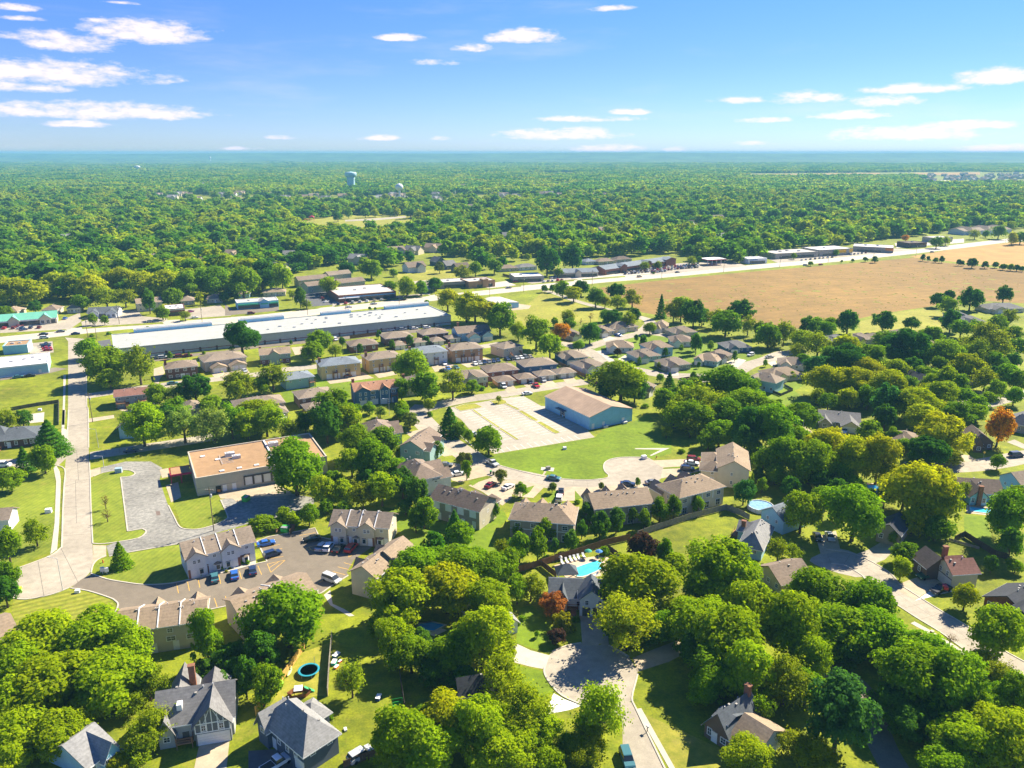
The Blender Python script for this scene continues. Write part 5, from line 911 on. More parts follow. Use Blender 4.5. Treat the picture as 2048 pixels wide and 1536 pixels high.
# shops
SH = 'shop building'
r = Hs('strip_mall', 'very long strip mall with pale metal roof and blue parapets', 'Z', px('I',908,556), px('J',1808,284), px('I',884,440), 5.6, 'flat', 0, 'strip', 'metal',
   'wing .06 .28 .97 1.05 7.4 flat x 0 metal metal; wing .36 .50 .97 1.06 7.6 flat x 0 metal metal; wing .62 .72 .97 1.05 7.2 flat x 0 metal metal; wing .84 1.0 .97 1.05 7.4 flat x 0 metal metal; band F 1.4 1.7 0 1 maroon; band F 5.3 5.6 0 1 conc; ' + ';'.join('hvac %.3f %.2f %.1f' % (BR.uniform(.4, .96), BR.uniform(.2, .8), BR.uniform(.5, 1.0)) for _ in range(26)) + ';' + ';'.join('D F %.3f' % (.04 + .045*i) for i in range(21)), oh=.05, cat='strip mall', short='the strip mall')
rr = Hs('shop', 'long white roofed shop with pale blue wall at the corner', 'I', (-320,740), (380,668), (374,586), 4.6, 'flat', 0, 'blue', 'white', 'hvac .55 .5 .8; hvac .7 .6 .8; hvac .8 .7 .8; hvac .9 .4 .7; band F 0 .5 0 1 white; d F .9', oh=.05, cat=SH, short='the white roofed shop')
Hs('shop', 'small shop with tan flat roof and aqua wall', 'I', (18,535), (218,520), (212,482), 4.2, 'flat', 0, 'aqua', 'membrane', 'hvac .3 .5 .8; hvac .6 .5 .7; band R .2 3.8 0 1 white', oh=.05, cat=SH, short='the aqua shop')
Hs('green_roof_mall', 'shopping strip with long green metal roof and stone gables', 'I', (-260,352), (458,296), 13, 3.8, 'gable', 3.0, 'cream', 'green', 'wing .80 .93 -.1 .5 4 gable y 2.4; wing .44 .56 -.1 .5 4 gable y 2.4; wing .1 .22 -.1 .5 4 gable y 2.4; band F .3 2.6 .02 .98 glass; W F1 2 .5 1.8 2.2; band F 2.8 3.4 .0 1 white .5', cat=SH, short='the green roofed strip')
Hs('vet_clinic', 'small white shop with navy roof and twin gables', 'I', (690,264), (945,252), 14, 3.6, 'gable', 2.2, 'white', 'slate', 'wing .08 .36 -.12 .5 3.7 gable y 1.8; wing .62 .95 -.12 .5 3.7 gable y 1.8; W F1 2 .5 1.6 1.8; W F2 2 .5 1.6 1.8; band F .4 2.4 .38 .6 glass', cat=SH, short='the twin gabled shop')
Hs('diner', 'brick fast food restaurant with white flat roof', 'I', (1315,240), (1478,228), 17, 4.2, 'flat', 0, 'brick', 'white', 'hvac .3 .5 .9; hvac .6 .6 .9; hvac .7 .3 .7; band F .6 2.4 .05 .95 glass; band F 3.6 4.1 0 1 white', oh=.05, cat='restaurant', short='the brick restaurant')
Hs('shop', 'grey shop with bright green awnings and centre gable', 'J', (95,186), (428,162), 13, 4.4, 'flat', 0, 'metal', 'gravel', 'wing .54 .76 -.08 .5 4.6 gable y 1.6; band F .3 2.5 .02 .98 glass; band F 2.7 3.6 .02 .52 greenaw 1.2; band F 2.7 3.6 .78 .98 greenaw 1.2; band F1 2.7 3.3 .1 .9 greenaw .6; hvac .3 .5 .8', oh=.05, cat=SH, short='the green awning shop')
Hs('shop', 'big brick store with pale flat roof and glazed front', 'J', (905,128), (1368,92), (1245,32), 4.8, 'flat', 0, 'brick', 'gravel', 'band F .3 3 .1 .98 glass; band F 3.2 3.9 .08 .98 metal .1' .replace('metal', 'bluepar') + '; band F 2.9 3.3 .0 .35 white 2.0; hvac .4 .5 1; hvac .6 .6 1', oh=.05, cat=SH, short='the glazed store')
for lab, c, fl, fr, d, h, wl_, rf_, ex in (
    ('grey flat roofed shop beside the meadow', 'N', (640,838), (832,827), 17, 4.6, 'taupe', 'gravel', 'band F .4 2.6 .3 .95 glass; hvac .5 .5 1'), ('orange sided restaurant with pale flat roof and arched front', 'N', (842,832), (996,820), 17, 5.0, 'orange', 'gravel', 'wing .5 .72 -.06 .3 6.2 flat x 0; band F .4 2.6 .3 .9 glass; hvac .4 .5 1; hvac .7 .6 .8'),
    ('white flat roofed drive in with wooden fence', 'N', (1110,803), (1282,797), 20, 4.2, 'stone', 'white', 'hvac .3 .5 1.2; band F .4 2.4 .1 .9 glass'), ('long tan shop row with grey green roof', 'N', (1362,778), (1602,770), 14, 4.2, 'tan', 'bluegrey', 'wing .42 .56 -.15 .5 4.4 gable y 2; band F .3 2.6 .02 .98 glass'),
    ('long brick shopping strip behind rows of parked cars', 'Z', px('N',1640,758), px('O',140,655), 16, 5.0, 'brick', 'bluegrey', 'wing .2 .28 -.08 .5 6.2 gable y 1.6; wing .55 .63 -.08 .5 6.2 gable y 1.6; wing .85 1.0 -.08 .5 6.2 gable y 1.6; band F .3 2.7 .02 .98 glass'), ('white shop with blue front beside the highway', 'O', (538,652), (642,648), 14, 4.8, 'white', 'white', 'band F .4 2.8 .1 .9 glass; band F 3.4 4.2 .1 .5 blueaw'),
    ('large stone fronted store with several roof units', 'O', (688,624), (922,612), 26, 5.2, 'stone', 'gravel', 'hvac .3 .5 1.4; hvac .5 .6 1.4; hvac .7 .4 1.4; band F .4 2.8 .1 .9 glass'), ('pale store with yellow corner panel', 'O', (930,604), (1112,594), 26, 6.2, 'stone', 'white', 'band F 2.5 5.8 .55 .8 yellow; band F 2.5 5.8 .9 1 yellow; hvac .4 .5 1.4; band F .4 2.4 .1 .5 glass'),
    ('long taupe store with orange end wall', 'O', (1112,582), (1335,592), 26, 5.2, 'taupe', 'white', 'band F 2.4 4.8 .8 1 orangeb; hvac .3 .5 1.4; hvac .6 .5 1.4; band F .4 2.2 .1 .7 glass'), ('dark brick shop beside the orange tree', 'O', (1420,566), (1518,562), 18, 5, 'darkbrick', 'dkbrown', 'band F .4 2.6 .1 .9 glass; hvac .5 .5 1.2'), ('pale shop with white canopy at the highway end', 'O', (1562,538), (1660,533), 18, 5, 'stone', 'gravel', 'band F .4 2.6 .1 .9 glass; hvac .5 .5 1.2')):
    Hs('shop', lab, c, fl, fr, d, h, 'gable' if rf_ == 'bluegrey' else 'flat', 2.4 if rf_ == 'bluegrey' else 0, wl_, rf_, ex, oh=.4 if rf_ == 'bluegrey' else .05, cat=SH, short='the ' + ' '.join(lab.split()[:4]))
Hs('office_row', 'white office row with three grey hipped roofs at the wood', 'O', (1722,500), (1955,488), 24, 5, 'gable', 2.5, 'white', 'taupe', 'wing .1 .3 -.2 1.1 5.4 hip y 4; wing .5 .72 -.2 1.1 5.4 hip y 4.4; wing .85 1.05 -.2 1.1 5.4 hip y 4; W F 10 1 1.6 1.6', cat='office', short='the hipped office row')
# blocks behind the shops
for lab, c, fl, fr, d, h, wl_, rf_ in (
    ('tan roofed apartment block beside the wood, western one', 'M', (1745,822), (1925,806), 12, 5.6, 'tan', 'brown'), ('sage walled apartment block with long brown roof', 'M', (1800,856), (1998,834), 12, 5.6, 'green', 'brown'), ('tan apartment block behind the brown roofs', 'M', (1925,792), (2060,778), 12, 5.6, 'tan', 'taupe'), ('grey walled apartment block near the bright tree', 'N', (85,838), (238,822), 12, 5.6, 'grey', 'brown'),
    ('steep grey roofed house in a row of three, eastern one', 'N', (775,750), (855,742), 12, 4, 'navy', 'dkbrown'), ('steep grey roofed house in the middle of three', 'N', (710,735), (775,728), 12, 4, 'navy', 'grey'), ('steep grey roofed house at the west of three', 'N', (650,712), (710,706), 12, 4, 'navy', 'grey'), ('low brown roofed house behind the orange restaurant', 'N', (1025,752), (1132,746), 12, 3.2, 'tan', 'brown'), ('long grey roofed house behind the drive in', 'N', (1135,745), (1245,738), 12, 3.2, 'white', 'grey'),
    ('tan roofed house at the meadow edge behind the green strip', 'I', (0,252), (138,250), 12, 3.2, 'cream', 'tan'), ('brown roofed house behind the green strip', 'I', (325,240), (458,236), 12, 3.2, 'cream', 'brown'), ('tan house between dark trees behind the shops', 'I', (525,228), (645,222), 12, 3.4, 'cream', 'tan'), ('tall buff block behind the dark pine', 'I', (1088,190), (1302,172), 14, 5.6, 'cream', 'tan'), ('tan roofed house beside the grey trees', 'I', (1440,168), (1562,160), 12, 3.2, 'tan', 'taupe'),
    ('brown hip roofed house behind the shops', 'I', (1645,152), (1782,146), 13, 3.2, 'tan', 'brown'), ('small blue gabled house above the awning shop', 'J', (100,112), (200,108), 12, 3.2, 'blue', 'tan'), ('tan roofed house near the dark lot', 'J', (300,100), (488,92), 12, 3.2, 'cream', 'tan'), ('tan house behind the long shop row', 'N', (1525,712), (1592,708), 12, 3.2, 'white', 'bluegrey'), ('brown house behind the brick strip', 'N', (1600,712), (1700,705), 12, 3.2, 'tan', 'brown'), ('dark roofed house behind the brick strip', 'N', (1705,700), (1800,694), 12, 3.2, 'tan', 'dkbrown')):
    Hs('house' if h < 5 else 'apartment_block', lab, c, fl, fr, d, h, 'gable' if 'steep' in lab or h > 5 else 'hip', 3.6 if 'steep' in lab else 2.2, wl_, rf_, 'W F 4 1 1.2 1.3; d F .55; v 2' + ('; W F 4 3.6 1.2 1.2' if h > 5 else ''), cat='house' if h < 5 else AP, short='the ' + ' '.join(lab.split()[:4]), group='houses behind the shops')
# metal shed on the meadow
Hs('metal_shed', 'pale metal shed standing on the open meadow', 'K', (405,195), (552,178), (278,148), 3.6, 'gable', .7, 'metal', 'gravel', 'g F .5 3.4; d L .3', axis='y', oh=.1, cat='shed', short='the metal shed')
# ------------------------------------------------------------------ where the trees stand
T('A', '330 560 560 420 b,760 520 560 420 b,1030 640 380 420 b,420 880 600 460 b,880 850 580 460 b,130 760 420 420 b,1180 860 280 300 o,100 1040 420 420 b,150 1300 440 420 b,470 1280 420 380 b,60 1500 300 250 b,'
       '1640 530 270 450 v,1180 1250 330 330 o,1370 1315 90 80 s,1130 1410 240 180 o,960 1500 230 120 e,1950 840 190 300 n,1620 760 200 170 n,1780 700 200 200 n,40 150 190 230 d,1850 640 260 240 n')  # one dark crown behind the timbered house: shadowed shrubs, shade put into the colour
T('B', '250 350 560 520 m,50 640 260 420 d,90 870 230 330 m,760 850 220 270 o,1130 200 480 440 b,1520 130 480 320 y,1850 230 380 360 b,1090 530 300 340 b,1230 640 320 320 m,1560 640 420 360 m,1800 520 440 480 b,'
       '1150 1300 480 480 b,1520 1150 460 420 y,1770 1230 420 480 b,1380 1420 460 320 b,1900 1430 420 300 b,1080 1490 300 220 o,590 1130 60 50 s,1960 880 380 420 w')
T('C', '150 1120 440 440 w,60 1350 380 330 b,250 1270 260 280 b,700 1110 400 460 w,620 1290 300 200 o,150 110 230 220 o,40 130 170 220 m,325 240 200 190 r,410 390 170 190 e,360 490 140 110 p,510 355 70 50 s,80 350 60 50 s,40 385 60 45 s,200 470 44 56 v,'
       '970 90 580 500 b,910 400 490 460 w,1640 -20 540 500 b,1330 300 300 260 b,1490 400 500 420 b,1720 540 540 540 b,1920 330 420 480 b,1620 780 440 340 m,1900 800 420 480 b,1880 1450 380 300 b,1960 1070 200 220 m,20 420 40 40 s')
T('D', '200 420 500 540 b,330 660 300 360 b,130 860 420 420 o,400 150 460 330 m,770 240 480 360 m,560 470 480 420 m,860 500 480 420 m,1120 830 520 540 m,1470 880 520 560 m,1300 690 440 340 m,560 1140 500 620 t,'
       '1850 480 420 440 b,1960 1020 320 420 m,1560 1330 480 420 b,1840 1280 480 460 b,1980 1500 300 300 b,1400 1520 360 200 m,1570 185 200 210 y,380 1450 380 280 o,1450 510 120 80 x,1830 820 300 240 o,1700 1080 300 320 m')
T('E', '390 220 290 270 k,190 400 150 180 k,345 400 190 220 m,80 560 190 190 m,180 75 150 130 d,50 100 150 190 o,280 980 190 220 o,60 1090 210 300 m,60 1330 170 260 m,120 1320 60 40 s,955 1160 170 190 g,835 730 90 160 x,850 840 110 110 x,'
       '1130 130 300 330 b,1320 80 180 200 d,1460 130 280 280 l,1700 130 300 280 l,1840 110 200 250 m,1970 130 210 230 b,1590 1300 64 46 s,1765 1255 64 46 s,1912 1215 64 50 s,1970 1215 40 40 s,1800 1285 30 24 e,1830 1262 30 22 e')
T('F', '80 90 260 260 b,260 150 160 140 o,390 110 130 160 d,560 110 260 320 d,730 100 180 280 b,310 470 430 440 m,530 660 190 240 b,790 270 260 280 m,1010 260 230 230 m,760 430 220 220 b,940 430 320 340 m,1000 640 230 260 b,850 690 210 210 o,690 670 170 200 b,1160 340 130 80 b,'
       '1165 600 210 240 d,1280 680 180 240 n,1335 830 190 240 m,1270 900 130 160 n,420 840 150 170 m,60 920 220 90 s,150 915 160 90 s,230 850 140 140 b,300 890 120 80 s,1225 105 130 110 u,1420 245 110 90 u,1445 320 100 120 v,1660 400 140 120 u,1675 485 90 150 v,1950 530 112 104 u,'
       '1540 100 210 210 k,1690 215 80 100 m,1620 160 110 120 m,1850 250 230 220 m,1425 550 92 104 v,1900 805 84 116 v,1160 30 120 100 m,1130 70 80 60 e,1580 920 180 210 k,1410 1090 190 210 d,1640 1010 200 200 m,1960 1100 130 130 o,'
       '1290 1260 380 280 m,1620 1240 380 280 m,1870 1260 300 260 m,2010 1230 170 240 m,700 790 130 110 m,560 770 120 110 m,1780 215 60 80 v')
T('G', '65 640 112 112 v,320 620 75 84 u,715 605 50 62 u,1000 575 45 68 v,45 950 110 130 m,60 1120 180 250 v,205 1080 170 260 v,270 960 150 180 v,340 1085 70 130 n,470 1050 130 170 n,600 830 130 170 n,555 960 100 140 n,700 930 170 220 n,830 890 140 190 n,960 850 80 130 v,1055 870 100 150 v,'
       '1180 800 150 190 v,1290 780 120 190 v,1480 760 112 132 v,1600 515 80 70 u,1845 660 160 200 t,1910 570 70 110 g,1990 600 100 120 v,735 1130 80 92 s,1030 1110 240 240 p,1215 1150 140 230 v,1290 60 200 190 b,1450 60 320 230 m,1700 60 300 250 m,1900 150 280 320 d,2000 40 200 220 m,'
       '1230 180 120 90 o,1420 140 200 150 o,1650 200 240 170 m,1850 240 200 240 d,2000 430 150 220 m,1540 90 200 200 y,1350 330 60 40 s,1500 710 60 40 s,1110 640 40 40 s,520 735 50 40 s')
T('H', '60 160 350 370 m,270 60 250 200 m,110 380 320 320 m,340 420 320 350 b,500 320 360 330 y,690 400 280 360 y,880 400 300 420 y,800 190 200 190 m,1230 680 480 480 y,1090 640 300 320 y,1420 760 300 420 y,1560 650 110 200 o,1080 290 130 110 m,1380 210 380 340 y,1220 80 260 230 y,1290 340 300 180 d,'
       '1840 160 210 290 a,1830 420 120 120 m,1480 60 190 170 m,930 70 190 190 d,1660 30 170 80 m,270 820 290 340 b,690 840 440 440 m,80 1130 170 200 o,200 1130 150 120 o,1060 1270 150 170 b,1090 1150 200 160 m,1920 850 320 460 m,1930 1080 200 260 n,1990 680 160 150 m,1970 1250 130 110 m,430 560 200 160 d,1000 1020 90 160 m,820 700 90 140 n,560 640 160 160 d,1780 1230 110 130 n,1210 1230 60 50 s')
T('I', '700 560 190 150 m,850 690 320 290 b,1110 690 240 300 o,760 650 200 180 m,880 800 190 130 b,1250 930 170 190 b,1390 930 140 150 l,1560 880 250 250 d,1900 860 240 220 o,1400 1050 200 170 m,1190 180 112 180 n,1300 270 122 80 m,650 190 140 120 m,850 150 200 130 o,1000 150 170 140 o,280 220 104 90 d,740 320 72 84 m,835 325 60 74 m,1370 150 150 140 m,'
       '1790 140 84 80 n,1180 390 36 36 s,1220 390 30 30 n,1280 395 40 24 s,1930 330 26 30 n,2023 320 26 32 n,870 430 40 30 s,735 445 40 26 s,745 480 44 36 s,1360 605 44 60 v,1510 595 24 40 n,1630 585 30 30 s,1480 290 90 50 o,40 260 110 70 m,1600 150 80 100 o,1240 1080 140 130 b,1690 1000 170 110 m')
T('J', '130 470 290 250 d,740 510 200 180 m,700 580 180 130 m,880 570 120 90 o,1480 690 290 200 b,1600 860 240 230 m,1820 850 220 220 o,1410 880 130 170 m,380 790 240 210 o,110 850 260 180 o,290 850 150 140 m,250 1090 330 200 b,850 1050 330 320 m,960 1110 200 200 y,640 1120 130 120 o,1415 1040 115 130 b,1630 1005 92 100 b,1240 1060 100 90 l,1155 1035 110 90 m,1480 1120 130 90 u,1060 1040 80 90 m,'
       '845 65 140 120 b,600 150 100 150 n,650 195 90 70 o,1450 70 130 150 b,1570 80 100 100 m,1690 40 100 70 m,540 120 80 70 o,1780 170 190 130 y,1930 230 230 220 y,1080 550 50 84 n,1340 520 56 84 n,1480 490 62 92 n,1610 485 60 70 n,940 500 60 80 n,1225 435 50 70 n,530 500 30 40 n,855 275 40 34 s,905 268 30 28 n,1160 230 30 30 n,1200 232 24 30 n,1640 1080 50 60 s,1970 860 110 110 m,1615 178 40 36 m')
T('K', '200 240 250 200 y,400 320 220 250 m,320 270 190 140 y,550 420 140 130 b,690 440 230 230 m,800 540 190 180 b,885 430 130 150 a,840 340 60 70 m,940 310 120 130 o,960 360 110 80 m,1120 430 160 160 d,1045 330 40 80 x,1125 300 60 120 x,760 70 60 60 n,820 70 60 60 n,900 80 130 130 m,990 120 140 116 y,1050 70 140 104 n,1165 150 150 140 m,1240 180 90 90 y,1335 100 150 100 d,1340 190 150 120 o,1460 150 150 140 o,1470 290 100 120 d,1430 330 120 140 o,1240 290 90 90 m,1300 320 170 90 d,'
       '1370 820 400 320 b,1480 880 190 210 d,1260 880 180 180 d,1755 820 120 130 k,1680 790 60 70 m,1690 220 90 170 k,1790 260 150 160 o,1850 240 170 190 m,1950 290 190 220 d,1490 465 40 60 n,1545 500 80 110 n,1725 580 50 70 n,1670 690 40 60 u,1970 520 90 150 n,1990 680 30 80 n,1950 765 60 60 v,1850 550 40 50 m,1600 390 110 80 b,1030 530 100 70 m,1340 580 70 60 p,1515 650 34 70 v,390 955 50 60 o,1720 980 190 190 m,1900 990 240 220 b,1780 920 110 100 m,1880 890 110 110 m,1980 860 100 90 m,250 870 60 40 s,180 860 100 90 m,1590 890 44 50 n,1560 1010 60 30 s')
T('L', '240 230 110 110 o,300 260 180 140 m,390 190 150 110 d,430 270 90 110 o,550 330 160 140 m,640 320 110 140 o,780 270 110 90 d,830 280 110 100 m,890 300 90 100 m,1015 255 130 130 d,1225 250 120 120 d,1390 260 90 70 d,1540 120 80 80 d,1610 95 70 60 d,1605 165 110 100 m,1735 120 130 120 d,1930 90 95 90 d,1620 250 120 120 d,1680 290 120 100 m,1760 290 80 90 m,1890 260 110 100 m,1960 230 90 110 o,750 360 140 110 b,840 390 170 140 o,910 270 100 80 m,'
       '1010 400 180 110 y,1230 360 130 90 m,1360 410 270 180 d,1500 330 130 90 m,830 510 150 120 t,1000 490 240 150 d,1150 460 190 140 m,1130 540 190 130 y,900 600 220 180 y,1040 610 220 180 y,1230 640 240 160 y,1290 540 150 120 b,1580 440 210 160 m,1720 520 170 160 y,1780 430 190 150 o,1850 370 260 160 o,1600 590 130 140 b,1570 670 190 150 b,1820 590 140 130 o,1950 570 130 140 m,2020 600 100 120 m,1770 740 110 110 m,1420 740 250 170 y,1530 780 160 130 y,1240 730 160 190 t,1650 800 170 100 m,740 800 180 120 m,'
       '610 715 40 30 s,330 640 300 150 m,150 740 290 170 o,400 750 250 190 m,560 800 200 130 m,60 650 120 110 m,1990 320 90 90 m,1700 390 120 100 o,1880 480 110 100 m,1460 560 120 100 m,1110 660 170 120 y,680 560 60 50 b,350 450 36 60 n,530 490 30 40 m,210 390 40 50 m,120 370 60 90 n,970 580 90 120 y,1460 480 90 90 m,1890 550 90 80 t')
# hedgerow between the two fields and the shops' planting
T('O', '1495 645 28 36 n,1525 652 24 30 n,1565 660 30 22 m,1598 655 28 36 n,1690 672 30 34 n,1710 676 28 28 n,1765 676 60 36 n,1835 685 44 36 n,1890 684 36 34 n,1935 695 40 26 n,1975 700 40 24 m,2010 702 40 26 n,2040 706 30 30 n,1180 655 30 16 n,1110 660 20 18 n,1230 656 40 14 n,1050 665 16 14 n,880 678 30 14 m,'
       '230 665 56 50 o,268 660 30 60 m,480 645 60 56 m,690 640 34 28 e,790 638 30 32 m,925 625 30 26 e,1020 620 30 28 m,1400 540 40 36 a,1570 565 70 46 m,1620 555 60 44 o,1780 520 60 40 o,1840 518 36 34 m,1910 510 80 40 m,1985 545 50 60 y,2030 540 70 60 m,40 690 40 36 o,20 730 14 12 s')
T('N', '380 860 80 56 m,480 860 90 100 b,560 870 80 76 n,640 850 90 60 n,20 850 90 90 b,400 780 50 40 m,670 750 60 60 u,880 760 80 80 m,990 745 90 80 m,1370 780 50 50 m,1870 740 60 50 o,1950 735 50 44 o,1300 720 130 150 d,1450 700 130 130 d,800 780 110 80 o,120 760 100 80 d,270 760 130 90 m')

T('C', '1450 620 300 300 d,1560 930 300 260 m,1780 640 320 300 m,1250 420 260 240 m,1300 -60 200 200 b,1480 150 260 240 m,1820 60 320 320 m,1100 480 180 180 d,840 440 220 200 d,560 1420 260 160 o,440 1350 200 180 m,300 1480 240 160 b,1680 880 240 220 o')
T('D', '620 620 300 260 d,1000 640 280 260 m,960 1050 320 320 d,1120 1180 360 320 d,1330 1130 320 300 d,300 900 300 300 m,1700 700 220 200 o,1820 980 260 240 m,1650 1180 260 240 m,200 1360 240 200 o')
T('B', '1400 800 260 200 d,1650 840 240 200 d,980 420 200 200 m,1300 520 200 180 n,0 480 200 260 m,1350 1180 220 240 m,60 980 160 160 m,2000 1220 260 300 b,1980 600 200 220 b')
T('A', '620 700 340 300 b,1050 1000 260 220 o,700 1080 320 260 b,300 1130 300 260 b,620 1400 200 160 b,1750 860 180 180 n,1880 760 180 180 n,1740 1000 140 120 n')
T('F', '880 560 180 180 d,1100 480 160 180 m,620 560 140 140 m,1190 780 140 120 n,1450 1200 240 200 m,1750 1180 200 160 m')
T('G', '1560 250 160 140 m,1760 330 120 90 m,1380 60 180 160 m,1620 -20 220 180 m,1930 330 150 160 n,1960 520 100 120 n')
T('H', '220 250 240 200 m,600 520 200 180 m,980 560 200 200 y,1330 560 220 200 y,930 700 180 200 n,1150 900 200 220 y,1340 950 240 200 m,560 800 160 180 m,430 700 180 160 m,1000 210 120 110 m,60 520 180 160 m,180 620 160 160 d,1180 400 160 140 d,1450 380 180 140 y,700 620 140 160 m')

T('L', '1100 420 120 100 o,1290 440 130 110 m,1450 400 110 100 m,1180 590 120 110 y,1360 620 120 100 m,1500 610 110 100 b,1660 620 120 110 m,1700 690 110 100 m,1890 650 110 100 m,1990 690 100 100 m,1400 520 120 110 d,1060 520 110 100 m,900 450 110 100 m,760 480 90 80 m,720 420 100 90 o,1560 510 110 100 m,1640 480 100 90 o,1920 420 130 110 o,2010 400 110 100 m,1640 560 90 80 o,1340 700 110 110 y,1130 700 140 130 m,1020 700 140 120 y,900 720 110 100 m,840 690 90 90 y,560 370 80 80 o,500 300 80 90 m,700 330 80 80 o,160 220 90 100 m,470 620 80 70 m,260 600 110 90 m,120 620 90 80 m,30 720 120 120 m,480 700 110 100 m,250 660 120 110 b,1990 480 90 90 n,1840 700 90 80 m,1480 660 100 90 y')
T('M', '60 890 200 160 y,160 900 180 150 y,330 850 170 140 y,430 860 160 140 y,540 870 170 140 y,720 830 190 150 y,830 850 170 140 y,960 850 180 150 y,1090 860 160 140 m,1250 830 190 170 m,1420 850 180 170 m,1530 800 170 170 d,40 780 190 150 m,1650 820 110 150 b,250 800 180 150 d,880 770 180 140 b,1130 770 170 140 m,1330 760 180 150 b')

T('N', '65 410 60 60 n,75 452 60 50 n,138 432 46 56 m,236 432 56 44 m,292 432 50 40 y,380 424 42 44 m,423 424 44 44 y,335 420 50 40 m,500 430 70 60 m,20 420 60 50 m,180 415 40 40 m')
# ------------------------------------------------------------------ the woods beyond the highway
def in_poly(x, y, poly):
    c = np.zeros(len(x), bool); n = len(poly); j = n - 1
    for i in range(n):
        xi, yi = poly[i]; xj, yj = poly[j]
        c ^= ((yi > y) != (yj > y)) & (x < (xj - xi) * (y - yi) / (yj - yi + 1e-12) + xi); j = i
    return c
# row of the wood's near edge, photo pixels (bases of the first trees)
EDGE = [(-400,606),(0,605),(100,604),(180,600),(270,594),(380,597),(470,594),(540,588),(565,560),(600,545),(640,535),(700,538),(745,545),(790,540),(800,528),(860,520),(880,508),(905,520),(940,545),(1000,545),(1010,528),(1060,520),(1100,522),(1180,517),(1300,510),(1360,506),(1400,520),(1440,527),(1500,520),(1560,510),(1600,500),(1640,498),(1700,490),(1760,480),(1840,472),(1900,462),(1960,455),(2000,464),(2048,458),(2500,440)]
HOLES = [[(560,455),(600,444),(690,430),(760,431),(830,430),(836,458),(760,470),(640,472)], [(780,548),(905,534),(918,560),(800,570)], [(1485,356),(1485,347),(1970,343),(1970,353)], [(1830,346),(2100,344),(2100,368),(1835,370)], [(925,414),(990,412),(1000,424),(930,424)], [(1040,346),(1160,344),(1160,351),(1040,351)], [(500,505),(560,500),(560,510),(500,515)]]
HOUSES_ZONE = [(280,410),(300,372),(480,364),(640,362),(760,366),(900,364),(1100,366),(1240,370),(1240,400),(1000,404),(840,414),(680,416),(560,410),(420,414)]
HIDDEN = [(470,517),(828,508),(868,503),(893,411),(945,418),(965,420),(880,415),(1165,443),(1578,421),(1510,412),(1740,404),(1790,398),(220,430),(250,465),(1320,470),(1110,432),(1250,455)]
_hr = random.Random(9)
for _k in range(46):
    _x = _hr.uniform(20, 2030); HIDDEN.append((_x, _hr.uniform(405, 545 if _x < 900 else 485)))
HID_G = [gp('Z', a, b) for a, b in HIDDEN]
def project(x, y):
    dz = y * math.cos(PITCH) + CH * math.sin(PITCH); up = y * math.sin(PITCH) - CH * math.cos(PITCH)
    return 1024 + FPX * x / dz, 768 - FPX * up / dz
def keep_mask(x, y):
    fx, fy = project(x, y); e = np.interp(fx, [q[0] for q in EDGE], [q[1] for q in EDGE]); k = fy < e
    for h in HOLES: k &= ~in_poly(fx, fy, h)
    if y.min() < 2500:
        for q in HID_G: k &= ~((np.abs(x - q[0]) < 15) & (y - q[1] > -.045 * q[1] - 12) & (y - q[1] < 9))
    return k, fx, fy
def scatter(d0, d1, sp, rg):
    ys = np.arange(d0, d1, sp); X = []; Y = []
    for y in ys:
        w = .74 * y + 60; xs = np.arange(-w, w, sp); X.append(xs + rg.uniform(-.45, .45, len(xs)) * sp); Y.append(y + rg.uniform(-.45, .45, len(xs)) * sp)
    return np.concatenate(X), np.concatenate(Y)
def far_tree_mesh(seed, n=420, sz=.13):
    rg = np.random.default_rng(seed); C, Nn = crown_points('broad', n, rg); C[:, 2] = np.maximum(C[:, 2], .2)
    return leaves_mesh('far_crown', C, Nn, sz, rg, LEAF_FAR)
def grove_mesh(seed, m=26, n=46, ext=30.):
    rg = np.random.default_rng(seed); Cs = []; Ns = []
    for k in range(m):
        C, Nn = crown_points('broad', n, rg); r = rg.uniform(5, 8); C = C * (r, r, r * .85)
        C[:, 0] += rg.uniform(-ext, ext); C[:, 1] += rg.uniform(-ext, ext); Cs.append(C); Ns.append(Nn)
    return leaves_mesh('grove', np.concatenate(Cs), np.concatenate(Ns), 2.0, rg, LEAF_FAR)
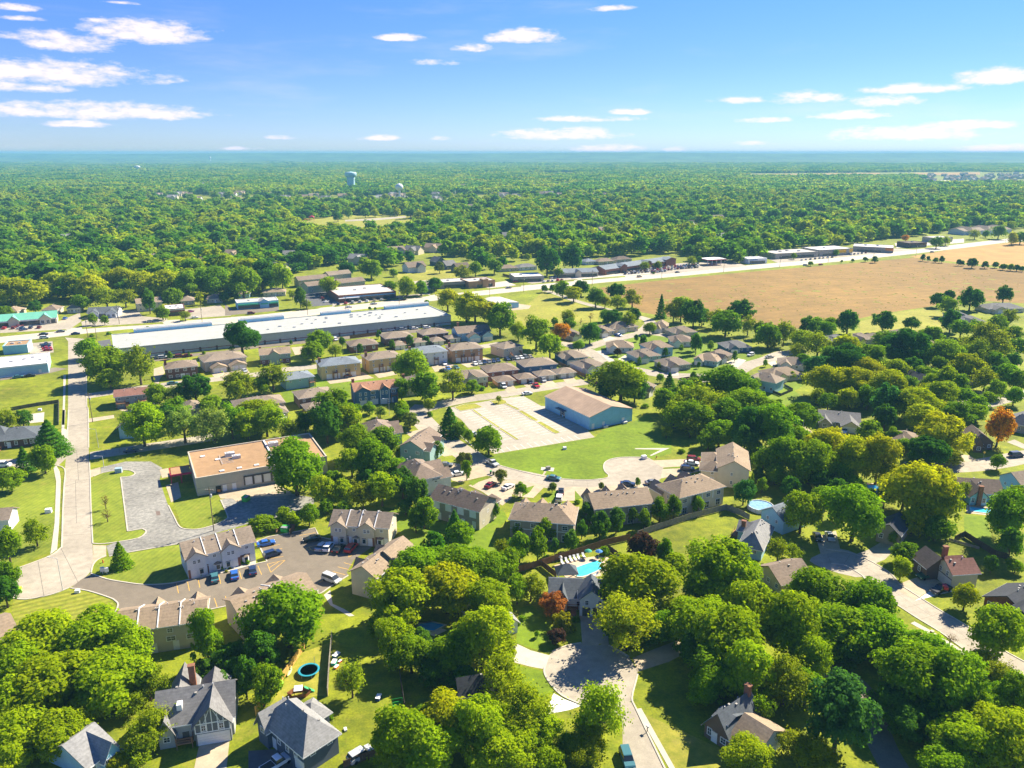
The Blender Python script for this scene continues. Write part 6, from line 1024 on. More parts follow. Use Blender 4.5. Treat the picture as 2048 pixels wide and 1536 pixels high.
def gn_scatter(name, P, scl, rot, idx, meshes, label):
    me = bpy.data.meshes.new(name); me.vertices.add(len(P)); me.vertices.foreach_set('co', P.astype(np.float32).ravel()); me.update()
    for nm, arr, ty in (('scl', scl, 'FLOAT_VECTOR'), ('rotz', rot, 'FLOAT'), ('pick', idx, 'INT')):
        a = me.attributes.new(nm, ty, 'POINT')
        a.data.foreach_set('vector' if ty == 'FLOAT_VECTOR' else 'value', np.ascontiguousarray(arr, dtype=np.int32 if ty == 'INT' else np.float32).ravel())
    o = new(name, me); tag(o, label, 'woodland', kind='stuff')
    pc = bpy.data.collections.new(name + '_source')
    for k, m_ in enumerate(meshes): pc.objects.link(bpy.data.objects.new(f'source_{name}_{k:02d}', m_))
    ng = bpy.data.node_groups.new(name, 'GeometryNodeTree'); ng.interface.new_socket('Geometry', in_out='INPUT', socket_type='NodeSocketGeometry'); ng.interface.new_socket('Geometry', in_out='OUTPUT', socket_type='NodeSocketGeometry')
    N = ng.nodes; L = ng.links; gi = N.new('NodeGroupInput'); go = N.new('NodeGroupOutput'); ip = N.new('GeometryNodeInstanceOnPoints'); ci = N.new('GeometryNodeCollectionInfo')
    ci.inputs['Collection'].default_value = pc; ci.inputs['Separate Children'].default_value = True; ci.inputs['Reset Children'].default_value = True
    def attr(nm, ty):
        a = N.new('GeometryNodeInputNamedAttribute'); a.data_type = ty; a.inputs[0].default_value = nm; return a.outputs[0]
    cx = N.new('ShaderNodeCombineXYZ'); L.new(attr('rotz', 'FLOAT'), cx.inputs[2])
    L.new(gi.outputs[0], ip.inputs['Points']); L.new(ci.outputs[0], ip.inputs['Instance']); ip.inputs['Pick Instance'].default_value = True
    L.new(attr('pick', 'INT'), ip.inputs['Instance Index']); L.new(cx.outputs[0], ip.inputs['Rotation']); L.new(attr('scl', 'FLOAT_VECTOR'), ip.inputs['Scale'])
    L.new(ip.outputs[0], go.inputs[0]); md = o.modifiers.new('scatter', 'NODES'); md.node_group = ng
    return o
def build_forest():
    rg = np.random.default_rng(5)
    x, y = scatter(420, 2000, 12.6, rg); k, fx, fy = keep_mask(x, y)
    hz_ = in_poly(fx, fy, HOUSES_ZONE); k &= ~(hz_ & (rg.uniform(size=len(x)) < .93))
    dens = np.sin(x * .011 + 1.3 * np.sin(y * .006)) + np.sin(y * .013 + 2); k &= ~((dens < -1.35) & (rg.uniform(size=len(x)) < .6))
    x = x[k]; y = y[k]; n = len(x)
    r = 8.0 * rg.lognormal(0, .24, n); r = np.clip(r, 4, 12.5); hgt = r * rg.uniform(.72, 1.0, n)
    scl = np.stack([r, r, hgt], 1); P = np.stack([x, y, np.full(n, -.12) * hgt], 1)
    gn_scatter('woodland', P, scl, rg.uniform(0, 6.28, n), rg.integers(0, 6, n), [far_tree_mesh(100 + j) for j in range(6)], 'dense green woodland of rounded trees beyond the highway')
    x, y = scatter(2000, 7000, 46, rg); k, fx, fy = keep_mask(x, y); x = x[k]; y = y[k]; n = len(x)
    s = rg.uniform(.85, 1.25, n); P = np.stack([x, y, np.zeros(n)], 1)
    gm = [grove_mesh(200 + j) for j in range(5)]
    gn_scatter('far_woodland', P, np.stack([s, s, s * rg.uniform(.8, 1.15, n)], 1), rg.uniform(0, 6.28, n), rg.integers(0, 5, n), gm, 'hazy woodland in the middle distance under the horizon')
    x, y = scatter(7000, 12500, 150, rg); n = len(x); s = rg.uniform(2.4, 3.4, n); P = np.stack([x, y, np.full(n, -6.)], 1)
    gn_scatter('horizon_woodland', P, np.stack([s, s, s * .55], 1), rg.uniform(0, 6.28, n), rg.integers(0, 5, n), gm, 'blue hazy woodland near the horizon')
build_forest()
# ------------------------------------------------------------------ cars
PAINT = mat('car_paint', (1, 1, 1), .3, .0, 1, objcol=True, spec=.5); CGLASS = mat('car_glass', (.02, .03, .04), .08, .0, 1, spec=.7); TYRE = mat('tyre', (.02, .02, .02), .8, .1, 5); LAMP = mat('headlight', (.8, .8, .75), .2, 0, 1); TAIL = mat('taillight', (.45, .02, .02), .3, 0, 1)
def extr(prof, w, taper=0.0, z0=.3, z1=1.5):
    n = len(prof); V = []
    for s in (-1, 1):
        for x, z in prof: V.append((x, s * w / 2 * (1 - taper * max(0, (z - z0) / (z1 - z0))), z))
    F = [tuple(range(n - 1, -1, -1)), tuple(range(n, 2*n))] + [(i, (i+1) % n, n + (i+1) % n, n + i) for i in range(n)]
    return V, [q[::-1] for q in F]
CARDEF = {'sedan': (4.7, 1.84, 1.45, [(-2.35,.32),(-2.35,.8),(-2.2,.98),(-1.5,1.0),(.9,.98),(2.1,.82),(2.35,.65),(2.35,.32)], (-1.75,1.15,-1.05,.35,.98)),
          'suv': (4.7, 1.9, 1.75, [(-2.35,.4),(-2.35,1.0),(-2.25,1.12),(1.0,1.1),(2.15,.98),(2.35,.8),(2.35,.4)], (-2.25,1.25,-2.0,.5,1.1)),
          'van': (5.0, 1.98, 1.95, [(-2.5,.4),(-2.5,1.1),(-2.4,1.2),(1.5,1.15),(2.3,.95),(2.5,.8),(2.5,.4)], (-2.42,1.75,-2.25,.8,1.15)),
          'pickup': (5.6, 2.0, 1.85, [(-2.8,.5),(-2.8,1.1),(-.5,1.1),(1.2,1.12),(2.6,1.02),(2.8,.85),(2.8,.5)], (-.55,1.35,-.35,.7,1.1)),
          'hatch': (4.2, 1.8, 1.5, [(-2.1,.34),(-2.1,.85),(-1.95,1.0),(.9,.98),(1.9,.82),(2.1,.62),(2.1,.34)], (-1.98,1.1,-1.6,.3,.98))}
CARM = {}
def car_parts(t):
    if t in CARM: return CARM[t]
    L_, W_, H_, prof, (c0, c1, c2, c3, zb) = CARDEF[t]; P_ = []
    v, f = extr(prof, W_, .06); P_.append(('body', mesh('body', v, f, PAINT), None))
    v, f = extr([(c0, zb-.02), (c2, H_-.07), (c3, H_-.07), (c1, zb-.02)], W_*.93, .22, zb, H_ + .1); P_.append(('cabin_glass', mesh('cabin_glass', v, f, CGLASS), None))
    v, f = extr([(c2-.06, H_-.09), (c2, H_), (c3-.05, H_), (c3+.08, H_-.09)], W_*.78); P_.append(('roof_panel', mesh('roof_panel', v, f, PAINT), None))
    if t == 'pickup': P_.append(('truck_bed', MB().box(-2.7, -.82, 1.0, -.62, .82, 1.115).mesh('truck_bed', mat('bed_liner', (.04,.04,.04), .8, .1, 3)), None))
    wm = MB().tube((0, -.11, 0), (0, .11, 0), .34, .34, 12).mesh('wheel', TYRE)
    for sx in (-1, 1):
        for sy in (-1, 1): P_.append(('wheel', wm, (sx * L_ * .31, sy * (W_/2 - .1), .34)))
    hm_ = MB().box(-.05, -.2, -.08, .04, .2, .08)
    for sy in (-1, 1):
        P_.append(('headlight', hm_.mesh('headlight', LAMP), (L_/2 - .01, sy * W_ * .36, .68))); P_.append(('taillight', hm_.mesh('taillight', TAIL), (-L_/2 + .02, sy * W_ * .38, .8)))
    CARM[t] = P_; return P_
CC = dict(white=(.78,.78,.78), silver=(.45,.47,.48), black=(.02,.022,.025), navy=(.02,.04,.11), blue=(.03,.12,.42), red=(.45,.02,.03), maroon=(.18,.015,.02), teal=(.05,.16,.19), grey=(.16,.17,.18), green=(.02,.10,.06), lime=(.35,.75,.02), tan=(.42,.36,.27), purple=(.20,.02,.12))
def car(c, x, y, dx, dy, t, col, label, group=None, z=.03):
    p = gp(c, x, y, .5); sc = CROP[c][2]; q = gp(c, x + dx, y + dy, .5); a = math.atan2(q[1] - p[1], q[0] - p[0])
    o = empty({'pickup': 'pickup_truck', 'van': 'van'}.get(t, 'car'), (p[0], p[1], z), a); tag(o, label, {'pickup': 'pickup truck', 'van': 'van'}.get(t, 'car'), group)
    for nm, me, loc in car_parts(t):
        k = new(nm, me, o, loc=loc)
        if me.materials[0] == PAINT: k.color = (*CC[col], 1)
for a in (
  ('E',1708,1335,-12,-70,'sedan','teal','dark teal sedan parked facing the west townhouse row'), ('E',1865,1313,-10,-70,'sedan','blue','blue sedan beside the round townhouse shrubs'), ('E',2010,1277,-8,-70,'sedan','navy','navy sedan parked at the east end of the west townhouses'),
  ('F',80,1062,100,-20,'sedan','blue','blue sedan nosed to the grass kerb of the townhouse lot'), ('F',130,1148,100,-32,'suv','navy','navy SUV at the kerb of the townhouse lot'), ('F',445,1026,-110,18,'sedan','black','black sedan beside the green dumpster'), ('F',520,1088,45,-50,'sedan','silver','silver sedan beside the yellow hatched bay'),
  ('F',580,1092,45,-52,'suv','white','white SUV between the silver and black cars'), ('F',655,1104,45,-50,'sedan','black','black sedan beside the red SUV'), ('F',757,1100,55,-55,'suv','red','red SUV in front of the middle townhouse row'), ('F',600,1348,80,30,'van','silver','silver minivan beside the blank gabled townhouse'),
  ('F',1330,252,60,-4,'sedan','teal','teal car on the drive of the teal townhouse'), ('F',1370,326,60,-4,'sedan','white','white car on the drive below the teal townhouse'), ('F',1510,436,60,0,'sedan','grey','grey car beside the two winged townhouse'), ('F',1605,508,60,-10,'sedan','white','white sedan at the two winged townhouse'), ('F',1865,597,50,-32,'sedan','maroon','dark red sedan on the dark roofed townhouse drive'), ('F',2005,612,50,-25,'sedan','white','white sedan next to the dark red sedan'),
  ('F',1880,424,60,32,'pickup','silver','silver pickup driving on the court street'), ('P',410,516,60,6,'sedan','silver','silver car parked under the conifer by the lot'), ('G',330,542,60,8,'sedan','teal','teal sedan parked on the curve of the court street'), ('G',390,648,3,-50,'sedan','black','black car on the drive of the hip roofed townhouses'), ('G',375,702,8,-40,'suv','white','white SUV behind the black car on the drive'),
  ('G',920,588,60,4,'sedan','navy','dark car at the kerb of the round court'), ('G',1118,578,60,-4,'sedan','grey','grey car behind the patio townhouses'), ('G',1445,392,60,4,'suv','maroon','dark red SUV beside the gabled block'), ('G',1430,422,60,6,'sedan','white','white car beside the gabled block'), ('G',1395,470,60,4,'suv','navy','dark SUV on the lower drive of the gabled block'),
  ('P',925,130,60,-8,'sedan','white','white sedan parked on the street behind the warehouse lot'), ('P',700,60,40,40,'van','white','white van on the tan drive of the brown garage duplex'), ('P',950,18,40,30,'sedan','navy','navy car on the drive of the brown duplex'), ('P',1010,54,50,40,'pickup','red','red pickup on a tan drive facing the warehouse'), ('K',745,803,30,25,'suv','silver','silver car on the drive of the white door duplex'),
  ('C',915,1462,38,110,'suv','teal','dark teal SUV parked along the street below the cul-de-sac'), ('B',165,1502,90,-55,'pickup','white','white pickup on the dark driveway'), ('B',832,1432,60,-36,'suv','silver','pale jeep parked on the side lawn'), ('H',1270,1318,-60,12,'pickup','green','dark green pickup with white topper on the tan drive'), ('H',1375,1432,-60,20,'pickup','black','black pickup loaded with red cargo on the white slab'),
  ('H',490,207,60,6,'suv','white','white SUV beside the curved path'), ('H',612,168,-30,45,'pickup','white','white pickup in front of the grey ranch house'), ('H',1975,360,60,-4,'van','navy','dark van on the street between the wooded houses'), ('H',395,1012,20,40,'sedan','black','black car in tree shade on the paired driveway'), ('H',492,1008,20,40,'sedan','silver','silver car in tree shade on the paired driveway'),
  ('E',1045,324,60,-5,'sedan','navy','navy car parked on the duplex side street'), ('E',22,440,60,-2,'van','white','white van on the side street west of the pines'), ('A',95,128,50,-10,'hatch','lime','lime green car beside the dark tree at the cul-de-sac'),
  ('I',350,433,60,-4,'sedan','black','black car on the highway near the corner'), ('I',355,461,60,-4,'suv','white','white SUV on the highway beside the corner shop'), ('I',485,411,60,-5,'sedan','grey','grey car on the highway below the green strip'), ('I',605,429,60,-4,'sedan','navy','navy car at the highway crossing'), ('I',520,307,30,-20,'sedan','blue','blue car beside the green roofed strip'),
  ('I',1525,252,40,-8,'sedan','purple','purple car beside the brick restaurant'), ('I',145,776,60,-8,'sedan','teal','teal car behind the white roofed shop'), ('I',240,766,60,-6,'sedan','black','black car behind the white roofed shop'), ('I',1380,827,60,-6,'sedan','teal','teal car on the duplex street'), ('I',1955,727,30,20,'sedan','silver','silver car on the tan duplex drive'), ('I',1230,1032,60,6,'sedan','navy','navy car beside the red roofed walk up'), ('I',1215,992,40,4,'sedan','grey','grey car behind the red roofed walk up'),
  ('J',975,766,60,-5,'suv','maroon','dark maroon wagon in front of the buff block'), ('J',1755,725,50,6,'sedan','navy','navy sedan near the white block'), ('J',1785,708,20,20,'sedan','blue','blue sedan near the white block'), ('J',1850,700,30,20,'sedan','teal','teal sedan near the white block'), ('J',1755,670,20,20,'sedan','white','white car at the white block drive'), ('J',465,1102,20,25,'suv','white','white SUV at the single garage duplex'),
  ('J',680,432,60,-4,'suv','red','red vehicle behind the strip mall'), ('J',905,442,60,-6,'pickup','red','red pickup behind the strip mall'), ('J',850,482,20,20,'van','maroon','maroon van behind the strip mall'), ('J',985,427,60,-4,'van','white','white van behind the strip mall'), ('J',885,476,20,20,'suv','white','white SUV near the maroon van'), ('J',990,216,60,-6,'sedan','white','white car on the highway past the awning shop'), ('J',1190,190,60,-6,'sedan','silver','silver car on the highway past the glazed store'),
  ('K',1345,442,40,8,'sedan','blue','blue car in front of the tan roofed ranch house'), ('K',45,700,40,16,'sedan','teal','teal car on the grass behind the cream duplex'), ('L',445,440,-20,6,'suv','white','white SUV on the subdivision bend'), ('L',555,452,30,-4,'sedan','silver','silver car on the subdivision bend'), ('L',1665,745,30,-3,'sedan','grey','grey car on the street behind the orange tree'), ('K',470,62,50,-5,'sedan','grey','grey car on the highway near the metal shed')):
    car(*a)
CR = random.Random(4); cols = ['white','silver','black','grey','navy','red','white','silver','tan','maroon']
def row(c, a, b, n, d, label, group):
    for i in range(n):
        t = (i + .5) / n; car(c, a[0] + (b[0]-a[0])*t + CR.uniform(-2, 2), a[1] + (b[1]-a[1])*t, *d, CR.choice(['sedan','suv','sedan','hatch','pickup']), CR.choice(cols), label, group)
row('K', (185,672), (400,640), 6, (20,18), 'car in the row before the orange brick block', 'cars before the orange brick block'); row('K', (440,634), (660,612), 6, (24,14), 'car in the row beside the cream stair duplex', 'cars beside the cream stair duplex')
row('J', (745,108), (820,180), 5, (40,-8), 'car parked in the dark lot of the glazed store', 'cars in the dark lot'); row('J', (880,196), (1340,148), 8, (14,-18), 'car parked along the front of the glazed store', 'cars before the glazed store')
row('I', (360,508), (385,566), 4, (40,-4), 'car parked beside the corner shops', 'cars beside the corner shops'); row('I', (0,385), (350,378), 5, (20,-16), 'car parked before the green roofed strip', 'cars before the green strip'); row('I', (140,362), (200,402), 3, (30,-6), 'car in the middle of the green strip lot', 'cars in the green strip lot')
row('I', (1200,628), (1540,603), 5, (40,-4), 'vehicle parked behind the west end of the strip mall', 'vehicles behind the strip mall'); row('J', (1180,410), (1760,372), 6, (40,-4), 'vehicle parked behind the east end of the strip mall', 'vehicles behind the strip mall east')
row('N', (1270,830), (1400,818), 5, (14,-8), 'car parked beside the drive in', 'cars beside the drive in'); row('N', (1320,808), (1360,803), 2, (14,-8), 'car in the upper row beside the drive in', 'cars beside the drive in upper row')
for k in range(3): row('N', (1730 + 10*k, 768 + 8*k), (2040, 738 + 9*k), 15, (10,-8), 'car in the packed lot before the brick strip', 'cars before the brick strip')
for k in range(3): row('O', (5, 708 + 9*k), (90, 700 + 8*k), 6, (8,-6), 'car in the west half of the packed highway lot', 'cars in the highway lot west')
for k in range(3): row('O', (130, 690 + 8*k), (270, 680 + 8*k), 9, (8,-6), 'car in the east half of the packed highway lot', 'cars in the highway lot east')
row('O', (820,658), (1010,640), 8, (10,-8), 'car parked before the large stone store', 'cars before the stone store'); row('O', (1090,628), (1190,616), 5, (10,-8), 'car parked beside the yellow cornered store', 'cars beside the yellow cornered store')
for c, x, y in (('O',150,724), ('O',1180,650), ('O',1545,614), ('O',850,686), ('O',935,682), ('N',1075,864), ('N',1840,800), ('N',1120,829), ('J',1420,158), ('I',1200,332), ('I',1555,302), ('J',205,267), ('I',2010,267)):
    car(c, x, y, 40, -4, CR.choice(['sedan','suv']), CR.choice(cols), 'car on or beside the highway away from the parked rows', 'cars along the highway')

# ------------------------------------------------------------------ fences
def fence(label, spec, h, mt, smooth=0, pw=2.4):
    p = pts(spec, 0, smooth, False); o = empty('fence', (p[0][0], p[0][1], 0)); tag(o, label, 'fence')
    mb = MB()
    for i in range(7): mb.box(i/7 + .004, -.02 - .012 * (i % 2), .05, (i+1)/7 - .004, .02, 1.0)
    mb.box(0, .022, .25, 1, .07, .31); mb.box(0, .022, .75, 1, .07, .81)
    pm_ = mb.mesh('panel', mt); po = MB().box(-.06, -.06, 0, .06, .06, 1.08).mesh('post', mt)
    for a, b in zip(p[:-1], p[1:]):
        d = b - a; L_ = np.linalg.norm(d); n = max(1, round(L_ / pw)); rz = math.atan2(d[1], d[0])
        for i in range(n):
            q = a + d * i / n - p[0]; new('panel', pm_, o, loc=(q[0], q[1], 0), rz=rz, scale=(L_/n, 1, h)); new('post', po, o, loc=(q[0], q[1], 0), rz=rz, scale=(1, 1, h))
    return o
FW = mat('fence_grey', (.30,.27,.22), .9, .15, 1.5); FB = mat('fence_brown', (.20,.11,.06), .9, .15, 1.5); FG = mat('fence_new', (.62,.38,.10), .9, .12, 1.5); FV = mat('fence_white', (.72,.73,.74), .7, .03, 2); FK = mat('fence_black', (.06,.06,.06), .7, .1, 2); FD = mat('fence_dark', (.10,.075,.055), .9, .1, 2)
fence('long grey wooden fence behind the patio townhouses', ['G',(1000,1012),(1200,940),(1450,860),(1700,796),(1800,835),(1888,878)], 1.9, FW)
fence('brown wooden fence behind the swimming pool', ['G',(30,1300),(240,1240),(380,1190),(560,1140),(760,1075),(940,1035)], 1.9, FB)
fence('short brown fence left of the pool deck', ['G',(235,1245),(290,1290),(350,1335)], 1.8, FB); fence('dark fence right of the pool deck', ['G',(765,1120),(830,1170),(880,1215)], 1.8, FD)
fence('golden new wooden fence beside the trampoline yard', ['B',(0,1118),(120,960),(250,790),(390,580)], 1.9, FG)
fence('grey weathered fence between the trampoline yard and side lawn', ['B',(570,965),(585,720),(605,500)], 1.9, FW); fence('dark fence in the shade of the broad trees', ['B',(1185,1085),(1150,850),(1130,630)], 1.9, FD)
fence('brown fence behind the warehouse street', ['K',(868,682),(980,735),(1092,792)], 1.9, FB); fence('brown fence piece beside the big round tree', ['K',(1100,805),(1185,845)], 1.9, FB)
fence('dark fence around the fenced green yard', ['L',(548,655),(620,682),(690,652),(640,625)], 1.3, FK); fence('dark fence above the right hand lawn', ['H',(1480,1050),(1560,1010),(1800,1165),(1900,1190)], 1.8, FD)
fence('white patio fence at the pink ended townhouses', ['G',(880,860),(905,885)], 1.9, FV); fence('white patio fence beside the red parasol', ['G',(1010,820),(1040,862)], 1.9, FV); fence('white patio fence of the patio townhouses', ['G',(1580,735),(1632,752)], 1.9, FV); fence('white fence panel at the west end of the patio townhouses', ['G',(1400,780),(1440,800)], 1.9, FV)
fence('black chain fence across the open meadow', ['I',(90,1048),(300,1010),(472,985),(470,1160)], 1.6, FK, pw=3); fence('brown fence round the mall yard', ['J',(1000,470),(1240,440)], 2, FB); fence('red brown fence beside the drive in', ['N',(1040,795),(1110,812)], 2, FB)
fence('tan fence behind the brown roofed house', ['H',(1440,1040),(1680,1110)], .8, FW); fence('brown board fence near the parked jeep', ['B',(700,1540),(960,1440)], 1.6, FB)

# ------------------------------------------------------------------ pools
WATER = mat('pool_water', (.10,.62,.75), .05, .04, .8, spec=.5, col2=(.05,.50,.68)); WATER2 = mat('pool_water_deep', (.03,.30,.62), .05, .05, .8, spec=.5); DECK = mat('pool_deck', (.55,.43,.30), .9, .08, 1)
def pool(label, deck, water, wm=WATER, smooth=2, lip=.15):
    d = pts(deck); w = pts(water, 0, smooth); o = empty('swimming_pool', (w[0][0], w[0][1], 0)); tag(o, label, 'swimming pool')
    def loc(p): return [q - w[0] for q in p]
    if deck: sheet_poly('deck', loc(d), .05, DECK, o)
    l = loc(w); strip('coping', l + [l[0], l[1]], .45, 0, lip + .03, CONC_LT, o); sheet_poly('water', l, lip - .02, wm, o)
    LANDMARKS.append((w[0][0], w[0][1], label.split(' with ')[0].split(' behind ')[0].replace('turquoise', 'the turquoise').replace('round', 'the round').replace('deep', 'the deep').replace('small', 'the small'))); return o
pool('turquoise swimming pool with tan deck behind the white house', ['G',(330,1240),(480,1190),(700,1160),(790,1180),(800,1240),(740,1310),(640,1335),(430,1335)], ['G',(468,1280),(560,1235),(680,1200),(720,1215),(700,1240),(755,1250),(700,1275),(600,1320),(520,1330)])
pool('deep blue pool glimpsed through the yellow trees', ['H',(700,590),(900,580),(990,680),(880,690)], ['H',(735,595),(860,600),(975,665),(900,680)], WATER2, 0)
pool('small rectangular pool beside the chimney house', ['H',(1580,755),(1780,775),(1800,845),(1580,820)], ['H',(1600,770),(1770,790),(1775,828),(1605,808)], WATER, 0)
pool('deep blue covered pool under the broad tree', ['B',(1290,440),(1420,490),(1520,440),(1400,400)], ['B',(1290,390),(1400,375),(1510,400),(1420,450),(1320,450)], WATER2, 1)
pool('round deck pool among the dark trees', ['L',(1890,475),(1960,455),(2045,480),(2030,500),(1930,505)], ['L',(1925,478),(1975,465),(2030,478),(2000,492),(1940,492)], WATER)
def round_pool(label, c, x, y, r, h=1.2):
    p = gp(c, x, y); o = empty('above_ground_pool', (p[0], p[1], 0)); tag(o, label, 'swimming pool')
    MB().lathe([(r, 0), (r, h), (r-.15, h), (r-.15, h-.25)], 28).build('pool_wall', TRIM, o); MB().lathe([(r-.16, h-.22), (r-.16, h-.2)], 28).build('water', mat('pool_cover', (.25,.45,.62), .3, .2, 1.2), o)
    for k in range(14): a = k * math.pi / 7; new('upright', MB().box(-.06,-.06,0,.06,.06,h+.05).mesh('upright', METALV), o, loc=(r*math.cos(a)*1.01, r*math.sin(a)*1.01, 0), rz=a)
round_pool('white walled round pool beside the slate roofed blue house', 'G', 1975, 785, 3.7)
def lounger(c, x, y, dx, dy, label, group):
    p = gp(c, x, y); q = gp(c, x+dx, y+dy); o = empty('sun_lounger', (p[0], p[1], .05), math.atan2(*(q-p)[::-1])); tag(o, label, 'sun lounger', group)
    MB().box(-1, -.3, .3, .3, .3, .38).build('seat', FV, o); MB().add([(.3,-.3,.3),(.3,.3,.3),(.95,.3,.85),(.95,-.3,.85),(.3,-.3,.38),(.3,.3,.38),(.92,.3,.92),(.92,-.3,.92)], [(0,1,2,3),(7,6,5,4),(0,3,7,4),(1,5,6,2),(0,4,5,1),(3,2,6,7)]).build('backrest', FV, o)
    for sx in (-.9, .2):
        for sy in (-.25, .25): MB().box(sx-.04, sy-.04, 0, sx+.04, sy+.04, .3).build('leg', FV, o)
for x, y in ((400,1222),(435,1210),(468,1198),(500,1190),(530,1183),(570,1172)): lounger('G', x, y, -14, -20, 'white sun lounger in the row along the brown pool fence', 'loungers along the pool fence')
lounger('G', 660, 1322, 20, -4, 'reddish lounger by the near pool edge', None)
def parasol(label, c, x, y, col, r=1.5, h=2.4):
    p = gp(c, x, y); o = empty('parasol', (p[0], p[1], 0)); tag(o, label, 'parasol'); MB().tube((0,0,0),(0,0,h),.03,.03,6).build('pole', METALV, o); MB().lathe([(r, h-.45), (r*.55, h-.15), (.02, h+.05)], 8).build('canopy', mat('parasol_'+label[:6], col, .8, .05, 2), o)
parasol('orange red parasol on the patio of the pink ended townhouses', 'G', 1060, 865, (.6,.12,.03)); parasol('closed white parasol beside the pool loungers', 'G', 385, 1225, (.7,.66,.6), .5)
parasol('green parasol at the end of the pool deck', 'G', 605, 1175, (.04,.3,.2), 1.0); parasol('blue parasol beside the pool shrub', 'G', 690, 1178, (.05,.2,.5), 1.0)
# garden things
p = gp('B', 422, 780); o = empty('trampoline', (p[0], p[1], 0)); tag(o, 'round trampoline with turquoise rim in the worn yard', 'trampoline'); LANDMARKS.append((p[0], p[1], 'the trampoline'))
MB().lathe([(1.9,.72),(2.15,.82),(1.8,.86),(1.7,.8)], 28).build('rim_pad', mat('turquoise_pad', (.02,.27,.36), .6, .05, 2), o); MB().lathe([(1.69,.78),(1.69,.8)], 28).build('mat', mat('black_mat', (.015,.015,.02), .7, .1, 3), o)
for k in range(6): a = k * math.pi / 3; MB().tube((2*math.cos(a), 2*math.sin(a), 0), (2*math.cos(a), 2*math.sin(a), .8), .05, .05, 6).build('leg', METALV, o)
for a_ in (1.2,): MB().tube((2*math.cos(a_), 2*math.sin(a_), .8), (2.05*math.cos(a_), 2.05*math.sin(a_), 2.5), .04, .04, 6).build('net_pole', METALV, o)
p = gp('B', 345, 955); o = empty('play_boat', (p[0], p[1], 0), .2); tag(o, 'brown wooden play boat with white canopy and green slide', 'playset')
V = [(-2,0,0),(-1,-1,0),(1.2,-1,0),(2,0,0),(1.2,1,0),(-1,1,0)]; MB().add(V + [(a*1.15, b*1.15, .9) for a, b, _ in V], [(0,1,7,6),(1,2,8,7),(2,3,9,8),(3,4,10,9),(4,5,11,10),(5,0,6,11),(5,4,3,2,1,0)]).build('hull', mat('play_wood', (.30,.12,.05), .9, .1, 2), o)
MB().box(-.9, -.8, 1.5, .7, .9, 1.58).build('canopy', TRIM, o); MB().add([(1,.3,1.3),(1,.9,1.3),(2.8,.9,.1),(2.8,.3,.1),(1,.3,1.2),(1,.9,1.2),(2.8,.9,0),(2.8,.3,0)], [(0,1,2,3),(7,6,5,4),(0,3,7,4),(1,5,6,2)]).build('slide', mat('slide_green', (.03,.35,.12), .5, .05, 2), o)
for sx in (-.8, .6): 
    for sy in (-.7, .8): MB().tube((sx, sy, 0), (sx, sy, 1.55), .05, .05, 6).build('post', mat('play_wood', (.30,.12,.05), .9, .1, 2), o)
def kayak(label, c, x, y, dx, dy, col):
    p = gp(c, x, y); q = gp(c, x+dx, y+dy); d = q - p
    V = []; n = 9
    for i in range(n):
        t = -1 + 2*i/(n-1); w = .38 * (1 - t*t) ** .6 + .01
        for k in range(8): a = 2*math.pi*k/8; V.append((1.6*t, w*math.cos(a), .2 + .17*math.sin(a) + .12*t*t))
    F = [(i*8+k, i*8+(k+1)%8, (i+1)*8+(k+1)%8, (i+1)*8+k) for i in range(n-1) for k in range(8)]
    o = new('kayak', mesh('kayak', V, F, mat('kayak_'+label[:8], col, .4, .05, 2), True), loc=(p[0], p[1], .02), rz=math.atan2(d[1], d[0])); tag(o, label, 'kayak')
kayak('lime green kayak leaning near the golden fence', 'B', 195, 890, 20, -50, (.25,.7,.03)); kayak('pale green kayak beside the golden fence', 'B', 268, 775, 18, -45, (.5,.65,.3))
def toy(label, c, x, y, col, s=.5, nm='toy_box'):
    p = gp(c, x, y); o = empty(nm, (p[0], p[1], 0), BR.uniform(0, 3)); tag(o, label, 'toy'); m_ = mat('toy_' + '_'.join(label.split()[:2]), col, .5, .05, 2)
    MB().box(-s, -s*.6, 0, s, s*.6, s*.8).build('body', m_, o); MB().box(-s*1.05, -s*.65, s*.8, s*1.05, s*.65, s*.9).build('lid', TRIM, o)
toy('teal toy bin beside the grey weathered fence', 'B', 622, 705, (.02,.4,.35), .7); toy('orange toy cart beside the teal toy bin', 'B', 640, 738, (.7,.2,.03), .5); toy('red toy crate near the grill', 'B', 668, 692, (.6,.02,.03), .4); toy('blue covered grill beside the weathered fence', 'B', 640, 650, (.03,.09,.16), .8, 'covered_grill'); toy('blue recycling tub on the dim lawn', 'B', 975, 985, (.03,.07,.2), .7); toy('white garden pot on the side lawn', 'B', 712, 1235, (.6,.6,.65), .4)
p = gp('B', 1125, 1050); o = empty('swing_seat', (p[0], p[1], 0), .3); tag(o, 'bright green garden swing seat on the dim lawn', 'swing seat'); m_ = mat('green_metal', (.03,.35,.06), .5, .05, 2)
MB().box(-.8,-.3,.45,.8,.3,.52).build('seat', m_, o); MB().box(-.8,.25,.5,.8,.33,1.0).build('backrest', m_, o)
for sx in (-.95, .95): MB().tube((sx,-.7,0),(sx,0,1.9),.04,.04,6).tube((sx,.7,0),(sx,0,1.9),.04,.04,6).build('side_frame', m_, o)
MB().tube((-.95,0,1.9),(.95,0,1.9),.04,.04,6).build('top_bar', m_, o)
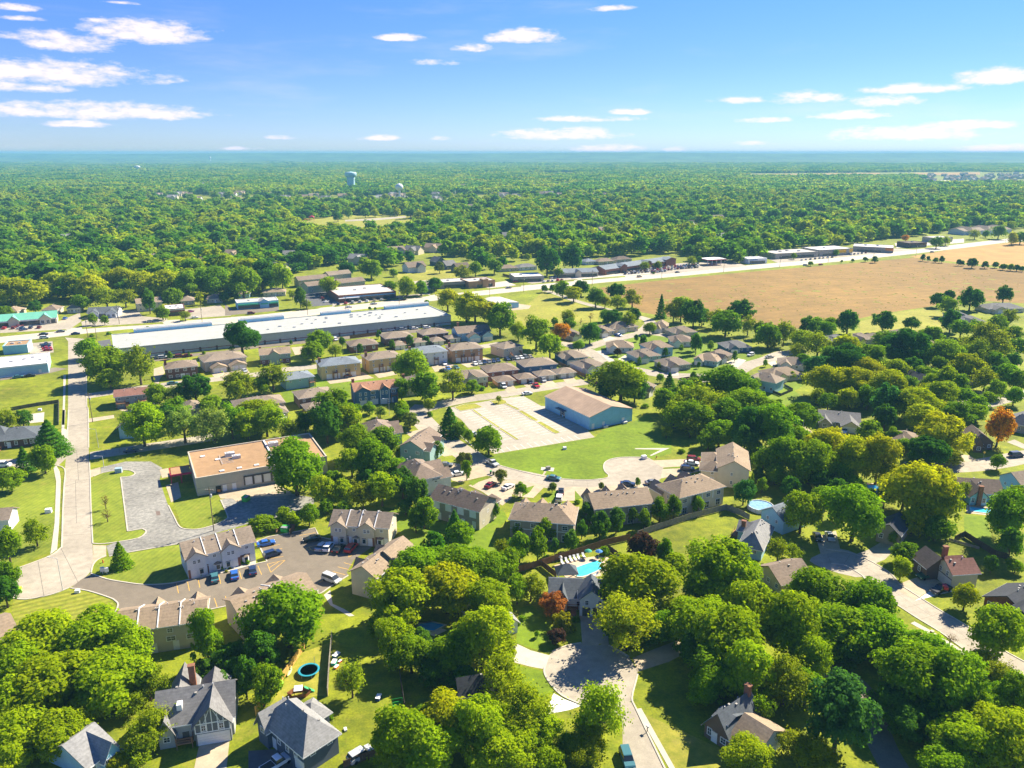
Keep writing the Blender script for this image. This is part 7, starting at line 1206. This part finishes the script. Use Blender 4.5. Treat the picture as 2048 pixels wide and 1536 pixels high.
def dumpster(label, c, x, y, rz, body, junk=False, enclosure=False):
    p = gp(c, x, y); o = empty('dumpster', (p[0], p[1], 0), rz); tag(o, label, 'dumpster'); m_ = mat('dumpster_' + label[:5], body, .6, .1, 2)
    V = [(-1,-.8,.15),(1,-.8,.15),(1,.7,.15),(-1,.7,.15),(-1.05,-1,1.3),(1.05,-1,1.3),(1.05,.8,1.7),(-1.05,.8,1.7)]; MB().add(V, [(3,2,1,0),(0,1,5,4),(1,2,6,5),(2,3,7,6),(3,0,4,7),(4,5,6,7)]).build('bin', m_, o)
    for sx in (-.5, .5): MB().box(sx-.48,-.9,1.5,sx+.48,.7,1.58).build('lid', mat('lid_grey', (.25,.27,.27), .6, .1, 2), o)
    for sx in (-1.1, 1.05): MB().box(sx,-.3,.8,sx+.08,.3,1.0).build('fork_pocket', m_, o)
    if enclosure:
        for (a, b, e, f) in ((-2,-1.6,-1.9,1.6),(1.9,-1.6,2,1.6),(-2,1.6,2,1.7)): MB().box(a, b, 0, e, f, 1.6).build('enclosure_wall', FB, o)
dumpster('green dumpster in a wooden enclosure beside the townhouse lot', 'F', 235, 968, -.15, (.06,.5,.08), enclosure=True); dumpster('green open dumpster piled with junk at the loading dock', 'Q', 1278, 500, 1.3, (.03,.42,.12))
p = gp('Q', 1060, 425); o = empty('compactor', (p[0], p[1], 0), .2); tag(o, 'dark compactor with orange door against the tan wall', 'machine'); MB().box(-.8,-.7,0,.8,.9,2.2).build('body', mat('black_machine', (.03,.03,.03), .6, .1, 2), o); MB().box(-.45,-.74,.3,.45,-.7,1.1).build('hatch', BANDS['orangeb'], o)
for k, (x, y) in enumerate(((818,1300), (852,1303))):
    p = gp('E', x, y); o = empty('mailbox_cabinet', (p[0], p[1], 0), .4); tag(o, 'white mailbox cabinet at the entrance of the townhouse lot', 'mailbox', 'mailbox cabinets at the lot entrance'); MB().tube((0,0,0),(0,0,.6),.12,.12,6).build('pedestal', METALV, o); MB().box(-.45,-.3,.6,.45,.3,1.7).build('cabinet', FV, o)
def hydrant(label, c, x, y, col=(.55,.05,.03)):
    p = gp(c, x, y); o = empty('fire_hydrant', (p[0], p[1], 0)); tag(o, label, 'hydrant'); m_ = mat('hydrant', col, .5, .05, 2); MB().lathe([(.18,0),(.18,.08),(.12,.1),(.12,.6),(.16,.62),(.14,.74),(.03,.82)], 10).build('barrel', m_, o)
    for s in (-1, 1): MB().tube((0, s*.1, .45), (0, s*.22, .45), .06, .06, 8).build('outlet', m_, o)
hydrant('red fire hydrant beside the light green conifer', 'E', 820, 1214); hydrant('red fire hydrant beside the court lawn', 'G', 1150, 380)
def ubox(label, c, x, y, s=.6, col=None, nm='utility_box'):
    p = gp(c, x, y); o = empty(nm, (p[0], p[1], 0), .3); tag(o, label, 'utility box'); MB().box(-s*1.15,-s*.95,0,s*1.15,s*.95,.1).build('base', CONC_LT, o); MB().box(-s,-s*.8,.1,s,s*.8,s*1.5).build('cabinet', FV if col is None else mat('ubox_'+label[:6], col, .6, .05, 2), o)
ubox('white utility box in the court lawn', 'P', 1283, 660, .6); ubox('white utility box by the striped lawn kerb', 'A', 617, 140, .5); ubox('pale utility box in the wide lawn', 'E', 388, 815, .8); ubox('bluish sign block at the head of the grass island', 'E', 945, 495, 1.0, (.3,.42,.5)); ubox('grey transformer on the concrete pad of the court lawn', 'P', 1125, 852, .7, (.25,.24,.2)); ubox('white air handler beside the cracked lot walkway', 'Q', 668, 375, .35, (.4,.35,.25)); ubox('pale concrete block beside the round court', 'G', 1050, 388, .8)
ubox('white cabinet on the meadow behind the corner', 'I', 320, 1045, .6)
for k, (x, y) in enumerate(((1868, 508), (1888, 516))):
    p = gp('F', x, y); o = empty('wheelie_bin', (p[0], p[1], 0)); tag(o, ('green lidded', 'dark')[k] + ' wheelie bin at the end of the court driveway', 'bin'); V = [(-.25,-.25,0),(.25,-.25,0),(.25,.25,0),(-.25,.25,0),(-.32,-.32,1),(.32,-.32,1),(.32,.32,1),(-.32,.32,1)]; MB().add(V, [(3,2,1,0),(0,1,5,4),(1,2,6,5),(2,3,7,6),(3,0,4,7)]).build('bin', mat('bin_dark', (.04,.05,.06), .6, .1, 2), o); MB().box(-.34,-.34,1,.34,.36,1.08).build('lid', (m_ if k == 0 else mat('bin_dark2', (.03,.03,.03), .6, .1, 2)), o)
p = gp('G', 850, 1228); o = empty('garden_shed', (p[0], p[1], 0), .2); tag(o, 'small grey garden shed behind the pool', 'shed'); mb = MB(); vol_walls(mb, -1.3, -1, 1.3, 1, 1.9, 'gable', 'x', .6); mb.build('wall', WM['grey'], o); V, F = roof_geom(-1.3, -1, 1.3, 1, 1.9, 'gable', 'x', .6, .15); v, f = solid_roof(V, F, .08); new('roof', mesh('roof', v, f, RM['ltgrey']), o); new('door', win_mesh(1.0, 2.1, 'door'), o, loc=(0, -1, -.25))
p = gp('G', 432, 1345, 0); o = empty('gazebo', (p[0], p[1], 0), .1); tag(o, 'slate roofed pool pavilion with white posts behind the white house', 'pavilion'); V, F = roof_geom(-2.4, -1.8, 2.4, 1.8, 2.6, 'hip', 'x', 1.6, .3); v, f = solid_roof(V, F, .15); new('roof', mesh('roof', v, f, RM['slate']), o)
for sx in (-2.2, 2.2):
    for sy in (-1.6, 1.6): MB().box(sx-.12, sy-.12, 0, sx+.12, sy+.12, 2.6).build('post', TRIM, o)
p = gp('D', 1298, 495); o = empty('mailbox_pillar', (p[0], p[1], 0), .5); tag(o, 'brick mailbox pillar on the dry verge', 'mailbox'); MB().box(-.3,-.3,0,.3,.3,1.5).build('pillar', CHIM, o); MB().box(-.36,-.36,1.5,.36,.36,1.6).build('cap', CONC_LT, o); MB().box(-.12,-.4,1.0,.12,-.3,1.25).build('mail_slot', METALV, o)
p = gp('C', 1075, 1250); o = empty('mailbox', (p[0], p[1], 0), .5); tag(o, 'kerbside mailbox on a wooden post by the sidewalk', 'mailbox'); MB().box(-.06,-.06,0,.06,.06,1.1).build('post', FB, o); MB().box(-.14,-.3,1.1,.14,.3,1.4).build('box', METALV, o)
p = gp('C', 1380, 560); o = empty('basketball_hoop', (p[0], p[1], 0), -.6); tag(o, 'basketball hoop with glass backboard on the shaded driveway', 'basketball hoop'); MB().tube((0,0,0),(0,0,3.3),.07,.06,8).build('pole', METALV, o); MB().box(-.9,-.35,2.9,.9,-.31,4.0).build('backboard', mat('backboard', (.3,.5,.5), .2, .02, 2), o); MB().lathe([(.23,3.05),(.25,3.07),(.23,3.09)], 12, 0, -.6).build('rim', BANDS['orangeb'], o)
p = gp('C', 1850, 960); o = empty('tv_antenna', (p[0], p[1], 0), .4); tag(o, 'roof high metal television antenna behind the dormer house', 'antenna'); MB().tube((0,0,0),(0,0,8),.04,.03,6).build('mast', METALV, o); mb = MB(); mb.tube((-1,0,8),(1,0,8),.03,.03,5)
for k in range(6): mb.tube((-1+.4*k,-.5-.06*k,8.03),(-1+.4*k,.5+.06*k,8.03),.02,.02,4)
mb.build('aerial', METALV, o)
for k, (x, y, s) in enumerate(((1713, 385, (.75,.5,.05)),)):
    p = gp('H', x, y); o = empty('street_sign', (p[0], p[1], 0), 0); tag(o, 'yellow warning sign beside the street of the orange tree', 'sign'); MB().tube((0,0,0),(0,0,2.6),.04,.04,6).build('pole', METALV, o); q = MB(); q.add([(0,-.05,1.7),(.5,-.05,2.2),(0,-.05,2.7),(-.5,-.05,2.2),(0,-.08,1.7),(.5,-.08,2.2),(0,-.08,2.7),(-.5,-.08,2.2)], [(0,1,2,3),(7,6,5,4),(0,4,5,1),(1,5,6,2),(2,6,7,3),(3,7,4,0)]).build('plate', mat('sign_yellow', s, .5, .02, 2), o)
MB_RED = mat('red_cargo', (.6,.06,.10), .6, .1, 2)
p = gp('H', 1405, 1420, 1.2); o = new('cargo', MB().box(-.7,-.6,0,.3,.6,.7).box(-.4,-.7,.7,.5,.4,1.0).mesh('cargo', MB_RED), loc=(p[0], p[1], 1.12), rz=2.8); tag(o, 'red and white cargo loaded on the black pickup', 'cargo')
# poles
POLEW = mat('pole_wood', (.20,.15,.11), .9, .15, 2)
def upole(label, c, x, y, h=12, lamp=False, group=None, arms=True):
    p = gp(c, x, y); o = empty('street_lamp' if lamp else 'utility_pole', (p[0], p[1], 0), BR.uniform(-.3, .3) + .2); tag(o, label, 'street lamp' if lamp else 'utility pole', group)
    MB().tube((0,0,0),(0,0,h),.16 if not lamp else .1,.1 if not lamp else .06,8).build('pole', POLEW if not lamp else METALV, o)
    if lamp: MB().tube((0,0,h-.1),(-1.8,0,h+.3),.05,.04,6).build('arm', METALV, o); MB().box(-2.4,-.15,h+.22,-1.7,.15,h+.36).build('lamp_head', METALV, o)
    elif arms:
        MB().box(-1.2,-.08,h-.9,1.2,.08,h-.75).build('crossarm', POLEW, o); MB().lathe([(.22,h-3),(.25,h-2.9),(.25,h-2.1),(.1,h-2)], 10, .35, 0).build('transformer', METALV, o)
        for s in (-1.05, -.5, .5, 1.05): MB().tube((s,0,h-.75),(s,0,h-.5),.05,.03,6).build('insulator', FV, o)
upole('street lamp standing in the bulb of the cul-de-sac', 'E', 500, 1435, 8.5, True); upole('utility pole beside the duplex lawns', 'I', 742, 1135, 12); upole('utility pole on the lawn of the flat roofed building', 'Q', 1015, 742, 13); upole('utility pole at the highway corner, western one', 'I', 705, 465, 12); upole('utility pole at the highway corner, eastern one', 'I', 775, 478, 11)
upole('street lamp at the side street of the blue ended duplex', 'E', 785, 300, 7, True); upole('street lamp near the curved tan path', 'H', 270, 225, 7, True); upole('street lamp beside the dark blue block', 'J', 1315, 1085, 7, True); upole('flagless white pole beside the buff blocks', 'J', 1055, 615, 5, True); upole('street lamp at the north apron of the cracked lot', 'E', 828, 455, 4, True)
for c, x, y in (('I',1620,360),('J',662,280),('J',968,262),('N',1163,890),('N',1563,850),('N',1970,810),('O',403,725),('O',710,697),('O',975,672),('O',1223,652),('O',1455,637),('K',590,97),('K',1137,46),('K',318,132),('J',1395,215),('O',1945,560),('I',955,350)): upole('utility pole in the line along the highway', c, x, y, 12, group='utility poles along the highway')
# gas station canopy
p = gp('O', 318, 690); q = gp('O', 415, 684); d = q - p; L_ = np.linalg.norm(d); o = empty('fuel_canopy', (p[0], p[1], 0), math.atan2(d[1], d[0])); tag(o, 'red and white fuel station canopy on posts beside the highway', 'canopy'); MB().box(0,0,4.8,L_,14,5.6).build('roof', BANDS['red'], o); MB().box(-.1,-.1,5.62,L_+.1,14.1,5.7).build('top', TRIM, o)
for k in range(4): MB().box((k+.5)*L_/4-.25, 4, 0, (k+.5)*L_/4+.25, 4.5, 4.8).build('post', TRIM, o)
# water towers
TWM = mat('tower_aqua', (.42,.62,.66), .6, .04, .1); TWW = mat('tower_white', (.68,.72,.74), .6, .04, .1)
def tower(label, px_, base_y, H_, prof, mt):
    p = gp('Z', px_, base_y); o = empty('water_tower', (p[0], p[1], 0)); tag(o, label, 'water tower'); ks = [k for k in range(len(prof)) if prof[k] == 'split'][0]
    MB().lathe([(r*H_, z*H_) for r, z in prof[:ks]], 24).build('column', mt, o, True); t = MB().lathe([(r*H_, z*H_) for r, z in prof[ks+1:]], 28).build('tank', mt, o, True); MB().tube((0,0,H_*.99),(0,0,H_*1.02),H_*.03,H_*.03,8).build('hatch', mt, t)
tower('large aqua water tower with broad fluted column', 703, 381, 50, [(.22,0),(.21,.3),(.215,.62),(.24,.72),'split',(.24,.71),(.32,.80),(.32,.93),(.29,.97),(.05,1.0)], TWM)
tower('pale blue ball water tower on a slender stem', 799.5, 404, 38, [(.09,0),(.055,.15),(.045,.5),(.08,.62),'split',(.07,.60),(.16,.66),(.215,.76),(.225,.82),(.2,.9),(.12,.975),(.02,1.0)], TWW)
tower('white far water tower with dark stem in the western woods', 276, 345, 34, [(.14,0),(.13,.5),(.16,.6),'split',(.16,.6),(.40,.72),(.42,.9),(.3,1.0),(.02,1.02)], TWW); tower('tiny pale water tower near the horizon', 421, 326, 62, [(.06,0),(.05,.55),'split',(.05,.55),(.17,.7),(.17,.88),(.05,1.0)], TWW)
# far suburb houses
fv = []; ff = []
def far_house_mesh(rm, seed):
    r_ = random.Random(seed); mb = MB(); vol_walls(mb, -7, -5, 7, 5, 4.2, 'gable', 'x', 3); vol_walls(mb, -1, -8, 5, 0, 4.2, 'gable', 'y', 2.5); me = mb.mesh('far_house', WM[r_.choice(['white','cream','tan','grey'])]); n0 = len(me.polygons)
    V, F = roof_geom(-7,-5,7,5,4.2,'gable','x',3,.5); v, f = solid_roof(V, F, .2); V2, F2 = roof_geom(-1,-8,5,0,4.2,'gable','y',2.5,.5); v2, f2 = solid_roof(V2, F2, .2)
    return me, mesh('roof', v + v2, f + [tuple(i + len(v) for i in q) for q in f2], RM[rm])
FH = [far_house_mesh(k, i) for i, k in enumerate(('taupe', 'grey', 'brown', 'ltgrey', 'tan'))]
FR_ = random.Random(17)
def far_house(fx, fy, label, group, s=1.0):
    p = gp('Z', fx, fy); o = empty('far_house', (p[0], p[1], 0), FR_.uniform(-.7, .7)); o.scale = (s,)*3; tag(o, label, 'house', group); a, b = FR_.choice(FH); new('wall', a, o); new('roof', b, o)
n = 0
while n < 110:
    x = FR_.uniform(300, 1240); y = FR_.uniform(371, 403)
    if in_poly(np.array([x]), np.array([y]), HOUSES_ZONE)[0]: far_house(x, y, 'small pale roofed house in the suburb around the water towers', 'suburb around the water towers', 1.5); n += 1
for k in range(46): far_house(FR_.uniform(1855, 2048), FR_.uniform(349, 364), 'tiny grey roofed house in the far suburb right of the curved road', 'far suburb by the curved road', 1.6)
for k in range(16): far_house(FR_.uniform(1560, 1800), FR_.uniform(356, 372), 'tiny house among hazy far trees below the brown field strips', 'houses below the far fields', 1.2)
for k, (x, y) in enumerate(HIDDEN): far_house(x, y, 'roof half hidden in the dense woodland', 'houses hidden in the woodland', 1.2)
# playground in the park
p = gp('M', 1825, 470); o = empty('playground', (p[0], p[1], 0)); tag(o, 'red roofed playground frame in the park meadow', 'playground'); MB().add([(-4,-3,5),(4,-3,5),(4,3,5),(-4,3,5),(0,0,8)], [(0,1,4),(1,2,4),(2,3,4),(3,0,4),(3,2,1,0)]).build('roof', BANDS['red'], o)
for sx in (-3.5, 3.5):
    for sy in (-2.5, 2.5): MB().box(sx-.2, sy-.2, 0, sx+.2, sy+.2, 5).build('post', BANDS['red'], o)
MB().box(-12, -2, 0, -6, 2, 2).build('platform', BANDS['orangeb'], o)
build_trees()
# ------------------------------------------------------------------ haze: one closed box of thin pale air round the whole scene
hb = MB().box(-19500, -400, -2, 19500, 14500, 112); hm = bpy.data.materials.new('haze'); hm.use_nodes = True
nt = hm.node_tree; nt.nodes.clear(); pv = nt.nodes.new('ShaderNodeVolumePrincipled'); om = nt.nodes.new('ShaderNodeOutputMaterial')
pv.inputs['Color'].default_value = (.20, .48, .73, 1); pv.inputs['Density'].default_value = HAZE; pv.inputs['Anisotropy'].default_value = .0
nt.links.new(pv.outputs[0], om.inputs['Volume'])
ho = hb.build('haze', hm); tag(ho, 'thin pale haze in the air over the land', 'haze', kind='stuff')
